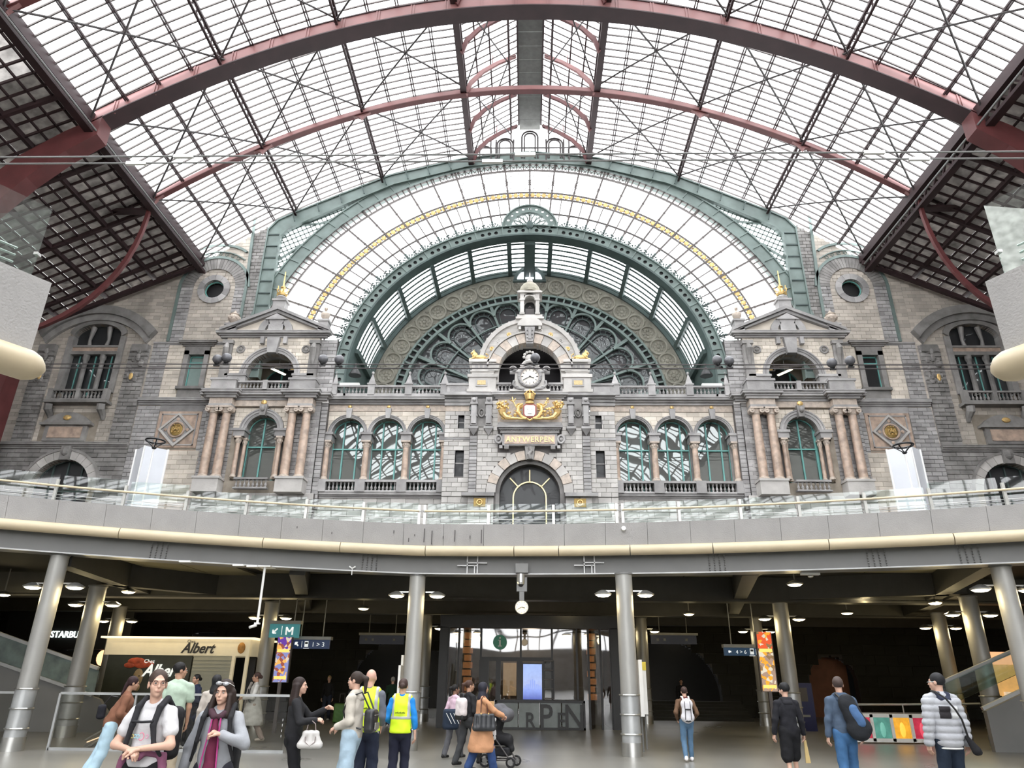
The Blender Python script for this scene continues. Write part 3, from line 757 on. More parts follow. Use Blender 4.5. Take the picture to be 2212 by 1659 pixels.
for k in range(-1, 13):
    a = math.radians(5.4+15*k); b = MB(); b.bar((1.5*cos(a), -.05, EZ+1.5*sin(a)), (RN*cos(a), -.05, EZ+RN*sin(a)), .16, .25, (0,1,0)); r2 = 1/math.sqrt((cos(a)/9.4)**2+(sin(a)/8.45)**2)
    b.bar((RN*cos(a), -.05, EZ+RN*sin(a)), (r2*cos(a), -.05, EZ+r2*sin(a)), .24, .3, (0,1,0)); b.build('spoke', TEAL, fw)
    am = math.radians(5.4+15*k+7.5); cx, cz = 7.6*cos(am), EZ+7.6*sin(am)
    b = MB(); P = [(cx+1.0*cos(am-PI/2+PI*j/14), -.08, cz+1.0*sin(am-PI/2+PI*j/14)) for j in range(15)]; b.chain(P, .14, .2, (0,1,0)); b.build('round_head', TEAL, fw)
    b = MB(); P = [(cx+.62*cos(am-PI/2+PI*j/10), .05, cz+.62*sin(am-PI/2+PI*j/10)) for j in range(11)]; b.chain(P, .06, .08, (0,1,0))
    for j in range(1, 6): q = am-PI/2+PI*j/6; b.bar((cx+.62*cos(q), .05, cz+.62*sin(q)), (cx+.95*cos(q), .05, cz+.95*sin(q)), .04, .06, (0,1,0))
    b.bar((P[0][0], .05, P[0][2]), (P[0][0]-3.5*cos(am), .05, P[0][2]-3.5*sin(am)), .06, .08, (0,1,0)); b.bar((P[-1][0], .05, P[-1][2]), (P[-1][0]-3.5*cos(am), .05, P[-1][2]-3.5*sin(am)), .06, .08, (0,1,0))
    b.build('inner_tracery', TEALD, fw)
b = MB()
for r_ in (4.2, 6.9): b.chain([(r_*cos(math.radians(a)), 0, EZ+r_*sin(math.radians(a))) for a in range(-15, 196, 6)], .09, .12, (0,1,0))
b.build('hoop_bar', TEAL, fw)
# small lunette under the vault crown
lu = thing('lunette_window', 'small half round window with two mullions under the crown of the glazed vault', 'window', (0, 47.6, 30.6))
b = MB(); b.band(arcpts(0, -.2, 1.25, 0, 180, 16), arcpts(0, -.2, 1.0, 0, 180, 16), 0, .2); b.box(-1.3, 1.3, 0, .2, -.35, -.15); b.box(-.45, -.33, 0, .15, -.2, .85); b.box(.33, .45, 0, .15, -.2, .85); b.build('frame', TEALD, lu)
b = MB(); b.prism(arcpts(0, -.2, 1.0, 0, 180, 16), .2, .22); b.build('pane', mat('frosted_lit_glass', (.8, .82, .88), .3, var=.1, emit=(.85, .88, .95), est=1.3), lu)
# ---------------------------------------------------------------- stone elements
def column_parts(t, x, y, z0, z1, r, m, ionic=True):
    H = z1-z0; cap = min(.45, H*.17); base = .18
    b = MB(); b.lathe([(r*1.35, 0), (r*1.35, .06), (r*1.2, .1), (r*1.25, .14), (r*1.02, base)], x, y, z0, 16); b.build('column_base', CAPST, t)
    b = MB(); b.lathe([(r, base), (r*1.01, H*.3), (r*.9, H-cap)], x, y, z0, 16); smooth_by(b.build('shaft', m, t))
    b = MB(); zc = z1-cap; b.lathe([(r*.95, 0), (r*1.05, .05), (r*.95, .1), (r*1.25, cap*.75)], x, y, zc, 14); b.box(x-r*1.5, x+r*1.5, y-r*1.5, y+r*1.2, z1-cap*.25, z1)
    if ionic:
        for s in (-1, 1):
            for yy in (y-r*1.2,):
                b.tube([(x+s*r*1.15, yy-.04, z1-cap*.5), (x+s*r*1.15, yy+r*1.6, z1-cap*.5)], r*.62, 10); b.ball((x+s*r*1.15, yy-.06, z1-cap*.5), r*.25, .04, r*.25, 6, 4)
    else:
        for k in range(8): a = k*PI/4; b.ball((x+r*1.1*cos(a), y+r*1.1*sin(a), z1-cap*.6), r*.3, r*.3, cap*.22, 6, 4)
    b.build('capital', CAPST, t)
def stone_column(x, y, z0, z1, r, label, group, m=None, ionic=True, name='stone_column'):
    t = thing(name, label, 'column', (0, 0, 0), 0, group); column_parts(t, x, y, z0, z1, r, m or PINK, ionic); return t
BAL = {}
def bal_mesh(h, m):
    k = (round(h, 2), m.name)
    if k not in BAL:
        b = MB(); r = .085
        b.lathe([(r, 0), (r, .06*h), (r*.5, .12*h), (r*1.0, .3*h), (r*.9, .4*h), (r*.42, .62*h), (r*.42, .68*h), (r*.6, .86*h), (r*.9, .92*h), (r*.9, h)], 0, 0, 0, 6)
        me = bpy.data.meshes.new('baluster'); me.from_pydata(b.v, [], b.f); me.materials.append(m); BAL[k] = me
    return BAL[k]
def balustrade(x0, x1, y, z0, z1, label, group=None, posts=(), m=GREY, cap=None, step=.24, dpt=.3):
    if x0 > x1: x0, x1 = x1, x0
    t = thing('balustrade', label, 'balustrade', (0, 0, 0), 0, group)
    rh = .12
    MB().box(x0, x1, y-dpt/2-.03, y+dpt/2, z1-rh, z1).build('top_rail', m, t); MB().box(x0, x1, y-dpt/2, y+dpt/2, z0, z0+.1).build('bottom_rail', m, t)
    gaps = [(a-pw/2, a+pw/2) for a, pw in posts]
    for a, pw in posts:
        b = MB(); b.box(a-pw/2, a+pw/2, y-dpt/2-.06, y+dpt/2+.02, z0, z1+.04)
        if cap:
            b.box(a-pw/2-.05, a+pw/2+.05, y-dpt/2-.1, y+dpt/2+.05, z1+.04, z1+.14)
            b.add([(a-pw/2, y-dpt/2, z1+.14), (a+pw/2, y-dpt/2, z1+.14), (a+pw/2, y+dpt/2, z1+.14), (a-pw/2, y+dpt/2, z1+.14), (a, y, z1+.14+cap)], [(0,1,4),(1,2,4),(2,3,4),(3,0,4)])
            b.ball((a, y, z1+.14+cap), .09, .09, .12, 8, 5)
        b.build('pedestal', m, t)
    me = bal_mesh(z1-z0-.22, m); n = int((x1-x0)/step)
    for i in range(n):
        x = x0+(i+.5)*(x1-x0)/n
        if any(g0-.08 < x < g1+.08 for g0, g1 in gaps): continue
        o = bpy.data.objects.new('baluster', me); C.objects.link(o); o.parent = t; o.location = (x, y, z0+.1)
    return t
def cornice(parent, x0, x1, y, z0, z1, out=.35, m=GREY, name='cornice', ret=True):
    if x0 > x1: x0, x1 = x1, x0
    h = z1-z0; b = MB()
    for k, (f0, f1, o) in enumerate(((0, .3, .35), (.3, .55, .6), (.55, .85, 1.), (.85, 1, 1.08))):
        e = out*o if ret else 0; b.box(x0-e, x1+e, y-out*o, y+.1, z0+h*f0, z0+h*f1)
    return b.build(name, m, parent)
def sash(x, y, w_, z0, zs, arched, label, mull=(-.33, .33), trans=None, glass=WING, group=None, frame=TEALW, name='arched_window', cat='window', tw=.09):
    t = thing(name, label, cat, (0, 0, 0), 0, group); r = w_/2
    cols = [-r]+[m_*w_ for m_ in mull]+[r]; rows = [z0]+([trans] if trans else [])+[zs+(r if arched else 0)]
    for i in range(len(cols)-1):
        for j in range(len(rows)-1):
            P = []
            a, b_ = cols[i], cols[i+1]; za, zb = rows[j], rows[j+1]
            if arched and j == len(rows)-2:
                P = [(a, za), (b_, za)]; n_ = 6
                for k in range(n_+1):
                    xx = b_+(a-b_)*k/n_; P.append((xx, zs+math.sqrt(max(0, r*r-xx*xx))+.001))
            else: P = [(a, za), (b_, za), (b_, zb), (a, zb)]
            bb = MB(); bb.add([(x+p, y, z) for p, z in P], [tuple(range(len(P)))]); bb.build('glass_pane', glass, t)
    b = MB()
    for m_ in mull: xx = m_*w_; zt = zs+math.sqrt(max(0, r*r-xx*xx)) if arched else zs; b.box(x+xx-tw/2, x+xx+tw/2, y-.1, y-.01, z0, zt)
    if trans: b.box(x-r, x+r, y-.12, y-.01, trans-tw/2, trans+tw/2)
    if arched: b.band(arcpts(x, zs, r, 0, 180, 16), arcpts(x, zs, r-.07, 0, 180, 16), y-.1, y-.01)
    b.box(x-r, x-r+.07, y-.1, y-.01, z0, zs); b.box(x+r-.07, x+r, y-.1, y-.01, z0, zs)
    if not arched: b.box(x-r, x+r, y-.1, y-.01, zs-.08, zs)
    b.build('window_frame', frame, t)
    return t
SN = lambda s: 'left' if s < 0 else 'right'

for s in (-1, 1):
    L = SN(s)
    # ---------------- arcade of three arches beside the clock tower
    wa = struct('wall_arcade_'+L); A3 = (6.66, 9.22, 11.78); Y = YF
    hs = [h_arch(s*a, 16.1, 1.07, 12.9) for a in A3]
    hs2 = [h_arch(s*a, 16.1, 1.25, 12.9) for a in A3]
    masonry(wa, s*5.4, s*13.15, 16.1, 17.62, Y, hs2, ch=.3, bl=.8, m=CREAM, proud=.03, back=MORTARL, core=False, gap=.01, rs=5)
    wall_core(wa, s*5.4, s*13.15, 16.1, 18.1, Y, hs, .75, MORTARL)
    MB().box(s*5.4, s*13.15, Y+.5, Y+.7, 11.5, 12.3).build('sill_wall', GREYD, wa)
    masonry(wa, s*5.4, s*13.6, 5.4, 11.9, Y, (), ch=.4, bl=.9, m=PALE, maxn=60, rs=8)
    b = MB(); b.box(s*5.4, s*13.15, Y-.05, Y+.1, 17.65, 18.08); b.build('frieze', CAPST, wa)
    cornice(wa, s*5.3, s*13.2, Y, 18.08, 18.55, .5, GREY, ret=False)
    cornice(wa, s*5.4, s*13.3, Y, 11.85, 12.2, .3, GREY, ret=False)
    MB().box(s*5.3, s*13.2, Y-.45, Y+.7, 18.5, 18.65).build('ledge', GREY, wa)
    for i, a in enumerate(A3):
        archivolt(wa, s*a, 16.1, 1.06, 1.28, Y, .7, GREY)
        b = MB(); b.prism([(s*a-.14, 17.1), (s*a+.14, 17.1), (s*a+.2, 17.8), (s*a-.2, 17.8)], Y-.25, Y); b.build('keystone', GREY, wa)
        b = MB(); b.ball((s*a, Y-.14, 17.92), .13, .08, .12, 8, 5); b.build('gilt_rosette', GOLD, wa)
        order = ('nearest the clock tower', 'in the middle of the three arches', 'farthest from the clock tower')[i]
        sash(s*a, Y+.62, 2.12, 12.15, 16.1, True, 'arched window with turquoise bars, %s arcade, %s' % (L, order), (-.17, .25), 15.2)
    for i, a in enumerate((5.5, 7.94, 10.5, 13.05)):
        b = MB(); b.box(s*a-.32, s*a+.32, Y-.22, Y+.6, 15.6, 16.12); b.box(s*a-.4, s*a+.4, Y-.3, Y+.6, 15.98, 16.14); b.build('impost', GREY, wa)
        if i not in (0,):
            stone_column(s*a, Y+.05, 13.05, 15.6, .2, 'short red marble column between the arcade windows on the %s, %s from the tower' % (L, ('', 'first', 'second', 'third')[i]), 'arcade columns', ionic=False)
        else: stone_column(s*a, Y+.05, 13.05, 15.6, .2, 'half hidden red marble column where the %s arcade meets the tower' % L, 'arcade columns', ionic=False)
        MB().box(s*a-.25, s*a+.25, Y+.4, Y+.68, 12.1, 16.12).build('pier', GREYD, wa)
    MB().box(s*5.4, s*13.2, Y-.1, Y+.7, 12.85, 13.05).build('sill', GREY, wa)
    balustrade(s*5.4, s*13.15, Y-.2, 12.2, 12.95, 'lower grey stone balustrade under the %s arcade windows' % L, None, [(s*5.55, .5), (s*8.0, .62), (s*10.6, .62), (s*13.0, .5)])
    balustrade(s*5.45, s*13.0, Y-.3, 18.65, 19.32, 'upper grey stone balustrade with pointed pedestals above the %s arcade' % L, None, [(s*5.6, .5), (s*7.96, .45), (s*10.42, .45), (s*12.85, .35)], cap=.8)
    # ---------------- gabled pavilion
    PX = s*17.15; YP = 42.2; pw = struct('wall_pavilion_'+L)
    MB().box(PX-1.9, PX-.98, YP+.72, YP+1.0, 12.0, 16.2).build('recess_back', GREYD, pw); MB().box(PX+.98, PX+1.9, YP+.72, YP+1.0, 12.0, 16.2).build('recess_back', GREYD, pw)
    ha = [h_arch(PX, 16.1, 1.0, 12.8)]; hb = [h_arch(PX, 16.1, 1.4, 16.0), h_rect(PX-1.75, PX+1.75, 12.8, 16.1)]
    hA = [h_arch(PX, 16.1, 1.0, 16.0), h_rect(PX-1.55, PX+1.55, 12.8, 16.1)]
    masonry(pw, s*13.55, s*20.8, 12.0, 17.6, YP+.25, [h_rect(PX-1.9, PX+1.9, 11.9, 17.6)], ch=.255, bl=.5, m=GREY, rs=11, thick=.8)
    masonry(pw, PX-1.9, PX+1.9, 16.1, 17.6, YP+.15, hb, ch=.28, bl=.5, m=CREAM, back=MORTARL, proud=.03, core=False)
    wall_core(pw, PX-1.9, PX+1.9, 12.0, 17.65, YP+.15, hA, .75, MORTARL)
    masonry(pw, s*13.3, s*21.0, 5.4, 12.0, YP+.1, (), ch=.42, bl=.9, m=PALE, maxn=60, rs=8)
    for xx, d in ((13.35, .45), (13.75, .28), (20.75, .3)):
        masonry(pw, s*(xx-.2), s*(xx+.22), 11.2, 18.1, YP+d, (), ch=.27, bl=2, m=GREY, proud=.07, thick=.6, rs=3, maxn=60)
    masonry(pw, s*12.98, s*14.3, 18.6, 22.6, YP+.3, (), ch=.27, bl=.7, m=GREY, proud=.06, rs=4, maxn=80)
    archivolt(pw, PX, 16.1, 1.0, 1.42, YP+.1, .6, GREY)
    b = MB(); b.prism([(PX-.17, 17.0), (PX+.17, 17.0), (PX+.25, 17.75), (PX-.25, 17.75)], YP-.25, YP+.2); b.ball((PX, YP-.3, 17.45), .16, .15, .2, 8, 6); b.build('keystone', GREYD, pw)
    b = MB(); b.ball((PX, YP-.22, 17.88), .2, .08, .17, 8, 5)
    for a in (20.25, 19.42, 15.17, 14.25): b.ball((s*a, YP-.3, 17.86), .14, .07, .13, 8, 5)
    b.build('gilt_rosettes', GOLD, pw)
    sash(PX, YP+.7, 2.0, 12.05, 16.1, True, 'tall arched window with one turquoise mullion between twin columns of the %s pavilion' % L, (-.02, .44), 15.1)
    k = 0
    for a, w_ in ((20.25, 'outermost'), (19.42, 'second from the outer corner'), (15.17, 'just tower side of the window'), (14.25, 'at the tower side corner')):
        stone_column(s*a, YP-.28, 12.85, 17.5, .27, 'tall red marble ionic column of the %s pavilion, %s' % (L, w_), 'tall pavilion columns')
    for a in (-1.32, 1.32):
        stone_column(PX+a, YP-.05, 12.95, 15.6, .14, 'short red marble column on the %s flank of the %s pavilion window' % ('left' if a < 0 else 'right', L), 'short pavilion columns', ionic=False)
        stone_column(PX+a*.8, YP+.35, 12.95, 15.6, .12, 'slim rear marble column behind the %s flank of the %s pavilion window' % ('left' if a < 0 else 'right', L), 'slim pavilion columns', ionic=False)
        stone_column(PX+a*1.18, YP+.3, 12.95, 15.6, .1, 'shaded slim column in the recess on the %s of the %s pavilion window' % ('left' if a < 0 else 'right', L), 'slim pavilion columns', ionic=False)
        b = MB(); b.box(PX+a-.35, PX+a+.35, YP-.22, YP+.6, 15.6, 15.95); b.box(PX+a-.42, PX+a+.42, YP-.3, YP+.6, 15.95, 16.12); b.build('impost', GREY, pw)
    for c0, c1 in ((13.9, 15.5), (19.1, 20.6)):
        b = MB(); b.box(s*c0, s*c1, YP-.58, YP+.3, 17.5, 17.68); b.build('architrave', GREY, pw)
        b = MB(); b.box(s*c0, s*c1, YP-.52, YP+.3, 17.68, 18.08); b.build('frieze_block', CAPST, pw)
        b = MB(); b.box(s*(c0-.05), s*(c1+.05), YP-.68, YP+.3, 11.9, 12.85); b.box(s*(c0-.1), s*(c1+.1), YP-.74, YP+.3, 12.72, 12.86); b.build('column_pedestal', PALE, pw)
        b = MB(); b.box(s*(c0-.05), s*(c1+.05), YP-.6, YP+.3, 18.6, 19.38); b.box(s*(c0-.1), s*(c1+.15), YP-.66, YP+.3, 19.3, 19.45); b.build('parapet_pedestal', GREY, pw)
        cornice(pw, s*(c0-.08), s*(c1+.08), YP-.5, 18.08, 18.6, .38, GREY)
    b = MB(); b.box(s*15.4, s*19.1, YP-.05, YP+.3, 17.68, 18.08); b.build('frieze', CAPST, pw)
    cornice(pw, s*13.3, s*20.9, YP+.05, 18.08, 18.6, .45, GREY)
    MB().box(s*13.4, s*20.9, YP-.4, YP+1.6, 18.5, 18.66).build('ledge', GREY, pw)
    balustrade(s*15.5, s*18.95, YP-.35, 18.66, 19.28, 'short grey balustrade in front of the open arch of the %s pavilion' % L, None, [(PX, .3)], step=.22)
    balustrade(s*16.1, s*18.2, YP-.3, 12.15, 12.85, 'low grey balustrade below the arched window of the %s pavilion' % L, None, [])
    # upper storey
    ho = [h_arch(PX, 19.9, 1.62, 18.6)]; hoo = [h_arch(PX, 19.9, 2.0, 18.6)]
    masonry(pw, s*14.1, s*20.4, 19.4, 22.6, YP, hoo, ch=.27, bl=.5, m=CREAM, back=MORTARL, proud=.03, core=False, rs=12, gap=.01)
    wall_core(pw, s*14.1, s*20.4, 18.6, 22.7, YP, ho, .6, MORTARL)
    archivolt(pw, PX, 19.9, 1.62, 2.02, YP, 1.1, GREY)
    for a in (14.35, 20.2):
        b = MB(); b.box(s*a-.3, s*a+.3, YP-.18, YP+.1, 19.4, 22.3); b.box(s*a-.36, s*a+.36, YP-.3, YP+.1, 22.1, 22.35)
        b.tube([(s*a, YP-.3, 22.05), (s*a, YP-.42, 21.7), (s*a, YP-.25, 21.2), (s*a, YP-.22, 20.6)], .16, 8, rs=[.12, .2, .16, .08]); b.build('console', GREYD, pw)
    b = MB(); b.box(PX-2.9, PX-1.55, YP-.1, YP+.3, 19.35, 20.0); b.box(PX+1.55, PX+2.9, YP-.1, YP+.3, 19.35, 20.0); b.box(PX-2.95, PX-1.5, YP-.18, YP+.3, 19.8, 19.95); b.box(PX+1.5, PX+2.95, YP-.18, YP+.3, 19.8, 19.95); b.build('impost', GREY, pw)
    for a in (-2.2, 2.2):
        b = MB(); b.tube([(PX+a+.24*cos(q), YP-.05, 21.75+.24*sin(q)) for q in [j*PI/6 for j in range(12)]], .07, 6, closed=True); b.ball((PX+a, YP-.04, 21.75), .15, .08, .15, 8, 5); b.build('roundel', GREYD, pw)
    b = MB(); b.prism([(PX-.3, 21.4), (PX+.3, 21.4), (PX+.42, 22.5), (PX-.42, 22.5)], YP-.35, YP); b.box(PX-.9, PX-.65, YP-.3, YP, 22.1, 22.6); b.box(PX+.65, PX+.9, YP-.3, YP, 22.1, 22.6); b.build('keystone', GREY, pw)
    # loggia interior and back window
    MB().box(s*14.8, s*19.6, YP+.5, YP+3.4, 18.5, 18.66).build('loggia_floor', GREY, pw)
    MB().box(s*14.8, s*19.6, YP+3.3, YP+3.4, 18.6, 22.3).build('loggia_rear_wall', CREAMD, pw)
    b = MB(); b.box(s*14.7, s*15.0, YP+.6, YP+3.4, 18.6, 22.3); b.box(s*19.4, s*19.7, YP+.6, YP+3.4, 18.6, 22.3); b.box(s*14.7, s*19.7, YP+.6, YP+3.4, 22.2, 22.4); b.build('loggia_side', CREAMD, pw)
    sash(PX, YP+3.25, 3.3, 18.7, 20.2, True, 'wide turquoise framed window at the back of the %s pavilion loggia' % L, (-.12, .3), 20.1, WINGD)
    lb = thing('tube_light', 'fluorescent tube light hanging inside the %s pavilion loggia' % L, 'lamp', (PX, YP+1.4, 20.75), s*.5)
    b = MB(); b.box(-.08, .08, -.6, .6, -.03, .03); b.build('tube', mat('tube_glow_%s' % L, (1, .95, .8), .4, var=0, emit=(1, .9, .65), est=2.2), lb)
    b = MB(); b.box(-.1, .1, -.62, .62, .03, .07); b.bar((0, 0, .05), (0, 0, 1.4), .02, .02); b.build('tray', WHITE, lb)
    # pediment
    pd = pw
    cornice(pd, s*13.75, s*20.7, YP, 22.6, 23.02, .4, GREY)
    for q in (-1, 1):
        b = MB(); b.band([(PX+q*3.75, 23.0), (PX, 24.62)], [(PX+q*3.75, 23.2), (PX, 24.85)], YP-.45, YP+.4); b.band([(PX+q*3.3, 23.0), (PX, 24.4)], [(PX+q*3.5, 23.02), (PX, 24.62)], YP-.3, YP+.4); b.build('raking_cornice', GREY, pd)
    b = MB(); b.prism([(PX-3.3, 23.0), (PX+3.3, 23.0), (PX, 24.5)], YP-.02, YP+.35); b.build('tympanum', CREAM, pd)
    b = MB(); b.box(PX-.5, PX+.5, YP-.3, YP, 23.0, 23.85); b.prism([(PX-.78, 23.85), (PX+.78, 23.85), (PX, 24.3)], YP-.4, YP)
    for q in (-1, 1): b.band(arcpts(PX, 23.02, .7, 0 if q > 0 else 125, 55 if q > 0 else 180, 6), arcpts(PX, 23.02, 1.15, 0 if q > 0 else 125, 55 if q > 0 else 180, 6), YP-.3, YP)
    b.box(PX-1.2, PX+1.2, YP-.35, YP, 22.95, 23.05); b.build('tympanum_ornament', GREY, pd)
    t = thing('gable_finial', 'stone plinth with gilded spire on the gable of the %s pavilion' % L, 'finial', (PX, YP, 24.7))
    b = MB(); b.box(-.42, .42, -.35, .35, -.1, .7); b.box(-.5, .5, -.42, .42, .6, .75); b.lathe([(.3, .75), (.42, .95), (.22, 1.15)], 0, 0, 0, 8); b.build('plinth', GREY, t)
    b = MB(); b.lathe([(.34, 1.12), (.4, 1.25), (.18, 1.4), (.12, 1.7), (.2, 1.8), (.06, 1.95), (.03, 3.1)], 0, 0, 0, 8)
    for k in range(6): a = k*PI/3; b.tube([(.1*cos(a), .1*sin(a), 1.4), (.38*cos(a), .38*sin(a), 1.5), (.42*cos(a), .42*sin(a), 1.75)], .04, 4)
    b.build('gilded_spire', GOLD, t)
    t = thing('bust_statue', 'pinkish stone bust on a pedestal at the tower end of the %s gable' % L, 'statue', (s*13.95, YP, 22.9))
    b = MB(); b.box(-.32, .32, -.3, .3, 0, .9); b.box(-.4, .4, -.38, .38, .85, 1.0); b.box(-.4, .4, -.38, .38, 0, .15); b.build('pedestal', GREY, t)
    b = MB(); b.lathe([(.16, 1.0), (.12, 1.1), (.3, 1.3), (.33, 1.5), (.22, 1.62), (.09, 1.7), (.09, 1.78)], 0, 0, 0, 10); b.ball((0, -.02, 1.92), .13, .14, .17, 10, 8); b.ball((0, -.15, 1.9), .04, .05, .04, 6, 4); smooth_by(b.build('bust', CAPST, t), 60)
    t = thing('stone_urn', 'carved stone urn on the outer corner of the %s pavilion gable' % L, 'urn', (s*20.2, YP, 23.0))
    b = MB(); b.box(-.36, .36, -.3, .3, 0, .5); b.box(-.45, .45, -.38, .38, .45, .6); b.build('pedestal', GREY, t)
    b = MB(); b.lathe([(.15, .6), (.12, .7), (.36, .95), (.4, 1.15), (.28, 1.3), (.34, 1.38), (.1, 1.55), (.05, 1.7)], 0, 0, 0, 12)
    for k in range(8): a = k*PI/4; b.ball((.36*cos(a), .36*sin(a), 1.1), .1, .1, .13, 6, 4)
    b.build('vase', CAPST, t)
    # ---------------- plain wing with the round window
    ww = struct('wall_wing_'+L); WX = s*22.45
    def clipw(z, s=s):
        if z > 29.3: xr = math.sqrt(max(0, (38.4-z)/.0169))
        else: xr = 23.6+(29.3-z)/.495
        xi = 19.3 if z > 24.0 else 0
        return (xi, xr) if s > 0 else (-xr, -xi)
    hw = [h_circ(s*22.4, 26.85, 1.15), h_rect(s*21.95, s*23.4, 19.3, 21.75)]
    hw1 = [h_circ(s*22.4, 26.85, .72), h_rect(s*22.1, s*23.2, 19.4, 21.7)]
    niche = [lambda z, s=s: (s*22.4-1.5, s*22.4+1.5) if 22.7 < z <= 27 else ((s*22.4-math.sqrt(2.25-(z-27)**2), s*22.4+math.sqrt(2.25-(z-27)**2)) if 27 < z < 28.5 else None)]
    arch_out = [lambda z, s=s: (s*22.4-2.35, s*22.4+2.35) if 22.7 < z <= 27 else ((s*22.4-math.sqrt(5.52-(z-27)**2), s*22.4+math.sqrt(5.52-(z-27)**2)) if 27 < z < 29.35 else None)]
    wall_core(ww, s*19.3, s*25.8, 5.4, 33.5, YF, hw1, .6, MORTARL, clip=clipw)
    masonry(ww, s*20.3, s*25.8, 22.7, 33.2, YF, arch_out, ch=.28, bl=.6, m=CREAMD, proud=.02, core=False, clip=clipw, rs=21, gap=.01)
    masonry(ww, s*19.3, s*20.3, 24.0, 33.0, YF, (), ch=.28, bl=.5, m=GREYD, proud=.06, core=False, clip=clipw, rs=23, maxn=80)
    cl2 = lambda z, s=s: (s*22.4-1.5, s*22.4+1.5) if z < 27 else ((s*22.4-math.sqrt(max(0, 2.25-(z-27)**2)), s*22.4+math.sqrt(max(0, 2.25-(z-27)**2))) if z < 28.5 else (0, 0))
    masonry(ww, s*20.9, s*23.9, 22.7, 28.5, YF, hw[:1], ch=.28, bl=.6, m=CREAMD, proud=.03, core=False, clip=cl2, rs=22, gap=.01, maxn=200)
    for a, b_ in ((20.05, 20.9), (23.9, 24.75)): masonry(ww, s*a, s*b_, 22.7, 27.0, YF, (), ch=.28, bl=.6, m=GREY, proud=.1, core=False, rs=24, maxn=80)
    voussoirs(ww, s*22.4, 27.0, 1.5, 2.35, YF-.1, YF+.1, 27, GREYD)
    voussoirs(ww, s*22.4, 26.85, .72, 1.15, YF-.12, YF+.3, 12, GREY, 0, 360)
    rwn = thing('round_window', 'dark round window with a teal rim high on the %s wing' % L, 'window')
    b = MB(); b.tube([(s*22.4, YF+.4, 26.85), (s*22.4, YF+.42, 26.85)], .8, 24); b.build('glass_pane', BLACK, rwn)
    b = MB(); b.tube([(s*22.4+.68*cos(q), YF+.2, 26.85+.68*sin(q)) for q in [j*PI/14 for j in range(28)]], .05, 6, closed=True); b.build('round_frame', TEALW, rwn)
    b = MB()    # teal iron arch strips of the old roof anchored on the wall
    b.band(arcpts(s*22.4, 27.0, 2.35, 0, 180, 20), arcpts(s*22.4, 27.0, 2.55, 0, 180, 20), YF-.16, YF-.05)
    for k in range(7): a = math.radians(60+10*k); b.tube([(s*22.4+2.72*cos(a)+.12*cos(q), YF-.1, 27.0+2.72*sin(a)+.12*sin(q)) for q in [j*PI/4 for j in range(8)]], .03, 4, closed=True)
    b.band(arcpts(s*22.4, 27.0, 2.88, 50, 130, 12), arcpts(s*22.4, 27.0, 2.95, 50, 130, 12), YF-.16, YF-.05)
    b.band([(s*20.0, 27.0), (s*20.25, 33)], [(s*20.2, 27.0), (s*20.45, 32.8)], YF-.16, YF-.05); b.band([(s*24.75, 22.7), (s*24.75, 27.0)], [(s*24.95, 22.7), (s*24.95, 27.)], YF-.16, YF-.05); b.band([(s*20.0, 24), (s*20.0, 27.0)], [(s*20.2, 24), (s*20.2, 27.)], YF-.16, YF-.05)
    b.band(arcpts(s*22.4, 29.3, 2.1, 30, 150, 12, 1.1), arcpts(s*22.4, 29.3, 2.3, 30, 150, 12, 1.28), YF-.16, YF-.05)
    b.build('iron_wall_strips', TEAL, ww)
    for k in range(9):
        a = math.radians(60+7.5*k)
    # square window storey
    masonry(ww, s*20.8, s*24.7, 18.6, 22.5, YF, [h_rect(s*21.75, s*23.6, 18.9, 22.4)], ch=.28, bl=.6, m=CREAM, proud=.03, core=False, rs=26, gap=.01)
    b = MB(); b.box(s*21.8, s*22.12, YF-.15, YF+.2, 19.3, 22.0); b.box(s*23.18, s*23.5, YF-.15, YF+.2, 19.3, 22.0); b.box(s*21.8, s*23.5, YF-.15, YF+.2, 21.7, 22.3); b.box(s*21.7, s*23.6, YF-.25, YF+.2, 19.15, 19.35); b.box(s*21.8, s*23.5, YF-.08, YF+.1, 18.6, 19.2); b.build('window_surround', GREYD, ww)
    cornice(ww, s*21.7, s*23.6, YF, 22.35, 22.7, .35, GREYD, 'window_hood')
    if s < 0: sash(s*22.65, YF+.3, 1.1, 19.4, 21.7, False, 'square headed window with a closed grey green blind on the left wing', (), 21.2, mat('blind', (.22, .29, .27), .7, var=.05), name='square_window')
    else: sash(s*22.65, YF+.3, 1.1, 19.4, 21.7, False, 'open dark square headed window on the right wing', (), 21.2, BLACK, name='square_window')
    masonry(ww, s*24.7, s*25.8, 18.6, 22.5, YF, (), ch=.27, bl=.55, m=GREY, proud=.09, core=False, rs=27, maxn=100)
    cornice(ww, s*20.8, s*25.8, YF, 22.45, 22.65, .15, GREY, 'string_course', ret=False)
    cornice(ww, s*20.9, s*25.9, YF, 18.05, 18.5, .3, GREY, ret=False)
    # medallion panel
    masonry(ww, s*24.4, s*25.9, 5.4, 18.0, YF, (), ch=.27, bl=.6, m=GREY, proud=.08, core=False, rs=28, maxn=160)
    masonry(ww, s*20.9, s*21.5, 12., 18.0, YF, (), ch=.27, bl=.6, m=GREY, proud=.08, core=False, rs=29, maxn=60)
    MB().box(s*21.5, s*24.4, YF-.04, YF+.05, 17.6, 18.05).build('frieze', GREY, ww)
    b = MB(); b.box(s*21.55, s*24.35, YF-.05, YF, 15.1, 17.6); b.build('marble_panel', PINK, ww)
    b = MB()
    for a, c, d, e in ((21.75, 24.15, 15.25, 15.33), (21.75, 24.15, 17.35, 17.43), (21.75, 21.83, 15.25, 17.43), (24.07, 24.15, 15.25, 17.43)): b.box(s*a, s*c, YF-.09, YF-.04, d, e)
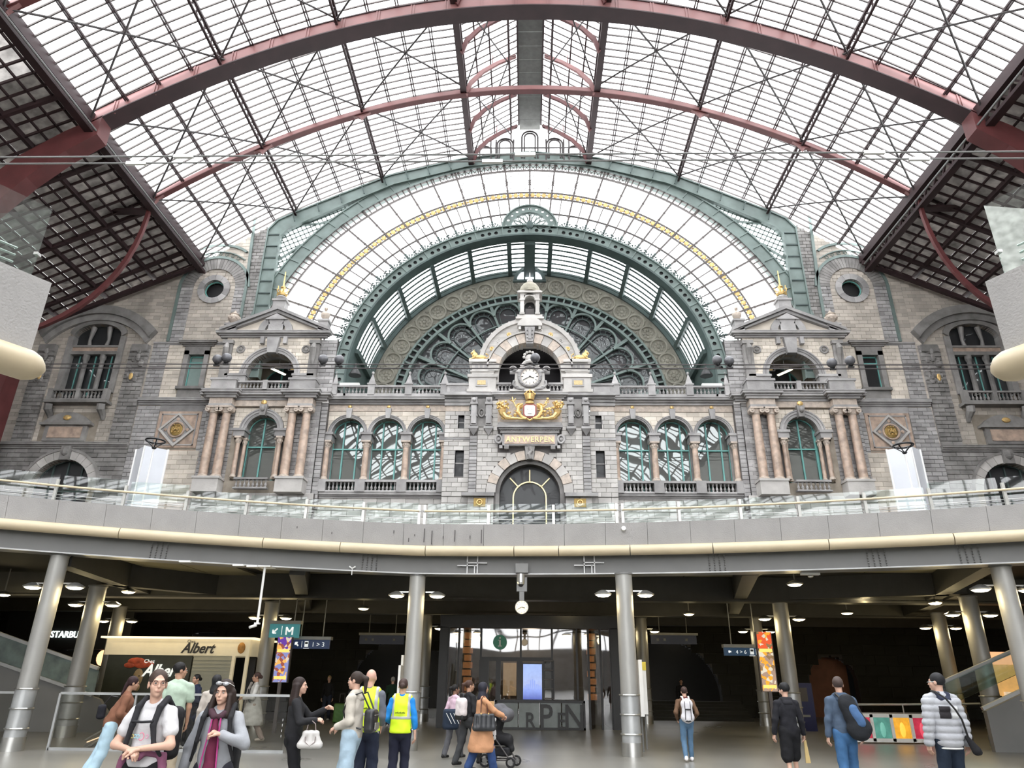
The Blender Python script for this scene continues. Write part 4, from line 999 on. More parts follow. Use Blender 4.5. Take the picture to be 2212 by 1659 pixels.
    b.build('panel_fillet', GREY, ww)
    t = thing('diamond_plaque', 'diamond shaped stone plaque with a gilded monogram on the %s wing' % L, 'plaque', (s*22.98, YF-.06, 16.3))
    b = MB()
    def dia(r): return [(r*1.02, 0), (0, r), (-r*1.02, 0), (0, -r)]
    b.band(dia(1.16), dia(.98), -.16, 0, closed=True); b.build('rim', PALE, t)
    b = MB(); b.prism(dia(1.0), -.06, 0); b.build('field', GREY, t)
    b = MB(); b.tube([(.5*cos(q), -.1, .5*sin(q)) for q in [j*PI/10 for j in range(20)]], .07, 6, closed=True)
    for k in range(4): a = k*PI/2; b.ball((.72*cos(a), -.08, .72*sin(a)), .12, .05, .12, 8, 5)
    b.build('wreath', PINK, t)
    b = MB(); b.ball((0, -.08, 0), .42, .05, .42, 16, 6); b.build('disc', mat('dull_gold', (.35, .24, .08), .5, .6), t) if 'dull_gold' not in MATS else b.build('disc', MATS['dull_gold'], t)
    b = MB()
    for a in (-.22, 0, .22): b.bar((a, -.16, -.22), (a, -.16, .22), .07, .06, (0,1,0))
    b.bar((-.22, -.16, .2), (0, -.16, -.1), .06, .06, (0,1,0)); b.bar((0, -.16, -.1), (.22, -.16, .2), .06, .06, (0,1,0)); b.bar((-.25, -.16, -.05), (.25, -.16, -.05), .06, .06, (0,1,0))
    for a in (-.15, 0, .15): b.ball((a, -.16, .33), .05, .04, .06, 6, 4)
    b.build('monogram', GOLD, t)
    b = MB(); b.box(s*21.0, s*23.9 if s > 0 else s*23.9, YF-.06, YF, 5.4, 14.95); b.build('marble_dado', PINK, ww)
    masonry(ww, s*21.25, s*23.2, 11.5, 14.9, YF-.06, (), ch=.3, bl=.6, m=CREAM, proud=.04, core=False, rs=31, maxn=80, gap=.008)
    # ---------------- outer bay with the big segmental window
    fb = struct('wall_outer_'+L); FX = s*29.8
    def clipf(z, s=s):
        xr = 23.6+(29.0-z)/.495; xr = min(xr, 34.9); return (25.0, xr) if s > 0 else (-xr, -25.0)
    zc, Ro = 19.6, 5.55
    hseg = lambda cx, zs, z0, w_, rise: (lambda z: (cx-w_, cx+w_) if z0 < z <= zs else ((cx-w_*math.sqrt(1-((z-zs)/rise)**2), cx+w_*math.sqrt(1-((z-zs)/rise)**2)) if zs < z < zs+rise else None))
    hbig = hseg(FX, 23.1, 18.2, 1.65, .95)
    wall_core(fb, s*25.8, s*35, 5.4, 29., YF, [hbig, h_arch(FX, 12.4, 1.9, 5.3)], .6, MORTARL, clip=clipf)
    masonry(fb, s*25.8, s*35, 15.3, 28.6, YF, [hseg(FX, 23.1, 18.2, 2.0, 1.3), h_rect(s*28.3, s*32.1, 15.3, 17.4)], ch=.28, bl=.6, m=CREAMD, proud=.02, core=False, clip=clipf, rs=33, gap=.01)
    for a, c in ((25.95, 27.3), (32.4, 33.7)): masonry(fb, s*a, s*c, 15.4, 22.4, YF-.02, (), ch=.28, bl=.7, m=GREYD, proud=.16, core=False, rs=34, maxn=120)
    masonry(fb, s*25.9, s*35, 5.4, 15.0, YF, [h_arch(FX, 12.4, 2.3, 5.3)], ch=.29, bl=.85, m=GREYD, proud=.08, core=False, rs=35)
    voussoirs(fb, FX, 12.4, 1.9, 2.45, YF-.14, YF+.4, 13, PALE)
    b = MB(); b.band(arcpts(FX, 12.4, 2.45, 0, 180, 20), arcpts(FX, 12.4, 2.6, 0, 180, 20), YF-.2, YF+.1); b.build('hood_mould', GREYD, fb)
    b = MB(); b.box(FX-.3, FX+.3, YF-.35, YF, 14.2, 15.1); b.ball((FX, YF-.35, 14.75), .25, .2, .3, 8, 6); b.build('keystone', GREYD, fb)
    sash(FX, YF+.5, 3.8, 8.0, 12.4, True, 'dark arched doorway fanlight at the foot of the %s outer bay' % L, (-.25, 0, .25), 12.3, WINGD, frame=TEALD)
    cornice(fb, s*25.9, s*34.8, YF-.05, 15.0, 15.4, .3, GREYD, ret=False)
    # hood arch
    A = arcpts(FX, 20.0, 5.35, 40, 140, 24); B = arcpts(FX, 20.0, 4.75, 38, 142, 24); B2 = arcpts(FX, 20.0, 4.3, 36, 144, 24)
    b = MB(); b.band(A, B, YF-.45, YF+.1); b.band(B, B2, YF-.25, YF+.1); b.build('hood_arch', GREYD, fb)
    for q in (-1, 1):
        xx = FX+q*3.2; b = MB(); b.box(xx-.55, xx+.55, YF-.3, YF, 21.9, 22.4)
        rr = random.Random(5)
        for k in range(26): b.ball((xx+rr.uniform(-.4, .4), YF-.2+rr.uniform(-.06, .06), 22.0-rr.random()*2.3), rr.uniform(.1, .22), .14, rr.uniform(.1, .24), 6, 4)
        b.build('carved_drop', GREYD, fb)
        b = MB(); b.ball((xx+q*-.1, YF-.34, 20.0), .14, .08, .26, 8, 6); b.build('gilt_drop', GOLD, fb)
    # window
    t = thing('segmental_window', 'large stone mullioned window with reflecting panes in the %s outer bay' % L, 'window')
    b = MB(); P = [(FX+1.65*cos(q), 23.1+.95*sin(q)) for q in [j*PI/12 for j in range(13)]]; b.band([(FX+(x-FX)*1.2, z+.25) for x, z in P], P, YF-.15, YF+.4); b.box(FX-2.0, FX-1.62, YF-.15, YF+.4, 18.9, 23.1); b.box(FX+1.62, FX+2.0, YF-.15, YF+.4, 18.9, 23.1); b.box(FX-1.65, FX+1.65, YF-.05, YF+.3, 21.75, 22.0); b.box(FX-1.65, FX+1.65, YF-.05, YF+.3, 22.3, 22.45); b.build('stone_frame', GREYD, t)
    MB().box(FX-1.65, FX+1.65, YF+.02, YF+.3, 22.0, 22.3).build('marble_transom', PINK, t)
    for q in (-.58, .58):
        b = MB(); b.lathe([(.2, 18.9), (.16, 19.2), (.15, 21.3), (.22, 21.5), (.22, 21.75)], FX+q, YF+.15, 0, 10); b.build('mullion_column', GREYD, t)
        b = MB(); b.tube([(FX+q, YF+.15, 22.4), (FX+q+.08*(1 if q > 0 else -1), YF+.15, 22.9), (FX+q*.95, YF+.15, 23.9)], .12, 6, rs=[.14, .1, .18]); b.build('upper_mullion', GREYD, t)
    for x0_, x1_ in ((-1.65, -.58), (-.58, .58), (.58, 1.65)):
        b = MB(); b.add([(FX+x0_, YF+.35, 18.1), (FX+x1_, YF+.35, 18.1), (FX+x1_, YF+.35, 22), (FX+x0_, YF+.35, 22)], [(0,1,2,3)]); b.build('glass_pane', WINGD, t)
        b = MB(); b.add([(FX+x0_, YF+.35, 22.3), (FX+x1_, YF+.35, 22.3), (FX+x1_, YF+.35, 24.05), (FX+x0_, YF+.35, 24.05)], [(0,1,2,3)]); b.build('glass_pane', WINGD, t)
        b = MB(); b.box(FX+(x0_+x1_)/2-.04, FX+(x0_+x1_)/2+.04, YF+.28, YF+.34, 18.8, 21.8); b.build('window_bar', TEALW, t)
    balustrade(FX-1.95, FX+1.95, YF-.45, 18.2, 18.95, 'small projecting stone balcony under the big window of the %s outer bay' % L, None, [(FX-1.85, .3), (FX, .25), (FX+1.85, .3)], m=GREYD)
    b = MB(); b.box(FX-2.1, FX+2.1, YF-.7, YF, 18.0, 18.2)
    for q in (-1.75, 1.75): b.tube([(FX+q, YF-.6, 17.9), (FX+q, YF-.55, 17.6), (FX+q, YF-.2, 17.3), (FX+q, YF-.05, 17.0)], .22, 8, rs=[.26, .26, .2, .12])
    b.build('balcony_slab', GREYD, fb)
    t = thing('inscription_plaque', 'blank marble plaque under a curved pediment on the %s outer bay' % L, 'plaque')
    QX = s*30.25
    b = MB(); b.prism(arcpts(QX, 15.3, 2.15, 40, 140, 14), YF-.3, YF); b.box(QX-1.7, QX+1.7, YF-.4, YF, 16.55, 16.72); b.build('curved_pediment', GREYD, t)
    b = MB(); b.box(QX-1.4, QX+1.4, YF-.2, YF, 15.5, 16.6); b.build('surround', GREYD, t); MB().box(QX-1.1, QX+1.1, YF-.25, YF-.1, 15.7, 16.45).build('marble_slab', PINK, t)
    b = MB(); b.ball((QX, YF-.33, 17.05), .28, .1, .18, 10, 6); b.build('gilt_shell', GOLD, t)
# ---------------------------------------------------------------- clock tower bay
tw = struct('wall_clock_tower'); YC = 42.2
hd = [h_arch(0, 12.05, 2.1, 5.3)]
masonry(tw, -3.3, 3.3, 12.0, 18.1, YC, [h_arch(0, 12.05, 2.7, 5.3), h_rect(-2, 2, 14.75, 18.1)], ch=.29, bl=.62, m=PALE, rs=41, core=False)
wall_core(tw, -3.8, 3.8, 5.4, 18.2, YC, hd, .9, MORTAR)
masonry(tw, -3.8, 3.8, 5.4, 11.8, YC, [h_arch(0, 12.05, 2.2, 5.3)], ch=.4, bl=.8, m=PALE, rs=42, core=False, maxn=60)
for s in (-1, 1):
    L = SN(s)
    masonry(tw, s*3.8, s*5.45, 5.4, 11.9, YC+.4, (), ch=.4, bl=.8, m=PALE, rs=46, maxn=40)
    masonry(tw, s*3.3, s*3.78, 12.05, 15.7, YC, (), ch=.23, bl=3, m=GREY, proud=.14, rs=43, core=False)
    sl = [h_rect(s*4.2, s*4.6, 16.3, 17.3), h_rect(s*4.15, s*4.7, 13.2, 14.95)]
    masonry(tw, s*3.8, s*5.45, 11.9, 17.5, YC+.35, sl, ch=.3, bl=.62, m=PALE, rs=44, proud=.06)
    b = MB(); b.box(s*3.8, s*5.45, YC+.25, YC+.6, 15.55, 15.7); b.build('string_course', GREY, tw)
    b = MB(); b.box(s*3.9, s*5.4, YC+.28, YC+.5, 17.5, 17.85); b.build('frieze', CAPST, tw)
    for x0, x1, z0, z1, n_ in ((4.2, 4.6, 16.3, 17.3, 'upper'), (4.15, 4.7, 13.2, 14.95, 'lower')):
        t = thing('slit_window', '%s narrow slit window in the %s flank of the clock tower' % (n_, L), 'window')
        MB().box(s*x0, s*x1, YC+.6, YC+.62, z0, z1).build('glass_pane', DOORG, t)
        b = MB(); b.box(s*(x0-.06), s*x0, YC+.3, YC+.6, z0-.06, z1+.06); b.box(s*x1, s*(x1+.06), YC+.3, YC+.6, z0-.06, z1+.06); b.box(s*x0, s*x1, YC+.56, YC+.6, (z0+z1)/2-.05, (z0+z1)/2+.05); b.build('window_frame', GREY, t)
    cornice(tw, s*3.7, s*5.5, YC+.3, 17.85, 18.6, .35, GREY, ret=False)
    MB().box(s*2.1, s*5.5, YC-.3, YC+1.2, 18.4, 18.62).build('ledge', GREY, tw)
    # blank parapet beside the pier
    b = MB(); b.box(s*3.9, s*5.4, YC+.2, YC+.6, 18.62, 19.35); b.box(s*3.9, s*5.45, YC+.12, YC+.65, 19.25, 19.4); b.box(s*4.15, s*5.2, YC+.15, YC+.22, 18.8, 19.15); b.build('parapet', GREY, tw)
    # tall scrolled brackets
    for bx in (3.55, 2.6):
        b = MB(); b.box(s*bx-.19, s*bx+.19, YC-.4, YC, 16.3, 18.2); b.box(s*bx-.24, s*bx+.24, YC-.5, YC, 17.7, 17.85); b.box(s*bx-.24, s*bx+.24, YC-.45, YC, 16.9, 17.0); b.box(s*bx-.15, s*bx+.15, YC-.5, YC, 16.4, 17.6)
        b.box(s*bx-.3, s*bx+.3, YC-.42, YC, 16.1, 16.25); b.add([(s*bx-.28, YC-.4, 16.1), (s*bx+.28, YC-.4, 16.1), (s*bx+.28, YC, 16.1), (s*bx-.28, YC, 16.1), (s*bx, YC-.1, 15.7)], [(1,0,4),(2,1,4),(3,2,4),(0,3,4)]); b.ball((s*bx, YC-.52, 18.0), .14, .1, .14, 8, 5); b.build('bracket', GREY, tw)
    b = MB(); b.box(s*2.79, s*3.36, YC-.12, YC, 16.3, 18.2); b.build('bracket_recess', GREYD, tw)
    b = MB(); b.tube([(s*3.07+.18*cos(q), YC-.2, 17.2+.26*sin(q)) for q in [j*PI/6 for j in range(12)]], .06, 5, closed=True); b.ball((s*3.07, YC-.15, 17.2), .1, .08, .15, 8, 5); b.build('bracket_ornament', GREYD, tw)
    # piers beside the clock arch
    b = MB(); b.box(s*2.2, s*3.95, YC-.25, YC+.8, 18.6, 19.75); b.box(s*2.1, s*4.05, YC-.35, YC+.8, 18.6, 18.8); b.box(s*2.1, s*4.05, YC-.35, YC+.8, 19.65, 19.85); b.build('pier_base', PALE, tw)
    b = MB(); b.box(s*2.75, s*3.5, YC-.32, YC-.2, 19.0, 19.5); b.build('panel_rim', GREY, tw); b = MB(); b.box(s*2.85, s*3.4, YC-.34, YC-.25, 19.1, 19.4); b.build('gilt_panel', mat('gilt_letters_panel_'+L, (.62, .47, .24), .6, .1, var=.25, scale=14), tw)
    b = MB(); b.box(s*2.35, s*3.8, YC-.1, YC+.8, 19.85, 20.8); b.box(s*2.3, s*3.9, YC-.18, YC+.8, 20.1, 20.2); b.box(s*2.2, s*4.0, YC-.3, YC+.8, 20.75, 20.95); b.build('pier', PALE, tw)
    for i_ in range(4): 
        b = MB(); b.box(s*(2.5+i_*.3), s*(2.68+i_*.3), YC-.16, YC-.1, 20.35, 20.65); b.build('triglyph', GREY, tw)
    # gilded lion
    t = thing('gilded_lion', 'gilded crouching lion on the %s pier beside the clock arch' % L, 'statue', (s*3.35, YC-.05, 20.95), 0 if s < 0 else PI)
    b = MB(); b.ball((.05, 0, .2), .42, .17, .18, 12, 8); b.ball((-.28, 0, .34), .2, .17, .24, 10, 8); b.ball((-.38, 0, .55), .14, .13, .15, 10, 8); b.ball((-.5, 0, .5), .08, .08, .07, 8, 6)
    for q in (-.1, .1): b.tube([(-.3, q, .2), (-.48, q, .08), (-.62, q, .05)], .06, 6); b.tube([(.25, q, .15), (.3, q*1.3, .05), (.12, q*1.4, .04)], .07, 6); b.ball((-.34, q, .68), .04, .03, .05, 6, 4)
    b.tube([(.42, 0, .15), (.6, 0, .2), (.62, 0, .38), (.5, 0, .45)], .03, 5); b.ball((.48, 0, .46), .06, .05, .06, 6, 4)
    smooth_by(b.build('body', GOLD, t), 60)
    balustrade(s*1.2, s*2.15, YC-.1, 18.62, 19.28, 'tiny dark shadowed balustrade on the %s of the clock' % L, None, [], step=.235)
    # gilt eye medallions by the entrance
    t = thing('gilt_medallion', 'small gilded ring medallion low on the wall to the %s of the entrance arch' % L, 'medallion', (s*3.05, YC-.12, 11.45))
    b = MB(); b.tube([(.16*cos(q), 0, .16*sin(q)) for q in [j*PI/8 for j in range(16)]], .05, 6, closed=True); b.ball((0, 0, 0), .07, .05, .07, 8, 5); b.build('ring', GOLD, t)
    b = MB(); b.box(-.36, .36, .03, .1, -.26, .26); b.build('plate', MATS['dull_gold'], t)
    MB().box(s*2.15, s*4.15, YC-.35, YC+.1, 11.8, 12.02).build('ledge', GREY, tw)
# entrance arch
voussoirs(tw, 0, 12.05, 2.1, 2.68, YC-.14, YC+.2, 13, PALE, alt=CAPST)
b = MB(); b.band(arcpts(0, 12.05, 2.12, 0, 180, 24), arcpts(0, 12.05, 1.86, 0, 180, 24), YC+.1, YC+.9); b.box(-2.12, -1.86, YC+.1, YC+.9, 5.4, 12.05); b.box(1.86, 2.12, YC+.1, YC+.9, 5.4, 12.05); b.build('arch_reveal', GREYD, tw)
b = MB(); b.prism([(-.18, 14.1), (.18, 14.1), (.32, 14.95), (-.32, 14.95)], YC-.35, YC+.1); b.tube([(0, YC-.4, 14.85), (.1, YC-.42, 14.6), (-.05, YC-.42, 14.4), (.02, YC-.35, 14.15)], .12, 8); b.build('keystone', GREYD, tw)
t = thing('entrance_window', 'dark glass entrance arch with gold ring and spoke bars under the station name', 'window', (0, YC+.75, 12.05))
for a0 in (0, 45, 90, 135):
    b = MB(); b.add([(0, 0, 0)]+[(x, 0, z) for x, z in arcpts(0, 0, 1.86, a0, a0+45, 8)], [tuple(range(10))]); b.build('glass_pane', DOORG, t)
b = MB(); b.add([(-1.86, 0, -6.6), (1.86, 0, -6.6), (1.86, 0, 0), (-1.86, 0, 0)], [(0,1,2,3)]); b.build('glass_pane', DOORG, t)
b = MB(); b.chain([(x, -.06, z) for x, z in [(-1.02, -6)]+arcpts(0, -.15, 1.02, 180, 0, 20)+[(1.02, -6)]], .08, .08, (0,1,0))
for a in (45, 90, 135): q = math.radians(a); b.bar((1.02*cos(q), -.06, -.15+1.02*sin(q)), (1.75*cos(q), -.06, -.15+1.8*sin(q)), .07, .07, (0,1,0)); b.ball((1.02*cos(q), -.06, -.15+1.02*sin(q)), .08, .06, .08, 6, 4)
b.build('gold_bars', mat('brass_bar', (.75, .62, .36), .4, .5), t)
# station name plate
t = thing('name_plaque', 'marble plaque with the gilded station name under a dentilled cornice', 'sign', (0, YC-.3, 15.35))
b = MB(); b.box(-1.72, 1.72, -.1, .3, -.38, .42); b.build('surround', GREY, t)
MB().box(-1.58, 1.58, -.14, -.05, -.28, .3).build('marble_field', PINK, t)
b = MB(); b.box(-1.95, 1.95, -.3, .3, .62, .72); b.box(-2.05, 2.05, -.4, .3, .72, .88); b.box(-1.85, 1.85, -.2, .3, .42, .62); b.build('cornice', GREY, t)
b = MB()
for i in range(36): x = -1.82+i*.104; b.box(x-.03, x+.03, -.26, -.15, .54, .62)
b.build('dentils', GREYD, t)
for s in (-1, 1):
    b = MB(); b.tube([(s*1.95+.2*cos(q), -.05, .05+.25*sin(q)) for q in [j*PI/6 for j in range(12)]], .08, 6, closed=True); b.ball((s*1.95, -.05, .05), .1, .08, .12, 8, 5); b.box(s*1.7, s*1.9, -.1, .2, -.55, -.35); b.build('scroll_ear', GREY, t)
    b = MB(); b.box(s*1.45-.14, s*1.45+.14, -.1, .3, -.6, -.38); b.build('corbel', GREYD, t)
text_obj('lettering', 'ANTWERPEN', .5, mat('gilt_letter', (.95, .72, .32), .4, .2, var=0), t, (0, -.16, -.17), depth=.015, offset=.004, sx=.93, xspace=1.12)
# gilded coat of arms
t = thing('coat_of_arms', 'gilded coat of arms with crown, scrolls and horns of plenty above the station name', 'crest', (0, YC-.45, 17.2))
b = MB(); b.prism([(-.42, .35), (-.3, .45), (.3, .45), (.42, .35), (.42, -.25), (.3, -.45), (-.3, -.45), (-.42, -.25)], -.12, 0); b.build('shield_rim', mat('crest_red', (.32, .07, .05), .5), t)
b = MB(); b.prism([(-.34, .3), (-.25, .38), (.25, .38), (.34, .3), (.34, -.2), (.25, -.36), (-.25, -.36), (-.34, -.2)], -.16, -.1); b.box(-.12, .12, -.2, -.16, -.2, .1); b.box(-.15, -.08, -.2, -.16, .1, .18); b.box(.08, .15, -.2, -.16, .1, .18); b.box(-.035, .035, -.2, -.16, .1, .22); b.build('shield', mat('crest_white', (.72, .7, .66), .5, var=.1), t)
b = MB(); b.lathe([(.26, .78), (.3, .95), (.34, 1.15), (.3, 1.17), (.24, 1.0), (.2, .8)], 0, 0, 0, 14)
for k in range(8): a = k*PI/4; b.ball((.33*cos(a), .33*sin(a), 1.2), .06, .06, .07, 6, 4); b.tube([(.32*cos(a), .32*sin(a), 1.15), (.25*cos(a), .25*sin(a), 1.33), (0, 0, 1.4)], .03, 4)
b.ball((0, 0, 1.45), .07, .07, .08, 6, 5); b.build('crown', GOLD, t)
b = MB(); b.ball((0, -.05, .58), .3, .12, .1, 10, 6); b.ball((0, -.05, .7), .18, .1, .08, 10, 6)
for s in (-1, 1):
    scroll(b, s*.62, .3, .22, 0, 5, -.08, s, .08); b.tube([(s*.45, -.05, .5), (s*.72, -.1, .3), (s*.75, -.1, -.05), (s*.55, -.08, -.35), (s*.2, -.1, -.5)], .1, 8, rs=[.07, .11, .12, .1, .06])
    b.tube([(s*.2, -.1, -.5), (s*.6, -.15, -.55), (s*1.0, -.1, -.48)], .07, 6)
b.tube([(-.15, -.15, -.55), (0, -.2, -.68), (.15, -.15, -.55)], .07, 6); b.build('scrollwork', GOLD, t)
for s in (-1, 1):
    b = MB(); b.tube([(s*.6, -.1, -.5), (s*1.1, -.15, -.52), (s*1.5, -.15, -.45), (s*1.72, -.15, -.2), (s*1.75, -.15, .05)], .1, 8, rs=[.06, .1, .16, .2, .26]); b.build('horn_of_plenty', GOLD, t)
    b = MB(); rr = random.Random(9+s)
    for k in range(16): b.ball((s*(1.75+rr.uniform(-.3, .3)), -.15+rr.uniform(-.1, .1), .3+rr.uniform(-.2, .3)), .09, .09, .09, 6, 4)
    for k in range(8): a = rr.uniform(.3, 2.6); b.tube([(s*1.75, -.1, .15), (s*1.75+.5*cos(a), -.15, .2+.5*sin(a))], .035, 4)
    b.build('fruit', GOLD, t)
b = MB(); rr = random.Random(3)
for k in range(60):
    x = rr.uniform(.55, 1.75)*rr.choice((-1, 1)); b.ball((x, -.08+rr.uniform(-.06, .04), rr.uniform(-.5, -.05+.25*abs(x))), rr.uniform(.05, .13), .07, rr.uniform(.04, .09), 6, 4)
b.build('gilt_foliage', GOLD, t)
b = MB(); b.tube([(-.55, -.05, -.3), (-1.05, -.1, .65)], .04, 5); b.tube([(-1.28, -.1, .75), (-1.02, -.1, .62), (-.88, -.1, .85)], .04, 5); b.tube([(-1.05, -.1, .65), (-1.12, -.1, .95)], .04, 5); b.build('trident', GOLD, t)
b = MB(); b.tube([(.5, -.05, -.3), (1.12, -.1, .75)], .04, 5); b.ball((1.14, -.1, .82), .1, .08, .1, 8, 6)
for k in range(2): b.tube([(.75+.4*j/6+.12*sin(j*1.5+k*PI), -.12, .1+.6*j/6) for j in range(7)], .03, 5)
b.build('winged_staff', GOLD, t)
b = MB(); b.box(-2.0, 2.0, YC-.2, YC, 16.25, 16.6); b.box(-1.55, 1.55, YC-.3, YC, 16.3, 16.55); b.build('crest_shelf', GREY, tw)
MB().box(-2.05, 2.05, YC-.06, YC, 16.6, 18.2).build('crest_field', CAPST, tw)
cornice(tw, -2.1, 2.1, YC, 18.2, 18.6, .35, GREY)
# clock arch above
hk = [h_arch(0, 20.15, 2.05, 18.6)]
wall_core(tw, -3.3, 3.3, 18.6, 24.1, YC+.05, hk+[lambda z: None], .7, PALE, clip=lambda z: (-3.3, 3.3) if z < 20.7 else ((-math.sqrt(max(0, 3.3**2-(z-20.7)**2)), math.sqrt(max(0, 3.3**2-(z-20.7)**2))) if z < 24. else (0, 0)), name='arch_spandrel')
b = MB(); b.band(arcpts(0, 20.7, 3.1, 0, 180, 30), arcpts(0, 20.7, 3.38, 0, 180, 30), YC-.12, YC+.8); b.band(arcpts(0, 20.15, 2.75, 8, 172, 30), arcpts(0, 20.15, 2.86, 8, 172, 30), YC-.3, YC+.1); b.build('arch_coping', PALE, tw)
for k in range(21): 
    a = math.radians(9+8.1*k); b = MB(); b.ball((3.4*cos(a), YC+.1, 20.7+3.4*sin(a)), .1, .2, .08, 6, 4); b.build('crocket', PALE, tw)
voussoirs(tw, 0, 20.15, 2.05, 2.72, YC-.18, YC+.5, 13, PALE, alt=CAPST)
for a, g_ in ((62, 1), (118, 1), (32, 1), (148, 1), (76, 0), (104, 0), (46, 0), (134, 0)):
    q = math.radians(a); b = MB(); b.tube([(2.95*cos(q)+.12*cos(j*PI/4), YC-.25, 20.15+2.95*sin(q)+.12*sin(j*PI/4)) for j in range(8)], .05, 5, closed=True); b.ball((2.95*cos(q), YC-.25, 20.15+2.95*sin(q)), .06, .06, .06, 6, 4); b.build('gilt_eyelet' if g_ else 'stone_knob', GOLD if g_ else PALE, tw)
b = MB(); b.prism([(-.22, 22.0), (.22, 22.0), (.34, 23.25), (-.34, 23.25)], YC-.45, YC+.1); b.tube([(0, YC-.5, 23.1), (0, YC-.55, 22.7), (0, YC-.48, 22.3)], .13, 8, rs=[.16, .1, .14])
for k in range(4): b.box(-.2, .2, YC-.55, YC-.4, 22.15+k*.26, 22.25+k*.26)
b.build('keystone', GREY, tw)
b = MB(); b.box(-.82, .82, YC-.5, YC+.2, 23.3, 23.48); b.prism(arcpts(0, 23.48, .78, 0, 180, 12, .5), YC-.45, YC+.2); b.box(-.75, -.58, YC-.45, YC, 23.05, 23.3); b.box(.58, .75, YC-.45, YC, 23.05, 23.3); b.build('small_pediment', PALE, tw)
# dark loggia behind the clock
b = MB(); b.box(-2.4, 2.4, YC+3, YC+3.1, 18.6, 22.4); b.box(-2.4, -2.2, YC+.7, YC+3, 18.6, 22.4); b.box(2.2, 2.4, YC+.7, YC+3, 18.6, 22.4); b.box(-2.4, 2.4, YC+.7, YC+3, 22.3, 22.4); b.build('loggia_lining', mat('dark_lining', (.035, .033, .036), .9), tw)  # lining in one near-black tone
# belfry lantern
t = thing('belfry_turret', 'small domed stone turret with open arches on top of the clock arch', 'turret', (0, YC+.2, 23.95))
b = MB(); b.box(-.95, .95, -.5, .6, 0, .14); b.box(-.85, .85, -.45, .6, .14, .32); b.build('plinth', PALE, t)
b = MB()
for x, y in ((-.52, -.35), (.52, -.35), (-.52, .45), (.52, .45)): b.box(x-.13, x+.13, y-.13, y+.13, .32, 1.95); b.box(x-.18, x+.18, y-.18, y+.18, 1.4, 1.5); b.box(x-.17, x+.17, y-.17, y+.17, .32, .45)
b.band(arcpts(0, 1.42, .36, 0, 180, 12), arcpts(0, 1.42, .55, 0, 180, 12), -.45, -.2); b.band(arcpts(0, 1.42, .36, 0, 180, 12), arcpts(0, 1.42, .55, 0, 180, 12), .4, .6)
b.band([(-.66, 1.95), (-.66, 1.5), (-.45, 1.42)], [(-.6, 1.98), (-.5, 1.9), (-.3, 1.8)], -.45, -.2); b.box(-.66, .66, -.45, .6, 1.85, 1.95); b.build('arcade', PALE, t)
b = MB(); b.box(-.3, .3, -.2, .2, .32, .9); b.lathe([(.05, .9), (.2, 1.0), (.03, 1.2)], 0, 0, 0, 8); b.build('bell', IRON, t)
b = MB(); b.box(-.36, .36, .5, .55, .32, 1.75); b.build('dark_backing', BLACK, t)
b = MB(); b.box(-.85, .85, -.62, .75, 1.95, 2.05); b.box(-.78, .78, -.55, .7, 2.05, 2.15); b.build('turret_cornice', PALE, t)
b = MB(); b.lathe([(.72, 2.15), (.74, 2.3), (.66, 2.62), (.48, 2.88), (.2, 3.0), (.1, 3.05)], 0, .05, 0, 18); b.build('dome', mat('dome_stone', (.36, .34, .27), .8, var=.2), t)
b = MB(); b.lathe([(.1, 3.02), (.2, 3.15), (.2, 3.28), (.06, 3.4), (.03, 3.9)], 0, .05, 0, 8); b.build('spire', PALE, t)
# clock
t = thing('station_clock', 'round white station clock in a scrolled stone frame under the arch', 'clock', (0, YC-.35, 19.65))
b = MB(); b.prism([(-1.15, -.95), (1.15, -.95), (1.0, -.6), (.95, .35), (.6, .75), (-.6, .75), (-.95, .35), (-1.0, -.6)], .05, .4); b.box(-1.3, 1.3, -.1, .4, -1.05, -.9); b.build('frame', PALE, t)
b = MB(); b.tube([(.68*cos(q), -.02, .68*sin(q)) for q in [j*PI/14 for j in range(28)]], .12, 8, closed=True)
for k in range(16): q = k*PI/8; b.ball((.7*cos(q), -.13, .7*sin(q)), .05, .05, .05, 6, 4)
b.build('wreath', GREY, t)
for s in (-1, 1):
    b = MB(); scroll(b, s*1.05, .5, .24, 0, 5.5, -.02, s, .08); b.box(s*.75, s*1.3, .0, .3, .3, .42); b.tube([(s*1.0, -.02, -.3), (s*1.08, -.05, -.55), (s*.8, -.08, -.85), (s*.35, -.1, -.92)], .1, 6); b.ball((s*.85, -.1, -.75), .12, .1, .1, 8, 5); b.build('scroll', GREY, t)
b = MB(); b.ball((0, .1, 1.35), .32, .15, .3, 12, 8)
for k in range(7): q = PI*k/6; b.ball((.38*cos(q), 0, 1.4+.38*sin(q)), .1, .08, .1, 8, 5)
b.tube([(-.55, .1, .75), (-.3, .05, 1.05), (0, 0, 1.12), (.3, .05, 1.05), (.55, .1, .75)], .12, 6); b.build('shell_crest', PALE, t)
b = MB(); b.tube([(0, -.02, 0), (0, .05, 0)], .57, 32); b.build('dial', mat('clock_dial', (.78, .75, .68), .5, var=.03), t)
b = MB()
for k in range(12):
    a = k*PI/6; L_ = .1 if k % 3 else .13; b.bar((.42*sin(a), -.04, .42*cos(a)), ((.42+L_)*sin(a), -.04, (.42+L_)*cos(a)), .035, .02, (0,1,0))
b.build('hour_marks', BLACK, t)
b = MB(); b.bar((0, -.06, 0), (.3*sin(math.radians(112)), -.06, .3*cos(math.radians(112))), .05, .02, (0,1,0)); b.build('hour_hand', BLACK, t)
b = MB(); b.bar((.05, -.07, .02), (.45*sin(math.radians(240)), -.07, .45*cos(math.radians(240))), .035, .02, (0,1,0)); b.ball((0, -.07, 0), .05, .03, .05, 8, 5); b.build('minute_hand', BLACK, t)
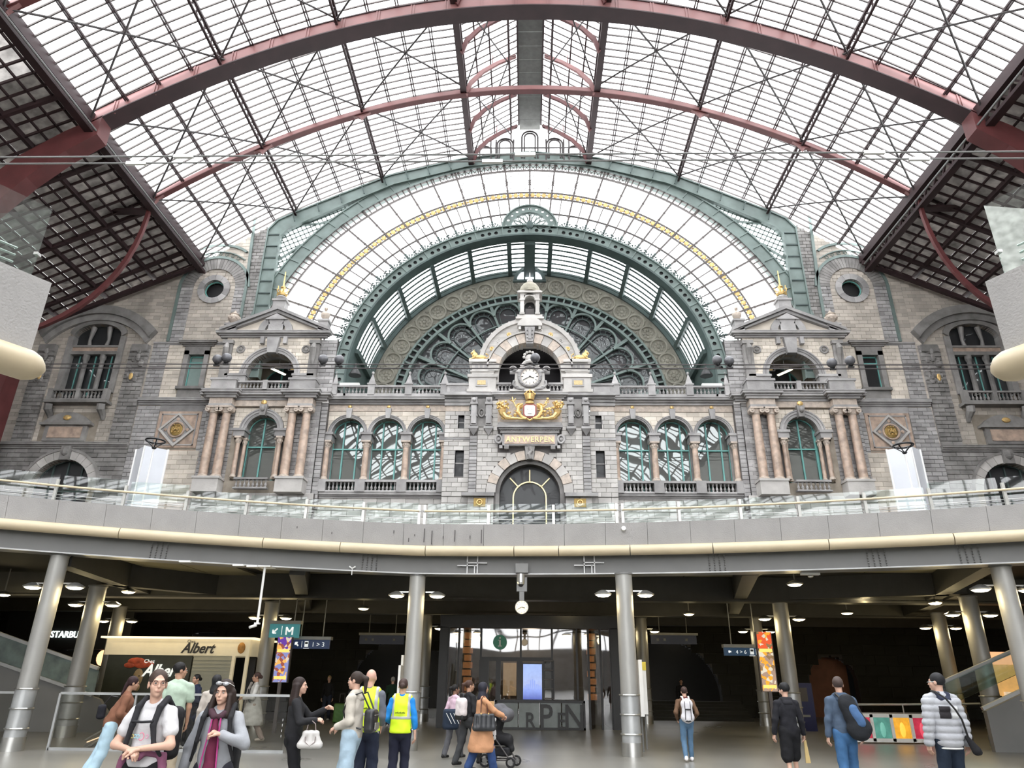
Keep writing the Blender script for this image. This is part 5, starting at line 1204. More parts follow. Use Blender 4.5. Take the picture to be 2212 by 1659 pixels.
b = MB(); b.tube([(.57*cos(q), -.04, .57*sin(q)) for q in [j*PI/16 for j in range(32)]], .025, 5, closed=True); b.build('dial_rim', CAPST, t)
wf = struct('wall_front'); MB().box(-36, 36, -75.6, -75, -.2, 6.5).build('end_wall', GREYD, wf)
b = MB()
for i in range(-14, 15): b.box(i*2.5-.12, i*2.5+.12, -75.4, -75.1, 6.5, 24+14*max(0, 1-(i*2.5/24)**2))
for z in (9, 12, 15, 18, 21, 24, 28, 32): b.box(-34 if z < 25 else -18, 34 if z < 25 else 18, -75.4, -75.1, z-.15, z+.15)
b.build('end_screen_bars', IRON, wf)
# side walls of the hall
for s in (-1, 1):
    wn_ = struct('wall_'+SN(s)); MB().box(s*35.2, s*35.8, -75, 44, -.2, 24).build('wall_core', GREYD, wn_)
# big hanging bell lamps above the upper balustrade
for s in (-1, 1):
    t = thing('bell_lamp', 'black bell shaped lamp above the upper balustrade at the %s foot of the pierced arch' % SN(s), 'lamp', (s*11.55, YF-.6, 19.95))
    b = MB(); b.lathe([(.42, 0), (.4, .08), (.25, .35), (.14, .5), (.1, .62)], 0, 0, 0, 16); b.tube([(0, 0, .6), (0, 0, .9)], .04, 6); b.build('shade', BLACK, t)
    b = MB(); b.lathe([(.3, .03), (.2, .06), (.05, .08)], 0, 0, 0, 12); b.build('lens', mat('lamp_lens_%s' % SN(s), (.5, .5, .5), .3), t)
    b = MB(); b.bar((0, 0, .9), (0, 1.0, 1.2), .05, .05); b.build('bracket_arm', BLACK, t)
    t = thing('white_box', 'small pale rectangular fitting on the upper balustrade under the %s bell lamp' % SN(s), 'box', (s*11.9, YF-.35, 19.32))
    MB().box(-.65, .65, -.12, .12, 0, .18).build('case', WHITE, t)
# long wires and globes
GLB = mat('smoked_globe', (.13, .13, .14), .3, 0, var=.1, scale=6)
def wire(name, x0, x1, y, z, label, m=STEELG, r=.02, sag=0, boxes=()):
    t = thing(name, label, 'cable', (0, y, z)); b = MB(); b.tube([(x0+(x1-x0)*k/10, 0, -sag*(1-((k-5)/5)**2)) for k in range(11)], r, 5); b.build('strand', m, t)
    if boxes:
        for q in boxes: b = MB(); b.box(q-.22, q+.22, -.03, .03, -.045, .035); b.build('clamp', WHITE, t)
wire('tension_wire', -13, 12.5, 12, 11.97, 'upper of two pale tension wires spanning the hall below the ridge', boxes=(-7.6, -.2, 7.2))
wire('tension_wire', -13, 12.5, 12, 11.79, 'lower of two pale tension wires spanning the hall below the ridge', boxes=(-8.6, -.9, 8.1))
WY = 35.
wire('lamp_wire', -34, 34, WY, 17.42, 'upper of two dark wires that carry the smoky globes before the facade', IRON, .035)
wire('lamp_wire', -34, 34, WY, 17.18, 'lower of two dark wires that carry the smoky globes before the facade', IRON, .035)
GL = [(470, 776, 'left globe of the pair at the outer corner of the left pavilion'), (490, 773, 'right globe of the pair at the outer corner of the left pavilion'), (698, 776, 'left globe of the pair between the left pavilion and the pierced arch'), (733, 777, 'globe hanging before the left foot of the pierced arch'), (1156, 773, 'single globe just beside the clock crest'),
      (1549, 778, 'globe before the right foot of the pierced arch'), (1575, 780, 'globe between the right foot of the arch and the right pavilion'), (1797, 784, 'left globe of the pair at the outer corner of the right pavilion'), (1836, 779, 'right globe of the pair at the outer corner of the right pavilion')]
for u, v, lab in GL:
    p = at(u, v, WY); t = thing('globe_lamp', 'smoky grey '+lab, 'lamp', p, 0)
    b = MB(); b.ball((0, 0, 0), .27, .27, .27, 18, 12); smooth_by(b.build('globe', GLB, t), 80)
    b = MB(); b.lathe([(.05, -.38), (.12, -.3), (.14, -.24), (.1, -.2)], 0, 0, 0, 10); b.box(-.16, .16, -.05, .05, -.42, -.34); b.build('holder', BLACK, t)
# ---------------------------------------------------------------- floor, upper deck with its curved edge, columns
fl_ = struct('floor')
m, n, l, bs = nmat('polished_stone_floor'); setc(bs, (.26, .255, .23), .28); bs.inputs['Specular IOR Level'].default_value = .35
tc = n.new('ShaderNodeNewGeometry'); no = n.new('ShaderNodeTexNoise'); no.inputs['Scale'].default_value = .25; no.inputs['Detail'].default_value = 2; l.new(tc.outputs['Position'], no.inputs['Vector'])
cr_ = n.new('ShaderNodeValToRGB'); cr_.color_ramp.elements[0].position = .3; cr_.color_ramp.elements[0].color = (.185, .18, .163, 1); cr_.color_ramp.elements[1].position = .7; cr_.color_ramp.elements[1].color = (.22, .215, .197, 1)
l.new(no.outputs[0], cr_.inputs[0]); oi = n.new('ShaderNodeObjectInfo'); mr = n.new('ShaderNodeMapRange'); mr.inputs[3].default_value = .92; mr.inputs[4].default_value = 1.08; l.new(oi.outputs['Random'], mr.inputs[0])
vm = n.new('ShaderNodeVectorMath'); vm.operation = 'SCALE'; l.new(cr_.outputs[0], vm.inputs[0]); l.new(mr.outputs[0], vm.inputs['Scale']); l.new(vm.outputs[0], bs.inputs['Base Color'])
n2 = n.new('ShaderNodeTexNoise'); n2.inputs['Scale'].default_value = .5; n2.inputs['Detail'].default_value = 1; l.new(tc.outputs['Position'], n2.inputs['Vector']); m3 = n.new('ShaderNodeMapRange'); m3.inputs[3].default_value = .24; m3.inputs[4].default_value = .36; l.new(n2.outputs[0], m3.inputs[0]); l.new(m3.outputs[0], bs.inputs['Roughness'])
MB().box(-40, 40, -76, 60, -.3, -.001).build('subfloor', m, fl_)
ft = MB(); ft.box(-.5, .5, -.5, .5, -.012, 0); fm = bpy.data.meshes.new('floor_tile'); fm.from_pydata(ft.v, [], ft.f); fm.materials.append(m)
restt = MB()
for j in range(30):
    for i in range(-18, 18):
        x, y = i*1.2+.6, 12+j*1.2+.6
        if abs(x) < 12.5 and y < 30 and len(fl_.children) < 301:
            o = bpy.data.objects.new('floor_tile', fm); C.objects.link(o); o.parent = fl_; o.location = (x, y, 0); o.scale = (1.2, 1.2, 1)
        else: restt.box(x-.6, x+.6, y-.6, y+.6, -.012, 0)
for j in range(-4, 10):
    for i in range(-12, 12): restt.box(i*1.2, i*1.2+1.2, j*1.2, j*1.2+1.2, -.012, 0)
restt.build('floor_tiles', m, fl_, kind='stuff')
yc_ = lambda x: 18.7-.0153*(x+2.2)**2
zb_ = lambda x: 4.04+max(0, -(x+3))*.03
def edge(off, x0, x1, n):       # points along the curved deck edge, offset towards the camera
    P = []
    for i in range(n+1):
        x = x0+(x1-x0)*i/n; d = -.0306*(x+2.2); L = math.hypot(1, d); P.append((x+off*d/L, yc_(x)-off/L))
    return P
dk = struct('floor_upper_deck')
X0, X1 = -17, 15.5
P = edge(.35, X0, X1, 60)
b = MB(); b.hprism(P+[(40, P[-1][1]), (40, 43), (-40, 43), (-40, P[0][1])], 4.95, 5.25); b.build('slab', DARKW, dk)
# fascia of grey terrazzo panels
fs_ = thing('balcony_fascia', 'curved pale grey terrazzo balcony edge above the cream pipe', 'fascia', (0, 0, 0))
js = [X0+i*1.05 for i in range(32)]
for i in range(31):
    A = edge(.52, js[i]+.004, js[i+1]-.004, 3); b = MB(); vs = []
    for (x, y) in A:
        z0 = zb_(x)+.62; z1 = zb_(x)+1.22; vs += [(x, y+.02, z0), (x, y-.06, z1), (x, y+.3, z1), (x, y+.3, z0)]
    fc = []
    for k in range(3):
        o_ = k*4; fc += [(o_, o_+4, o_+5, o_+1), (o_+1, o_+5, o_+6, o_+2), (o_+2, o_+6, o_+7, o_+3), (o_+3, o_+7, o_+4, o_)]
    fc += [(0, 1, 2, 3), (12+3, 12+2, 12+1, 12)]
    b.add(vs, fc); b.build('stone_panel', CONC, fs_)
b = MB()
for k, (x, dz, h) in enumerate(((-3.2, .1, .1), (-3.05, .25, .05), (-2.8, .1, .35), (-2.6, .05, .35), (-2.3, .2, .06), (-2.0, .12, .3), (-1.6, .2, .08), (-1.3, .08, .35), (-3.6, .3, .08), (-6.1, .3, .05), (-5.2, .2, .06))):
    (xx, yy), = edge(.585, x, x, 0)[:1] if False else [edge(.58, x, x+.01, 1)[0]]; z = zb_(x)+.65+dz; b.add([(xx-.012, yy-.004, z), (xx+.012, yy-.004, z), (xx+.012, yy-.004, z+h), (xx-.012, yy-.004, z+h)], [(0,1,2,3)])
b.build('runoff_stain', IRON, fs_)
tb = thing('cream_pipe', 'long cream painted pipe running along the foot of the balcony edge', 'pipe')
jj = [-17, -13.6, -10.3, -6.9, -4.95, -2.75, -.45, .7, 2.5, 4.5, 7.1, 9.6, 12.5, 15.5]
for i in range(len(jj)-1):
    A = edge(.5, jj[i]+.01, jj[i+1]-.01, 6); b = MB(); b.tube([(x, y, zb_(x)+.55) for x, y in A], .13, 16); smooth_by(b.build('pipe_segment', TUBE, tb), 50)
bm = thing('box_girder', 'long grey painted steel girder under the balcony edge resting on the columns', 'beam')
A = edge(.22, X0, X1, 40); B = edge(-.25, X0, X1, 40); b = MB(); vs = []
for (x, y), (x2, y2) in zip(A, B): vs += [(x, y, zb_(x)), (x, y+.02, zb_(x)+.5), (x2, y2, zb_(x)+.9), (x2, y2, zb_(x))]
fc = []
for k in range(40): o_ = k*4; fc += [(o_, o_+4, o_+5, o_+1), (o_+1, o_+5, o_+6, o_+2), (o_+2, o_+6, o_+7, o_+3), (o_+3, o_+7, o_+4, o_)]
b.add(vs, fc); b.build('web', STEELG, bm)
b = MB(); b.chain([(x, y-.03, zb_(x)+.01) for x, y in A], .12, .03); b.build('bottom_flange', mat('pale_steel_edge', (.4, .4, .4), .4, .3), bm)
for xc in (-14.8, -9.6, -4.4, 4.4, 7.9, 9.7):
    b = MB()
    for i in range(4):
        for k in range(7):
            (x, y) = edge(.235, xc+i*.12, xc+i*.12+.01, 1)[0]; b.ball((x, y, zb_(x)+.06+k*.06), .022, .02, .022, 6, 4)
    b.build('rivets', STEELG, bm, kind='stuff')
for xc in (-1.55, 1.45):      # crossed ornamental square of steel strips
    b = MB(); (x, y) = edge(.24, xc, xc+.01, 1)[0]; y -= .01; z = zb_(xc)
    S_ = STEELG
    b.box(x-.38, x+.12, y-.06, y-.02, z+.2, z+.23); b.box(x-.14, x+.38, y-.06, y-.02, z+.27, z+.3); b.box(x-.14, x-.11, y-.06, y-.02, z+.01, z+.46); b.box(x+.12, x+.15, y-.06, y-.02, z+.01, z+.46); b.box(x+.05, x+.08, y-.06, y-.02, z+.01, z+.22)
    b.build('crossed_strip_ornament', mat('strip_%d' % (xc > 0), (.5, .5, .5), .4, .1), bm)
# glass railing
rl = thing('glass_railing', 'long curved glass railing with a cream handrail along the balcony edge', 'railing')
PX_ = [110, 263, 400, 532, 662, 786, 907, 919, 1056, 1196, 1332, 1345, 1467, 1600, 1727, 1872, 2015, 2180]
px = []
for u in PX_:
    lo, hi = -16, 15
    for _ in range(40):
        mid = (lo+hi)/2; y = yc_(mid)-.1; a = at(u, 1090, y)
        if a.x > mid: lo = mid
        else: hi = mid
    px.append((lo+hi)/2)
px = [-15.2, -13.4]+px+[14.2]
zd = lambda x: zb_(x)+1.2
for i, x in enumerate(px):
    (xx, yy) = edge(.12, x, x+.01, 1)[0]; b = MB(); b.bar((xx, yy, zd(x)-.05), (xx, yy, zd(x)+.62), .07, .05, (0,1,0)); b.ball((xx, yy, zd(x)+.45), .05, .05, .05, 8, 5); b.build('post', mat('railing_post', (.55, .55, .52), .35, .4) if i == 0 else MATS['railing_post'], rl)
for i in range(len(px)-1):
    if abs(px[i+1]-px[i]) < .4: continue
    A = edge(.0, px[i]+.05, px[i+1]-.05, 1); x = (px[i]+px[i+1])/2; hh = .74 if abs(x) < 9.5 else .84; tilt = random.uniform(-.012, .012)
    b = MB(); b.add([(A[0][0], A[0][1]+tilt, zd(x)-.1), (A[1][0], A[1][1]-tilt, zd(x)-.1), (A[1][0], A[1][1]-tilt+.05, zd(x)+hh-.05), (A[0][0], A[0][1]+tilt+.05, zd(x)+hh-.05)], [(0,1,2,3)]); b.build('glass_panel', RAILG, rl)
    A = edge(.16, px[i], px[i+1], 3); b = MB(); b.tube([(p[0], p[1], zd(p[0])+.45) for p in A], .028, 8); b.build('handrail', TUBE, rl)
    b = MB()
    for q in (.08, .16, .24): b.tube([(p[0], p[1], zd(p[0])+q) for p in edge(.1, px[i], px[i+1], 3)], .008, 5)
    b.build('lower_rail', STAIN, rl)
# near side galleries at both edges of the picture
for s in (-1, 1):
    L = SN(s); xx = s*(4.9 if s < 0 else 4.3); xf = s*7.2
    g = struct('floor_side_gallery_'+L); Y1 = 6.0
    b = MB(); b.add([(xx, Y1, 5.2), (xx, Y1, 4.37), (xx*1.0, Y1, 4.37), (xx, Y1, 5.2)], [])
    x2 = xx*1.38
    vs = [(xx, Y1, 4.38), (xx, Y1, 5.2), (x2, 3.0, 5.2), (x2, 3.0, 4.38), (xx*3, Y1+1.0, 4.38), (xx*3, Y1+1.0, 5.2), (xx*3, 3, 5.2), (xx*3, 3, 4.38)]
    b = MB(); b.add(vs, [(0, 1, 2, 3), (4, 5, 1, 0), (3, 2, 6, 7), (7, 6, 5, 4), (1, 5, 6, 2), (0, 3, 7, 4)]); b.build('terrazzo_edge', CONC, g)
    t = thing('pipe_end', 'rounded free end of the cream pipe under the near %s gallery' % L, 'pipe', (xx, Y1, 4.3))
    d = Vector((x2-xx, 3.0-Y1, 0)); b = MB(); P = [Vector((s*-.02, .12, 0))+d*(-.03), Vector((0, .02, 0)), d*.1, d*.5, d]
    b.tube([(-d.normalized()*.16)+Vector((0, 0, 0)), (-d.normalized()*.13), (-d.normalized()*.08), Vector((0, 0, 0)), d*.4, d], .15, 20, rs=[.02, .07, .12, .15, .15, .15]); smooth_by(b.build('pipe', TUBE, t), 60)
    t = thing('glass_railing', 'short greenish glass railing of the near %s gallery' % L, 'railing', (0, 0, 0))
    b = MB(); e = d*.02; b.add([(xx*1.03, Y1-.1, 5.15), (xx*1.03, Y1-.1, 6.02), (x2*1.03, 3.0, 6.02), (x2*1.03, 3.0, 5.15)], [(0,1,2,3)]); b.build('glass_panel', RAILG, t)
    b = MB(); b.add([(xx*1.03, Y1-.1, 5.15), (xx*1.03, Y1-.1, 6.02), (xx*1.7, Y1+.25, 6.02), (xx*1.7, Y1+.25, 5.15)], [(0,1,2,3)]); b.build('glass_panel', RAILG, t)
    for q in (.12, .2, .28): b = MB(); b.tube([(xx*1.06, Y1-.2, 5.2+q), (x2*1.06, 2.95, 5.2+q)], .012, 6); b.build('rail', mat('pale_rail_'+L, (.62, .68, .64), .3, .5) if 'pale_rail_'+L not in MATS else MATS['pale_rail_'+L], t)
    b = MB(); b.tube([(xx*1.12, Y1-.45, 5.62), (x2*1.1, 3, 5.62)], .025, 8); b.build('handrail', TUBE, t)
    b = MB(); b.box(xx*1.03-.02, xx*1.03+.02, Y1-.14, Y1-.08, 5.45, 5.48); b.box(xx*1.03-.02, xx*1.03+.02, Y1-.14, Y1-.08, 5.19, 5.22); b.build('glass_clamp', STAIN, t)
# shafts and lamps on the deck
for s, u in ((-1, 323), (1, 1962)):
    L = SN(s); Yq = 26.; p = at(u if s < 0 else 1957, 1000, Yq)
    t = thing('glass_lift_shaft', 'tall frosted white glass shaft standing on the deck before the %s wing' % L, 'lift shaft', (p.x, Yq, 5.25))
    zt = at(u, 972, Yq).z-5.25
    for q in (-1, 1):
        b = MB(); b.add([(0, -.55, 0), (q*.62, 0, 0), (q*.62, 0, zt), (0, -.55, zt)], [(0,1,2,3)]); b.build('frosted_panel', mat('frosted_panel', (.62, .64, .68), .3, var=.1, scale=.6) if 'frosted_panel' not in MATS else MATS['frosted_panel'], t)
    b = MB(); b.box(-.02, .02, -.6, -.54, 0, zt); b.box(-.66, -.6, -.02, .03, 0, zt+.02); b.box(.6, .66, -.02, .03, 0, zt+.02); b.build('edge_profile', WHITE, t)
    b = MB(); b.add([(-.6, .0, 0), (.6, .0, 0), (.6, .02, zt), (-.6, .02, zt)], [(0,1,2,3)]); b.build('rear_panel', MATS['frosted_panel'], t)
    t = thing('deck_lamp', 'black ring shaped post lamp in front of the %s frosted shaft' % L, 'lamp', (0, 0, 0)); Yl = 24.
    c_ = at(335 if s < 0 else 1952, 957 if s < 0 else 967, Yl); pb = c_.copy()
    b = MB(); b.tube([(c_.x+.32*cos(q), Yl+.32*sin(q), c_.z+.08) for q in [j*PI/12 for j in range(24)]], .035, 6, closed=True)
    for k in range(4): q = k*PI/2+.6; b.tube([(c_.x+.3*cos(q), Yl+.3*sin(q), c_.z+.06), (c_.x, Yl, c_.z-.2)], .02, 5)
    b.lathe([(.03, -.24), (.08, -.2), (.08, -.16)], c_.x, Yl, c_.z, 10); b.build('ring_head', BLACK, t)
    b = MB(); b.tube([(c_.x, Yl, 5.25), (c_.x, Yl, c_.z-.2)], .03, 8); b.build('post', WHITE, t)
# columns
SC = [(-11.62, 'left front', 17.35), (-2.97, 'left of the information kiosk', 18.62), (2.25, 'right of the information kiosk', 18.0), (10.47, 'right front', 16.35)]
def steel_column(x, y, z1, r, label, rings=(1.27, .86, .45), group=None):
    t = thing('steel_column', label, 'column', (x, y, 0), 0, group)
    b = MB(); b.tube([(0, 0, rings[0]), (0, 0, z1)], r, 28); smooth_by(b.build('shaft', COLUMN, t), 50)
    b = MB(); b.tube([(0, 0, .28), (0, 0, rings[0])], r*1.08, 28); smooth_by(b.build('guard_sleeve', mat('zinc_sleeve', (.42, .43, .43), .35, .4) if 'zinc_sleeve' not in MATS else MATS['zinc_sleeve'], t), 50)
    for zr in rings: b = MB(); b.tube([(r*1.12*cos(q), r*1.12*sin(q), zr) for q in [j*PI/12 for j in range(24)]], .02, 6, closed=True); b.build('ring', STAIN, t)
    b = MB(); b.tube([(0, 0, 0), (0, 0, .28)], r*1.16, 28); smooth_by(b.build('base_collar', STAIN, t), 50)
    b = MB(); b.tube([(0, 0, z1-.04), (0, 0, z1)], r*1.1, 28); b.build('cap_plate', STEELG, t)
    return t
for x, lab, y in SC: steel_column(x, y, zb_(x), .205, 'thick grey steel column with three rings, %s' % lab)
INN = [(-12.8, 21.2, 'second row column beside the stair on the left'), (-9.1, 25.6, 'second row column behind the green metro sign'), (8.1, 24.1, 'second row column beside the right advertising panel'), (12.95, 22.0, 'second row column by the right ramp wall'), (15.0, 27.5, 'third row column seen between the right columns'), (-15.75, 27.9, 'third row column behind the snack kiosk'), (9.2, 30.5, 'third row column half behind the right advertising panel'), (-4.3, 30.5, 'third row column left of the information kiosk'), (4.6, 31.0, 'third row column right of the information kiosk')]
for x, y, lab in INN: steel_column(x, y, 4.0, .24, 'grey steel '+lab)
# dark ceiling with beams
ce = struct('ceiling_lower_hall')
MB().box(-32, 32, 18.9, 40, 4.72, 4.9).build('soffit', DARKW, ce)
for x0, x1, y0, y1 in ((-8.6, -3.2, 19.2, 23.2), (-2.7, 2.1, 19.2, 23.2), (2.5, 7.2, 19.0, 23.2), (7.9, 12.2, 18.4, 22.0), (-12.0, -9.1, 19.4, 24.)):
    for i in range(2):
        a, c = x0+(x1-x0)*i/2, x0+(x1-x0)*(i+1)/2; MB().box(a+.02, c-.02, y0, y1, 4.66, 4.72).build('ceiling_panel', CEIL, ce)
for y, z0 in ((24.0, 3.98), (29.8, 3.98), (35.0, 3.98)):
    b = MB(); b.box(-32, 32, y-.22, y+.22, z0, 4.72); b.box(-32, 32, y-.3, y+.3, z0-.03, z0+.03); b.build('cross_beam', mat('beam_grey', (.045, .045, .042), .6, var=.1) if 'beam_grey' not in MATS else MATS['beam_grey'], ce)
for (xa, ya), (xb, yb) in (((-11.62, 17.5), (-12.8, 24)), ((-2.97, 18.8), (-9.1, 29.6)), ((2.25, 18.2), (8.1, 29.6)), ((10.47, 16.6), (12.95, 24)), ((-12.8, 21.2), (-9.1, 25.6)), ((12.95, 22), (15, 29.6)), ((8.1, 24.1), (12.95, 22.0))):
    if (xa, xb) in ((-2.97, -9.1), (2.25, 8.1)): xa += (1 if xa > 0 else -1)*3.2
    b = MB(); b.bar((xa, ya, 4.38), (xb, yb, 4.38), .4, .68); b.build('radial_beam', MATS['beam_grey'], ce)
rw = struct('wall_lower_back')
hb_ = [h_arch(-16.3, 1.2, 2.4, -1), h_arch(-22.6, .8, 2.0, -1), h_arch(-6.2, .8, 2.6, -1), h_arch(6.6, .8, 2.6, -1), h_arch(14.6, 1.6, 1.15, -1), h_arch(0, .5, 2.4, -1)]
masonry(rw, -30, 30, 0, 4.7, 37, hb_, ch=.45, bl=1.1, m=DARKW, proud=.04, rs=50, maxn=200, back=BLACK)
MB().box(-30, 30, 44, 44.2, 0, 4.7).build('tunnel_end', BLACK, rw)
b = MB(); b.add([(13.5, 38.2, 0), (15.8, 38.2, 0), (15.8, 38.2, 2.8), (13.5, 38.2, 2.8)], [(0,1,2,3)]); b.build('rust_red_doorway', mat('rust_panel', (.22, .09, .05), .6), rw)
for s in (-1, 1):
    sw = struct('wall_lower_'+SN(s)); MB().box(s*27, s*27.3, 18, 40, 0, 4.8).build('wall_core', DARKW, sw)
    b = MB(); b.box(s*13.5, s*27, 17.0 if s < 0 else 16.5, 17.2, 4.3, 5.2); b.build('edge_closure', STEELG, sw)
# lamps
LE = mat('lamp_glow', (1, .95, .85), .4, var=0, emit=(1, .86, .62), est=4)
def dish_lamp(x, y, z, label, group, power=26, tilt=0):
    t = thing('dish_lamp', label, 'lamp', (x, y, z), 0, group)
    b = MB(); b.lathe([(.2, 0), (.22, .03), (.12, .09), (.05, .12)], 0, 0, 0, 16); b.build('reflector', STAIN, t)
    b = MB(); b.lathe([(.02, -.05), (.13, -.035), (.185, 0)], 0, 0, 0, 16); b.build('lens', LE, t)
    if power:
        ld = bpy.data.lights.new('lamp_light', 'POINT'); ld.energy = power*.38; ld.color = (1, .8, .42); ld.shadow_soft_size = .15
        o = bpy.data.objects.new('lamp_light', ld); C.objects.link(o); o.parent = t; o.location = (0, 0, -.22)
    return t
k = 0
DL = [(c[0], c[2], 'front', c[1]) for c in SC]
for x, lab, y in SC:
    for s in (-1, 1):
        t = dish_lamp(x+s*.52, y+.05, 3.52, 'dish lamp on the %s side of the column %s' % (SN(s), lab), 'column lamps', 14)
        b = MB(); b.bar((-s*.3, 0, .1), (-s*.05, 0, .1), .03, .03); b.build('arm', STAIN, t)
for x, y, lab in INN:
    for s in (-1, 1):
        t = dish_lamp(x+s*.55, y, 3.45, 'dish lamp %s of the %s' % (SN(s), lab), 'column lamps', 22 if y < 29 else 9)
        b = MB(); b.bar((-s*.3, 0, .1), (-s*.05, 0, .1), .03, .03); b.build('arm', STAIN, t)
for u, v, h, lab in ((785, 1315, 3.9, 'over the left passage'), (1230, 1289, 4.3, 'above the right end of the information kiosk'), (1505, 1290, 4.3, 'over the right passage, nearer one'), (1488, 1327, 3.85, 'over the right passage, farther one'), (1717, 1263, 4.0, 'beside the slanting beam on the right'), (1868, 1284, 4.2, 'over the right hall, nearer one'), (1830, 1325, 3.85, 'over the right hall, farther one'), (277, 1279, 3.9, 'above the snack kiosk'), (2020, 1303, 3.85, 'near the right ramp'), (8, 1285, 3.9, 'at the far left edge')):
    p = onz(u, v, h); t = dish_lamp(p.x, p.y, h, 'round ceiling lamp '+lab, 'ceiling spot lamps', 18); b = MB(); b.tube([(0, 0, .1), (0, 0, 4.72-h)], .02, 6); b.build('stem', STEELG, t)
t = thing('tunnel_lights', 'row of small white lamps deep inside the left passage', 'lamp'); 
for k in range(4): p = at(772+k*11, 1357+k*3, 41); MB().box(p.x-.12, p.x+.12, 40.9, 41.1, p.z, p.z+.06).build('lamp_strip', LE, t)
t = thing('tunnel_lights', 'row of small white lamps deep inside the right passage', 'lamp')
for k in range(4): p = at(1481+k*9, 1376-k*3, 41); MB().box(p.x-.12, p.x+.12, 40.9, 41.1, p.z, p.z+.06).build('lamp_strip', LE, t)
# ---------------------------------------------------------------- information kiosk under the deck
ik = thing('information_kiosk', 'black framed glass information kiosk between the two middle columns', 'kiosk', (0, 27, 0))
b = MB(); b.box(-3.3, 3.15, -.1, 1.2, 3.28, 3.72); b.box(-3.3, -3.0, -.1, 3.0, 0, 3.3); b.box(2.85, 3.15, -.1, 3.0, 0, 3.3); b.build('black_frame', BLACK, ik)
XS = [-2.98, -2.6, -1.8, -.37, .75, 1.64, 2.05, 2.48, 2.84]
for i in range(len(XS)-1):
    x0, x1 = XS[i], XS[i+1]; dy = (0, 0, 0, 0, 0, 0, .12, 0)[i]
    if i in (2, 3): segs = [(2.27, 3.26), (0, 2.2)]
    else: segs = [(0, 3.26)]
    for z0, z1 in segs:
        b = MB(); b.add([(x0+.03, dy, z0), (x1-.03, 0, z0), (x1-.03, 0, z1), (x0+.03, dy, z1)], [(0,1,2,3)]); b.build('glass_pane', SHOPG, ik)
for x in XS: b = MB(); b.box(x-.035, x+.035, -.05, .05, 0, 3.28); b.build('black_mullion', BLACK, ik)
b = MB(); b.box(-1.8, .78, -.06, .06, 2.17, 2.3); b.box(-1.85, -1.5, -.08, .06, 0, 2.2); b.box(-1.25, -1.08, -.08, .06, .9, 2.2); b.box(-.5, -.3, -.08, .06, .9, 2.2); b.box(.42, .48, -.08, .06, .9, 2.2); b.build('door_frame', BLACK, ik)
MB().box(-2.9, 2.8, 2.4, 2.5, 0, 3.28).build('rear_wall', mat('kiosk_rear', (.14, .12, .1), .7, var=.25, scale=1.2), ik)
b = MB(); b.box(-1.05, -.55, 1.8, 1.9, 1.0, 2.15); b.build('wood_panel', mat('kiosk_wood', (.4, .27, .16), .6, var=.15, emit=(.4, .27, .15), est=.25), ik)
for x0, x1 in ((-2.55, -2.2), (2.1, 2.4)):
    b = MB()
    for k in range(9): b.box(x0+.03*(k % 3), x1-.05*(k % 2), 1.0+.1*(k % 2), 1.5, .9+k*.26, 1.1+k*.26)
    b.build('orange_display', mat('orange_display', (.3, .12, .04), .5, var=.5, scale=4, emit=(.6, .22, .06), est=.12) if 'orange_display' not in MATS else MATS['orange_display'], ik)
ld = bpy.data.lights.new('kiosk_light', 'POINT'); ld.energy = 10; ld.color = (1, .8, .6); ld.shadow_soft_size = .3; o = bpy.data.objects.new('kiosk_light', ld); C.objects.link(o); o.parent = ik; o.location = (0, 1.3, 2.8)
t = thing('information_sign', 'round dark green sign with a white letter i on the kiosk glass', 'sign', (-1.12, 26.9, 2.8))
b = MB(); b.tube([(0, -.03, 0), (0, .02, 0)], .25, 28); b.build('disc', mat('sign_green', (.03, .13, .08), .5, var=0, emit=(.03, .13, .08), est=.15), t)
b = MB(); b.ball((0, -.04, .14), .035, .01, .035, 8, 5); b.box(-.03, .03, -.05, -.035, -.13, .07); b.box(-.07, .07, -.05, -.035, -.15, -.12); b.box(-.06, .0, -.05, -.035, .05, .075); b.build('letter', WHITE, t)
t = thing('display_screen', 'upright pale blue display screen showing a skyline beside the kiosk door', 'screen', (.05, 26.86, 1.5))
m, n, l, bs = nmat('screen_picture'); setc(bs, (.1, .12, .3), .4); g = n.new('ShaderNodeTexCoord'); sp = n.new('ShaderNodeSeparateXYZ'); l.new(g.outputs['Object'], sp.inputs[0]); no = n.new('ShaderNodeTexNoise'); no.inputs['Scale'].default_value = 9; l.new(g.outputs['Object'], no.inputs['Vector'])
cr_ = n.new('ShaderNodeValToRGB'); mr = n.new('ShaderNodeMapRange'); mr.inputs[1].default_value = -.57; mr.inputs[2].default_value = .57; l.new(sp.outputs['Z'], mr.inputs[0])
e = cr_.color_ramp.elements; e[0].position = .0; e[0].color = (.05, .08, .35, 1); e[1].position = .3; e[1].color = (.25, .35, .75, 1); x = cr_.color_ramp.elements.new(.36); x.color = (.35, .42, .65, 1); x = cr_.color_ramp.elements.new(1.); x.color = (.3, .42, .75, 1); l.new(mr.outputs[0], cr_.inputs[0])
mx = n.new('ShaderNodeMix'); mx.data_type = 'RGBA'; mx.blend_type = 'MULTIPLY'; mx.inputs[0].default_value = .35; l.new(cr_.outputs[0], mx.inputs[6]); l.new(no.outputs[0], mx.inputs[7]); l.new(mx.outputs[2], bs.inputs['Emission Color']); bs.inputs['Emission Strength'].default_value = .55
MB().box(-.33, .33, -.05, -.01, -.57, .57).build('picture', m, t); MB().box(-.37, .37, -.03, .06, -.62, .62).build('bezel', BLACK, t)
b = MB()
for k in range(9): b.box(-.28+k*.065, -.24+k*.065, -.058, -.05, -.2, -.12+.2*math.exp(-((k-4)/1.6)**2)+.03*(k % 2))
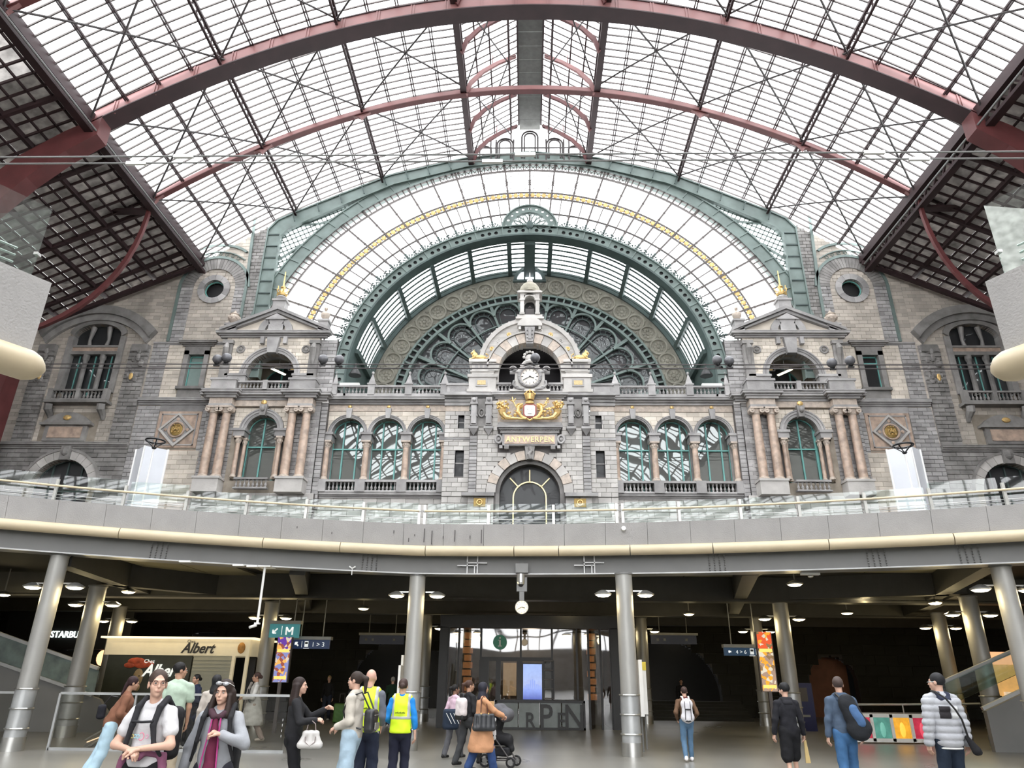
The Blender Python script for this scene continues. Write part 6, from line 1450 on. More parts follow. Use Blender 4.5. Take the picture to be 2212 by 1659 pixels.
b.build('skyline', mat('skyline_ink', (.1, .14, .3), .5, emit=(.12, .16, .35), est=.9), t)
t = thing('shelf_unit', 'narrow black shelf unit with four niches right of the display screen', 'shelf', (.62, 26.85, .95))
b = MB(); b.box(-.2, -.16, -.05, .3, 0, 1.25); b.box(.16, .2, -.05, .3, 0, 1.25); b.box(-.2, .2, .25, .3, 0, 1.25); b.build('case', BLACK, t)
for k in range(5): MB().box(-.16, .16, -.05, .3, k*.305, .03+k*.305).build('shelf', IRONM, t)
ct = thing('letter_counter', 'low glass counter with the big black letters R P E N in front', 'counter', (0, 26.55, 0))
b = MB(); b.box(-1.25, 1.85, -.1, .1, .84, .92); b.box(-1.25, 1.85, -.1, .1, .0, .07); b.box(1.78, 1.85, -.1, .1, 0, .9); b.box(-1.25, -1.18, -.1, .1, 0, .9); b.build('frame', BLACK, ct)
for i in range(4): b = MB(); a = -1.18+i*.74; b.add([(a+.02, 0, .07), (a+.72, 0, .07), (a+.72, 0, .84), (a+.02, 0, .84)], [(0,1,2,3)]); b.build('glass_panel', mat('counter_glass', (.22, .25, .24), .25, var=.3, scale=1.5) if 'counter_glass' not in MATS else MATS['counter_glass'], ct)
for ch, x, h in (('R', -.03, .72), ('P', .5, 1.1), ('E', 1.02, .72), ('N', 1.47, 1.1)):
    text_obj('letter', ch, h, BLACK, ct, (x, -.12, .04), depth=.02, offset=.006, sx=.85)
# hanging clock
t = thing('hanging_clock', 'illuminated round platform clock hanging from a grey bracket under the girder', 'clock', at(1127, 1312, 18.3))
b = MB(); b.tube([(0, -.05, 0), (0, .05, 0)], .155, 28); b.build('dial', mat('lit_dial', (.25, .2, .12), .4, var=0, emit=(1, .82, .55), est=.5), t)
b = MB(); b.tube([(.16*cos(q), -.03, .16*sin(q)) for q in [j*PI/14 for j in range(28)]], .012, 6, closed=True); b.build('rim', STEELG, t)
b = MB(); b.bar((0, -.06, 0), (.08, -.06, -.02), .018, .01, (0,1,0)); b.bar((0, -.065, 0), (-.1, -.065, -.05), .014, .01, (0,1,0))
for k in range(12): a = k*PI/6; b.bar((.12*sin(a), -.055, .12*cos(a)), (.14*sin(a), -.055, .14*cos(a)), .01, .005, (0,1,0))
b.build('hands', BLACK, t)
b = MB(); b.box(-.06, .06, -.05, .05, .15, .4); b.box(-.13, .13, -.06, .06, .38, .72); b.box(-.16, .16, -.15, .15, 1.05, 4.06-t.location.z); b.box(-.03, .03, .0, .05, .7, 1.1); b.build('hanger', STEELG, t)
t = thing('dome_camera', 'grey dome security camera on the bracket above the hanging clock', 'camera', at(1125, 1262, 18.25))
b = MB(); b.lathe([(.1, .25), (.1, .05), (.085, .0)][::-1], 0, 0, 0, 14); b.build('housing', STAIN, t); b = MB(); b.ball((0, 0, 0), .07, .07, .07, 12, 8); b.build('dome', BLACK, t)
# security camera boom and small fittings
t = thing('camera_boom', 'white pole hanging from the girder with a small bullet camera at its end', 'camera', (0, 0, 0))
YQ = 18.05; p = at(572, 1228, YQ); q = at(556, 1345, YQ); p.z = 4.13; b = MB(); b.tube([p, q], .03, 10); b.box(p.x-.17, p.x+.17, YQ-.1, YQ+.3, p.z, p.z+.03); b.box(q.x-.06, q.x+.06, YQ-.05, YQ+.05, q.z-.04, q.z); b.build('pole', WHITE, t)
b = MB(); b.tube([(q.x-.02, YQ, q.z-.06), (q.x-.12, YQ-.15, q.z-.12)], .035, 10); b.build('camera_body', WHITE, t)
t = thing('small_bracket', 'little white fork shaped fitting hanging from the girder edge', 'bracket'); p = at(761, 1228, 18.3)
b = MB(); b.tube([p, p-Vector((0, 0, .16))], .012, 6); b.tube([p+Vector((-.08, 0, .05)), p, p+Vector((.08, 0, .05))], .02, 6); b.build('fork', WHITE, t)
for u, v, lab in ((400, 1213, 'left'), (515, 1221, 'middle'), (545, 1223, 'right')):
    p = onz(u, v, 4.08); t = thing('light_strip', 'short white lamp strip under the left part of the girder, %s of three' % lab, 'lamp', p); MB().box(-.13, .13, -.04, .04, -.02, .02).build('case', WHITE, t)
p = onz(1750, 1240, 4.015); t = thing('light_strip', 'short white box with a lens under the right part of the girder', 'lamp', p); MB().box(-.22, .22, -.06, .06, -.025, .025).build('case', WHITE, t); b = MB(); b.ball((0, 0, -.05), .07, .05, .04, 10, 6); b.build('lens', STAIN, t)
t = thing('wall_disc', 'small round white disc on the terrazzo edge right of centre', 'disc', at(1347, 1141, 17.77)); b = MB(); b.tube([(0, -.02, 0), (0, .06, 0)], .055, 16); b.build('plate', WHITE, t)
# hanging direction signs
def dirsign(u0, v0, u1, v1, Y, label, col, name='direction_sign'):
    a, c = at(u0, v0, Y), at(u1, v1, Y); w_, h = c.x-a.x, a.z-c.z; t = thing(name, label, 'sign', ((a.x+c.x)/2, Y, (a.z+c.z)/2))
    MB().box(-w_/2, w_/2, -.05, .05, -h/2, h/2).build('board', mat('sign_col_%d' % u0, col, .4, var=0, emit=col, est=.35), t)
    MB().box(-w_/2-.03, w_/2+.06, -.14, .12, h/2, h/2+.1).build('cap', mat('sign_cap', (.3, .3, .28), .5, .3) if 'sign_cap' not in MATS else MATS['sign_cap'], t)
    for q in (-.3, .3): b = MB(); b.tube([(w_*q, 0, h/2+.1), (w_*q, 0, (3.99 if Y < 30 else 4.72)-(a.z+c.z)/2)], .018, 6); b.build('rod', MATS['sign_cap'], t)
    return t, w_, h
SW = mat('sign_white', (.75, .78, .76), .5, var=0, emit=(.75, .78, .76), est=.3)
def arrow(t, x, z, s, ang):
    b = MB(); d = Vector((cos(ang), 0, sin(ang))); n_ = Vector((-sin(ang), 0, cos(ang))); c = Vector((x, -.06, z)); tip = c+d*s
    b.bar(c-d*s, tip, .045, .01, (0,1,0)); b.bar(tip, tip-d*s*.75+n_*s*.75, .045, .01, (0,1,0)); b.bar(tip, tip-d*s*.75-n_*s*.75, .045, .01, (0,1,0)); b.build('arrow', SW, t)
t, w_, h = dirsign(585, 1348, 645, 1378, 24, 'teal sign with a down left arrow and the letter M', (.03, .15, .16))
arrow(t, -w_*.3, 0, .1, math.radians(225)); MB().box(-w_*.09, -w_*.07, -.062, -.05, -h*.3, h*.35).build('divider', SW, t); b = MB(); mx_ = w_*.18
for q in (-.1, .1): b.box(mx_+q-.025, mx_+q+.025, -.065, -.05, -.12, .12)
b.bar((mx_-.1, -.058, .11), (mx_, -.058, -.03), .05, .014, (0,1,0)); b.bar((mx_+.1, -.058, .11), (mx_, -.058, -.03), .05, .014, (0,1,0)); b.build('letter', SW, t)
def train(t, x, z, s):
    b = MB(); b.box(x-.06*s, x+.06*s, -.06, -.05, z-.08*s, z+.1*s); b.box(x-.09*s, x+.09*s, -.06, -.05, z-.13*s, z-.11*s); b.build('train_symbol', SW, t); b = MB(); b.box(x-.045*s, x+.045*s, -.065, -.06, z+.01*s, z+.07*s); b.build('train_window', BLACK, t)
t, w_, h = dirsign(634, 1382, 711, 1402, 24.3, 'dark blue sign with an up left arrow, a train and platforms 1 to 3', (.008, .018, .05))
arrow(t, -w_*.38, 0, .07, math.radians(135)); MB().box(-w_*.25, -w_*.24, -.062, -.05, -h*.35, h*.35).build('divider', SW, t); train(t, -w_*.12, 0, 1); text_obj('lettering', '1 > 3', .2, SW, t, (w_*.2, -.06, -.07), depth=.003)
t, w_, h = dirsign(1563, 1399, 1651, 1417, 24.3, 'dark blue sign with platforms 4 to 6, a train and an up right arrow', (.01, .03, .06))
arrow(t, w_*.42, 0, .06, math.radians(45)); MB().box(w_*.29, w_*.3, -.062, -.05, -h*.35, h*.35).build('divider', SW, t); train(t, w_*.19, 0, 1); text_obj('lettering', '4 > 6', .16, SW, t, (-w_*.08, -.06, -.06), depth=.003); arrow(t, -w_*.36, 0, .04, PI)
for u0, u1, lab in ((778, 872, 'left'), (1405, 1505, 'right')):
    t, w_, h = dirsign(u0, 1372, u1, 1392, 33, 'dim distant overhead sign deep in the %s passage' % lab, (.004, .006, .012)); b = MB(); [b.box(w_*q-.05, w_*q+.05, -.06, -.05, -.05, .05) for q in (-.35, -.2, .28)]; b.build('faint_symbols', mat('dim_sign_ink', (.2, .22, .22), .5) if 'dim_sign_ink' not in MATS else MATS['dim_sign_ink'], t)
# advertising columns
def adpanel(u0, v0, u1, v1, Y, label, cols, seed):
    a, c = at(u0, v0, Y), at(u1, v1, Y); w_, h = .42, a.z-c.z; t = thing('advertising_panel', label, 'poster', ((a.x+c.x)/2, Y, c.z))
    MB().box(-w_/2-.03, w_/2+.03, 0, .12, 0, h).build('light_box', IRONM, t); MB().box(-.05, .05, .02, .1, -c.z, 0).build('foot', IRONM, t)
    rr = random.Random(seed); nz, nx = 14, 4
    for part, (z0, z1), bg_ in (('upper_poster', (h*.72, h), cols[0]), ('lower_poster', (.02, h*.69), cols[1])):
        m_, n, l, bs = nmat(part+str(u0)); setc(bs, bg_, .5); tc = n.new('ShaderNodeTexCoord'); no = n.new('ShaderNodeTexVoronoi'); no.inputs['Scale'].default_value = 11; l.new(tc.outputs['Object'], no.inputs['Vector'])
        cr2 = n.new('ShaderNodeValToRGB'); cr2.color_ramp.interpolation = 'CONSTANT'; sp = n.new('ShaderNodeSeparateColor'); l.new(no.outputs['Color'], sp.inputs[0]); l.new(sp.outputs[0], cr2.inputs[0]); e = cr2.color_ramp.elements
        e[0].color = (*bg_, 1); e[1].position = .45; e[1].color = (*cols[2], 1); q = e.new(.7); q.color = (*cols[3], 1); q = e.new(.85); q.color = (*cols[4], 1)
        l.new(cr2.outputs[0], bs.inputs['Emission Color']); bs.inputs['Emission Strength'].default_value = .4; l.new(cr2.outputs[0], bs.inputs['Base Color'])
        MB().box(-w_/2, w_/2, -.02, 0, z0, z1).build(part, m_, t)
    for zz in (.1, h*.66): MB().box(-w_/2+.02, w_/2-.02, -.03, -.02, zz, zz+.09).build('title_strip', mat('poster_gold', (.8, .5, .12), .5, var=0, emit=(.9, .5, .12), est=.5) if 'poster_gold' not in MATS else MATS['poster_gold'], t)
    return t
adpanel(607, 1376, 621, 1475, 23.5, 'tall lit advertising posters beside the column under the metro sign', [(.12, .03, .3), (.2, .22, .45)], 3) if False else adpanel(603, 1376, 617, 1475, 23.5, 'tall lit advertising posters beside the column under the metro sign', [(.1, .03, .28), (.18, .2, .42), (.25, .06, .04), (.55, .45, .35), (.7, .35, .08)], 3)
adpanel(1645, 1365, 1668, 1495, 22.5, 'tall bright orange advertising posters beside the right inner column', [(.6, .08, .02), (.3, .2, .15), (.7, .3, .02), (.2, .12, .05), (.55, .5, .4)], 5)
# white boards by the third column
for u, v0, v1, lab, yel in ((1382, 1425, 1548, 'nearer', 1), (1391, 1448, 1543, 'farther', 0)):
    Y = 18.9 if yel else 19.6; a, c = at(u, v0, Y), at(u, v1, Y); t = thing('notice_board', 'thin white notice board seen edge on beside the right middle column, %s one' % lab, 'notice board', (a.x, Y, 0))
    MB().box(-.045, .045, -.02, .9, c.z, a.z).build('board', WHITE, t); b = MB(); b.tube([(0, .2, 0), (0, .2, c.z)], .025, 8); b.build('post', STEELG, t)
    if not yel: MB().box(-.05, .05, -.03, .9, a.z, a.z+.2).build('yellow_header', mat('yellow_header', (.7, .55, .05), .5), t)
for u, v0, v1, lab in ((864, 1437, 1535, 'nearer'), (870, 1415, 1525, 'farther')):
    Y = 19.2 if lab == 'nearer' else 20.; a, c = at(u, v0, Y), at(u, v1, Y); t = thing('notice_board', 'thin white notice board seen edge on left of the middle left column, %s one' % lab, 'notice board', (a.x, Y, 0))
    MB().box(-.03, .03, -.02, .9, c.z, a.z).build('board', WHITE, t); b = MB(); b.tube([(0, .2, 0), (0, .2, c.z)], .025, 8); b.build('post', STEELG, t)
# waffle kiosk
kk = thing('snack_kiosk', 'long cream snack stall with script lettering and a dark picture wall', 'kiosk', (0, 25, 0))
KY = 25
b = MB(); b.box(-14.35, -9.45, KY-25, KY-25+2.2, 2.2, 2.72); b.build('fascia', mat('kiosk_cream', (.66, .6, .45), .5, var=.05, emit=(.66, .56, .36), est=.12), kk)
b = MB(); b.box(-14.5, -9.3, -.15, 2.3, 2.72, 2.78); b.build('cornice', mat('lit_edge', (.9, .8, .6), .5, emit=(1, .8, .5), est=.5), kk)
b = MB(); b.box(-14.2, -11.35, .02, .1, 0, 2.2); b.build('picture_wall', mat('dark_green_wall', (.035, .04, .03), .5, var=.2), kk)
b = MB(); b.box(-11.3, -9.95, .02, .08, .8, 2.18)
for k in range(12): b.box(-11.3, -9.95, .0, .02, .85+k*.11, .86+k*.11)
b.build('roller_shutter', mat('shutter', (.38, .38, .31), .6, var=.05), kk)
b = MB(); b.box(-11.35, -9.5, .0, .6, 0, .75); b.build('counter', BLACK, kk)
for x in (-9.95, -9.5): MB().box(x-.05, x+.05, 0, .1, 0, 2.2).build('corner_post', MATS['kiosk_cream'], kk)
MB().box(-9.9, -9.55, 1.0, 1.1, 0, 2.2).build('dark_interior', BLACK, kk)
INK = BLACK
text_obj('lettering', 'Albert', .46, INK, kk, (-11.2, -.03, 2.28), depth=.01, shear=.35, offset=.01, sx=.9); text_obj('small_lettering', 'Chez', .13, INK, kk, (-11.45, -.03, 2.6), depth=.005)
text_obj('lettering', 'Albert', .52, SW, kk, (-12.3, -.02, 1.55), depth=.01, shear=.35, offset=.012, sx=.9); text_obj('small_lettering', 'Chez', .17, SW, kk, (-12.75, -.02, 1.95), depth=.005)
FACE = mat('mural_skin', (.33, .24, .13), .6, var=.2); HAT = mat('mural_red', (.42, .07, .03), .7, var=.4, scale=6)
b = MB()
for x, z, rx, rz in ((-13.2, 2.0, .3, .12), (-13.0, 1.9, .28, .12), (-12.75, 1.92, .16, .1), (-13.4, 1.88, .2, .09)): b.ball((x, -.0, z), rx, .03, rz, 14, 6)
b.build('mural_hat', HAT, kk)
b = MB(); b.ball((-13.05, .0, 1.5), .17, .03, .28, 14, 8); b.ball((-13.0, .0, 1.2), .08, .03, .12, 10, 6); b.build('mural_face', FACE, kk)
b = MB(); b.ball((-13.17, -.03, 1.55), .03, .01, .02, 6, 4); b.ball((-13.0, -.03, 1.55), .03, .01, .02, 6, 4); b.ball((-13.06, -.03, 1.34), .05, .01, .015, 6, 4); b.build('mural_features', BLACK, kk)
b = MB(); rr = random.Random(4)
for k in range(9): x = -12.3+k*.11; b.tube([(x, -.03, .85+rr.random()*.1), (x-.02+rr.uniform(-.05, .05), -.03, 1.15+rr.random()*.15)], .035, 6)
b.build('mural_chips', mat('mural_yellow', (.6, .42, .12), .6, emit=(.6, .42, .12), est=.15), kk)
b = MB(); b.ball((-9.72, -.03, 2.45), .13, .03, .18, 10, 7); b.build('waffle_emblem', mat('waffle', (.45, .22, .05), .6, var=.3, scale=12), kk)
ld = bpy.data.lights.new('kiosk_lamp', 'AREA'); ld.energy = 7; ld.color = (1, .8, .5); ld.shape = 'RECTANGLE'; ld.size = 4.5; ld.size_y = .1; o = bpy.data.objects.new('kiosk_lamp', ld); C.objects.link(o); o.parent = kk; o.location = (-11.9, -.3, 2.85); o.rotation_euler = (math.radians(-25), 0, 0)
# coffee shop with lit name at the back
t = thing('coffee_shop', 'dark coffee shop front with glowing white name letters behind the left column', 'shop', (0, 30, 0))
a = at(112, 1367, 30); text_obj('glowing_letters', 'STARBUCKS', .36, mat('lit_letters', (.9, 1, 1), .5, var=0, emit=(.85, 1, .95), est=.7), t, (a.x, -.05, at(112, 1377, 30).z), depth=.02, offset=.004, align='LEFT', sx=.9)
MB().box(-21.5, -16.3, 0, .2, 2.5, 4.2).build('fascia', BLACK, t); MB().box(-21.5, -16.3, 1.8, 2.0, 0, 2.5).build('rear_wall', DARKW, t); MB().box(-21.5, -16.3, .2, .5, 0, 1.0).build('counter', IRON, t)
b = MB()
for x, z in ((-18.6, 1.45), (-19.3, 1.4), (-17.9, 1.5)): b.box(x-.12, x+.12, .1, .3, z-.15, z+.1); b.box(x-.2, x+.2, .1, .3, z+.1, z+.16)
b.build('lit_menu', mat('menu_glow', (.7, .75, .7), .5, emit=(.8, .85, .75), est=1.), t)
b = MB(); b.ball((-17.4, .3, 2.2), .22, .2, .3, 10, 8); b.build('orange_lamp', mat('orange_glow', (.8, .4, .2), .5, emit=(1, .45, .2), est=1.), t)
# right shop glow, blue machine, light box, ramps
t = thing('lit_shop', 'warm lit shop glimpsed behind the right ramp', 'shop', (0, 26, 0)); p = at(2185, 1440, 26)
MB().box(p.x-.9, p.x+3, 0, .2, 0, 2.6).build('rear_wall', mat('warm_shop', (.35, .2, .07), .6, var=.5, scale=3, emit=(.7, .4, .13), est=.3), t); MB().box(p.x-.9, p.x+3, -.1, 0, 2.2, 2.6).build('fascia', mat('shop_orange', (.6, .25, .1), .6, emit=(.9, .4, .2), est=.5), t)
b = MB()
for k in range(6): b.box(p.x-.5+k*.35, p.x-.3+k*.35, -.15, -.05, 1.0+.1*(k % 3), 1.35)
b.build('wares', mat('wares', (.5, .4, .3), .6, var=.4, scale=9, emit=(.6, .45, .3), est=.4), t)
p = at(1735, 1550, 27.5); t = thing('vending_machine', 'dark blue vending machine in the shade behind the man in black', 'machine', (p.x, 27.5, 0))
MB().box(-.45, .45, 0, .7, 0, 1.55).build('case', mat('deep_blue', (.004, .006, .06), .4, var=.1), t); MB().box(-.3, .25, -.03, 0, .95, 1.4).build('screen', IRON, t); MB().box(-.25, .25, -.05, 0, .45, .52).build('tray', STEELG, t)
rp = struct('wall_ramp_right')
a0, a1 = onz(1880, 1608), onz(1975, 1611)
xa = 9.6
b = MB(); b.box(9.1, 12.9, 23.2, 23.3, 0, .78); b.build('low_panel', STEELG, rp)
t = thing('light_box', 'low white framed light box with red, green and amber glass pictures', 'light box', (0, 22.6, 0))
b = MB(); x0, x1 = 9.2, 12.0
for q in (.08, .72): b.box(x0, x1, -.05, .05, q-.05, q+.05)
n_ = 5
for k in range(n_+1): xq = x0+(x1-x0)*k/n_; b.box(xq-.045, xq+.045, -.05, .05, .05, .75)
b.build('white_frame', WHITE, t)
for k, c in enumerate(((.28, .02, .04), (.05, .16, .13), (.5, .24, .02), (.28, .02, .04), (.05, .16, .13))):
    xq = x0+(x1-x0)*(k+.5)/n_; MB().box(xq-.24, xq+.24, -.01, .02, .12, .68).build('coloured_glass', mat('lightbox_%d' % k, c, .25, var=.6, scale=4, emit=c, est=.5), t)
    b = MB(); b.ball((xq, -.03, .35), .08, .02, .2, 10, 6); b.build('glass_figure', mat('lightbox_fig_%d' % k, tuple(min(1, 2.2*q_+.08) for q_ in c), .3, emit=c, est=.7), t)
t = thing('counter_rail', 'pale curved handrail above the light box on the right', 'railing'); b = MB(); b.tube([(8.9, 23.1, .98), (11, 23.2, 1.0), (13.2, 23.0, 1.05)], .03, 8)
for x in (9.2, 11, 12.8): b.tube([(x, 23.15, 0), (x, 23.15, 1.0)], .02, 6)
b.build('rail', MATS['zinc_sleeve'], t)
t = thing('escalator_wall', 'sloping grey side wall of the escalator rising behind the right columns', 'escalator', (0, 0, 0))
b = MB(); b.prism([(11.7, 0), (17.5, 0), (17.5, 3.3), (11.7, .95)], 20.2, 20.35); b.build('side_wall', STEELG, t); b = MB(); b.bar((11.6, 20.2, 1.0), (17.6, 20.2, 3.4), .1, .08); b.bar((11.3, 21.6, 1.55), (17.6, 21.6, 4.0), .1, .1); b.build('handrail', MATS['zinc_sleeve'], t)
b = MB(); b.prism([(11.4, 1.0), (17.5, 3.4), (17.5, 4.0), (11.4, 1.55)], 21.5, 21.55); b.build('glass_side', RAILG, t)
t = thing('dark_bag', 'black rubbish heap at the foot of the right escalator wall', 'bag', (*onz(2205, 1612)[:2], 0)); b = MB(); b.ball((0, 0, .08), .35, .2, .1, 12, 6); b.ball((.3, 0, .1), .25, .2, .12, 10, 6); b.build('heap', BLACK, t)
# left stair with railing and escalator
sl_ = thing('stair_enclosure', 'grey glass and steel enclosure of the stair down behind the left column', 'railing', (0, 0, 0))
GG = thin_glass('dusky_glass', (.62, .62, .58), .0, .1, flat=.05)
x0, x1, Y = -10.95, -5.6, 17.6
for k in range(3):
    a, c = x0+(x1-x0)*k/3, x0+(x1-x0)*(k+1)/3; b = MB(); b.add([(a+.03, Y, .06), (c-.03, Y, .06), (c-.03, Y, 1.15), (a+.03, Y, 1.15)], [(0,1,2,3)]); b.build('glass_panel', GG, sl_)
b = MB(); b.bar((x0, Y, 1.18), (x1, Y, 1.18), .05, .05); b.bar((x0, Y, .03), (x1, Y, .03), .06, .06); b.bar((x0, Y, 0), (x0, Y, 1.18), .06, .05); b.bar((-13.8, Y, 1.18), (-11.9, Y, 1.18), .05, .05); b.bar((-13.8, Y, .03), (-11.9, Y, .03), .06, .06); b.build('steel_frame', MATS['zinc_sleeve'], sl_)
for q in range(1, 3): b = MB(); b.bar((x0+(x1-x0)*q/3, Y, 0), (x0+(x1-x0)*q/3, Y, 1.18), .04, .04); b.build('post', MATS['zinc_sleeve'], sl_)
b = MB(); b.add([(-13.8, Y, .06), (-11.9, Y, .06), (-11.9, Y, 1.15), (-13.8, Y, 1.15)], [(0,1,2,3)]); b.build('glass_panel', GG, sl_)
t = thing('stair_handrail', 'looped stainless handrails slanting down inside the stair enclosure', 'handrail')
for dz in (0, -.2):
    b = MB(); b.tube([(-10.6, 18.4, .15+dz), (-9.2, 18.4, .98+dz), (-8.9, 18.4, 1.0+dz)], .022, 8); b.build('rail', STAIN, t)
b = MB(); b.tube([(-8.9, 18.4, 1.0), (-8.6, 18.4, 1.0), (-8.52, 18.4, .9), (-8.6, 18.4, .8), (-8.9, 18.4, .8)], .022, 8); b.build('loop', STAIN, t)
b = MB(); b.bar((-10.6, 18.5, .1), (-9.1, 18.5, .68), .04, .02); b.build('lit_strip', mat('rail_light', (.9, .6, .4), .5, emit=(1, .7, .45), est=.6), t)
b = MB(); b.prism([(-10.7, 0), (-8.7, 0), (-8.9, .7), (-10.6, .1)], 18.55, 18.6); b.build('inner_side', STEELG, t)
t = thing('escalator_wall', 'long escalator descending from the upper left behind the front columns', 'escalator')
b = MB(); b.prism([(-24, 0), (-12.2, 0), (-13.0, .9), (-24, 4.0)], 22.9, 23.05); b.build('side_wall', STEELG, t); b = MB(); b.bar((-24, 22.85, 4.05), (-13.2, 22.85, 1.0), .1, .09); b.bar((-24, 22.85, 4.9), (-13.2, 22.85, 1.75), .1, .09); b.build('handrail', MATS['zinc_sleeve'], t)
b = MB(); b.add([(-24, 22.9, 4.05), (-13.2, 22.9, 1.0), (-13.2, 22.9, 1.75), (-24, 22.9, 4.9)], [(0,1,2,3)]); b.build('glass_side', mat('escalator_glass', (.13, .17, .16), .15, var=.3), t)
st = struct('floor_steps')
for k in range(6): MB().box(3.2, 9.6, 33.5+k*.35, 34+k*.35, 0, .12+.12*k).build('step', DARKW, st)
# ---------------------------------------------------------------- people: continuous bodies grown from distance fields
def nets(F, org, h):
    S_ = F < 0; nx, ny, nz = F.shape
    acc = np.zeros((nx-1, ny-1, nz-1, 3)); cnt = np.zeros((nx-1, ny-1, nz-1))
    off = [(i, j, k) for i in (0, 1) for j in (0, 1) for k in (0, 1)]
    sub = lambda A, o: A[o[0]:nx-1+o[0], o[1]:ny-1+o[1], o[2]:nz-1+o[2]]
    for a in off:
        for ax in range(3):
            if a[ax]: continue
            b = list(a); b[ax] = 1; fa, fb = sub(F, a), sub(F, b); m = (fa < 0) != (fb < 0)
            t = np.where(m, fa/np.where(m, fa-fb, 1), 0)
            for c in range(3): acc[..., c] += np.where(m, a[c]+(t if c == ax else 0), 0)
            cnt += m
    act = cnt > 0; idx = -np.ones(act.shape, int); ii = np.argwhere(act); idx[act] = np.arange(len(ii))
    V = (ii+acc[act]/cnt[act][:, None])*h+np.array(org)
    faces = []
    for ax in range(3):
        sl0 = [slice(None)]*3; sl1 = [slice(None)]*3; sl0[ax] = slice(0, -1); sl1[ax] = slice(1, None)
        A, B = S_[tuple(sl0)], S_[tuple(sl1)]; d = np.argwhere(A != B)
        o1, o2 = (ax+1) % 3, (ax+2) % 3
        d = d[(d[:, o1] > 0) & (d[:, o2] > 0) & (d[:, o1] < F.shape[o1]-1) & (d[:, o2] < F.shape[o2]-1)]
        if not len(d): continue
        q = []
        for s1, s2 in ((1, 1), (0, 1), (0, 0), (1, 0)):
            e = d.copy(); e[:, o1] -= s1; e[:, o2] -= s2; q.append(idx[e[:, 0], e[:, 1], e[:, 2]])
        q = np.stack(q, 1); fl2 = ~A[d[:, 0], d[:, 1], d[:, 2]]; q[fl2] = q[fl2][:, ::-1]; faces.append(q)
    return V, np.concatenate(faces) if faces else np.zeros((0, 4), int)
def rc(a, b, ra, rb, fy=1.): return ('c', np.array(a, float), np.array(b, float), ra, rb, fy)
def el(c, r, R=None, neg=False): return ('n' if neg else 'e', np.array(c, float), np.array(r, float), R)
def field(P, prims, k=.03):
    D = None; negs = []
    for p in prims:
        if p[0] == 'c':
            _, a, b, ra, rb, fy = p; q = P-a; ab = b-a
            if fy != 1: q = q*np.array([1, 1/fy, 1]); ab = ab*np.array([1, 1/fy, 1])
            t = np.clip((q@ab)/max(1e-9, ab@ab), 0, 1); d = np.linalg.norm(q-t[..., None]*ab, axis=-1)-(ra+(rb-ra)*t)
            if fy < 1: d = d*min(1, fy*1.3)
        else:
            _, c, r, R = p; q = P-c
            if R is not None: q = q@R
            kk = np.linalg.norm(q/r, axis=-1); d = (kk-1)*r.min()*.9+(kk-1)*r.max()*.1
            if p[0] == 'n': negs.append(d); continue
        if D is None: D = d
        else: hh = np.clip(.5+.5*(d-D)/k, 0, 1); D = d*(1-hh)+D*hh-k*hh*(1-hh)
    for d in negs: kk = k*.5; hh = np.clip(.5-.5*(D+d)/kk, 0, 1); D = D*(1-hh)+(-d)*hh+kk*hh*(1-hh)
    return D
def grow(prims, h, k=.03, noise=0., cut=None):
    lo = np.array([9.]*3); hi = -lo
    for p in prims:
        if p[0] == 'n': continue
        if p[0] == 'c': r = max(p[3], p[4]); a = np.minimum(p[1], p[2])-r; b = np.maximum(p[1], p[2])+r
        else: r = p[2].max(); a = p[1]-r; b = p[1]+r
        lo = np.minimum(lo, a); hi = np.maximum(hi, b)
    lo -= 2.5*h; hi += 2.5*h; n_ = np.ceil((hi-lo)/h).astype(int)+1
    G = np.stack(np.meshgrid(*[lo[i]+h*np.arange(n_[i]) for i in range(3)], indexing='ij'), -1).astype(np.float32)
    F = field(G, prims, k)
    if noise: F = F+noise*(np.sin(G[..., 2]*38+G[..., 0]*17+2*np.sin(G[..., 1]*13))+.6*np.sin(G[..., 0]*45-G[..., 2]*21+1.7*np.sin(G[..., 2]*9)))
    if cut: F = np.maximum(F, cut(G))
    return nets(F, lo, h)
def vmesh(name, lst, m, parent):
    vs, fs, o = [], [], 0
    for V, Q in lst:
        if len(V): vs.append(V); fs.append(Q+o); o += len(V)
    if not vs: return None
    me = bpy.data.meshes.new(name); me.from_pydata(np.concatenate(vs).tolist(), [], np.concatenate(fs).tolist())
    for x in (m if isinstance(m, list) else [m]): me.materials.append(x)
    me.polygons.foreach_set('use_smooth', [True]*len(me.polygons)); me.update()
    return link(name, me, parent)
def ik(a, t, l1, l2, hint):
    a, t, hint = map(lambda q: np.array(q, float), (a, t, hint)); d = t-a; L = np.linalg.norm(d)
    if L > (l1+l2)*.995: t = a+d/L*(l1+l2)*.995; d = t-a; L = np.linalg.norm(d)
    u = d/L; x = (l1*l1-l2*l2+L*L)/(2*L); y = math.sqrt(max(0, l1*l1-x*x)); hn = hint-u*(hint@u); hn = hn/max(1e-6, np.linalg.norm(hn))
    return a+u*x+hn*y, t
def Rz(a): a = math.radians(a); return np.array([[cos(a), -sin(a), 0], [sin(a), cos(a), 0], [0, 0, 1.]])
def Rx(a): a = math.radians(a); return np.array([[1., 0, 0], [0, cos(a), -sin(a)], [0, sin(a), cos(a)]])
def Ry(a): a = math.radians(a); return np.array([[cos(a), 0, sin(a)], [0, 1., 0], [-sin(a), 0, cos(a)]])
CM = {}
def cloth(col, rough=.85):
    k = tuple(round(c, 3) for c in col)+(rough,)
    if k not in CM: CM[k] = mat('cloth_%d' % len(CM), col, rough, var=.12, scale=7, bump=.25, bscale=16, spec=.25)
    return CM[k]
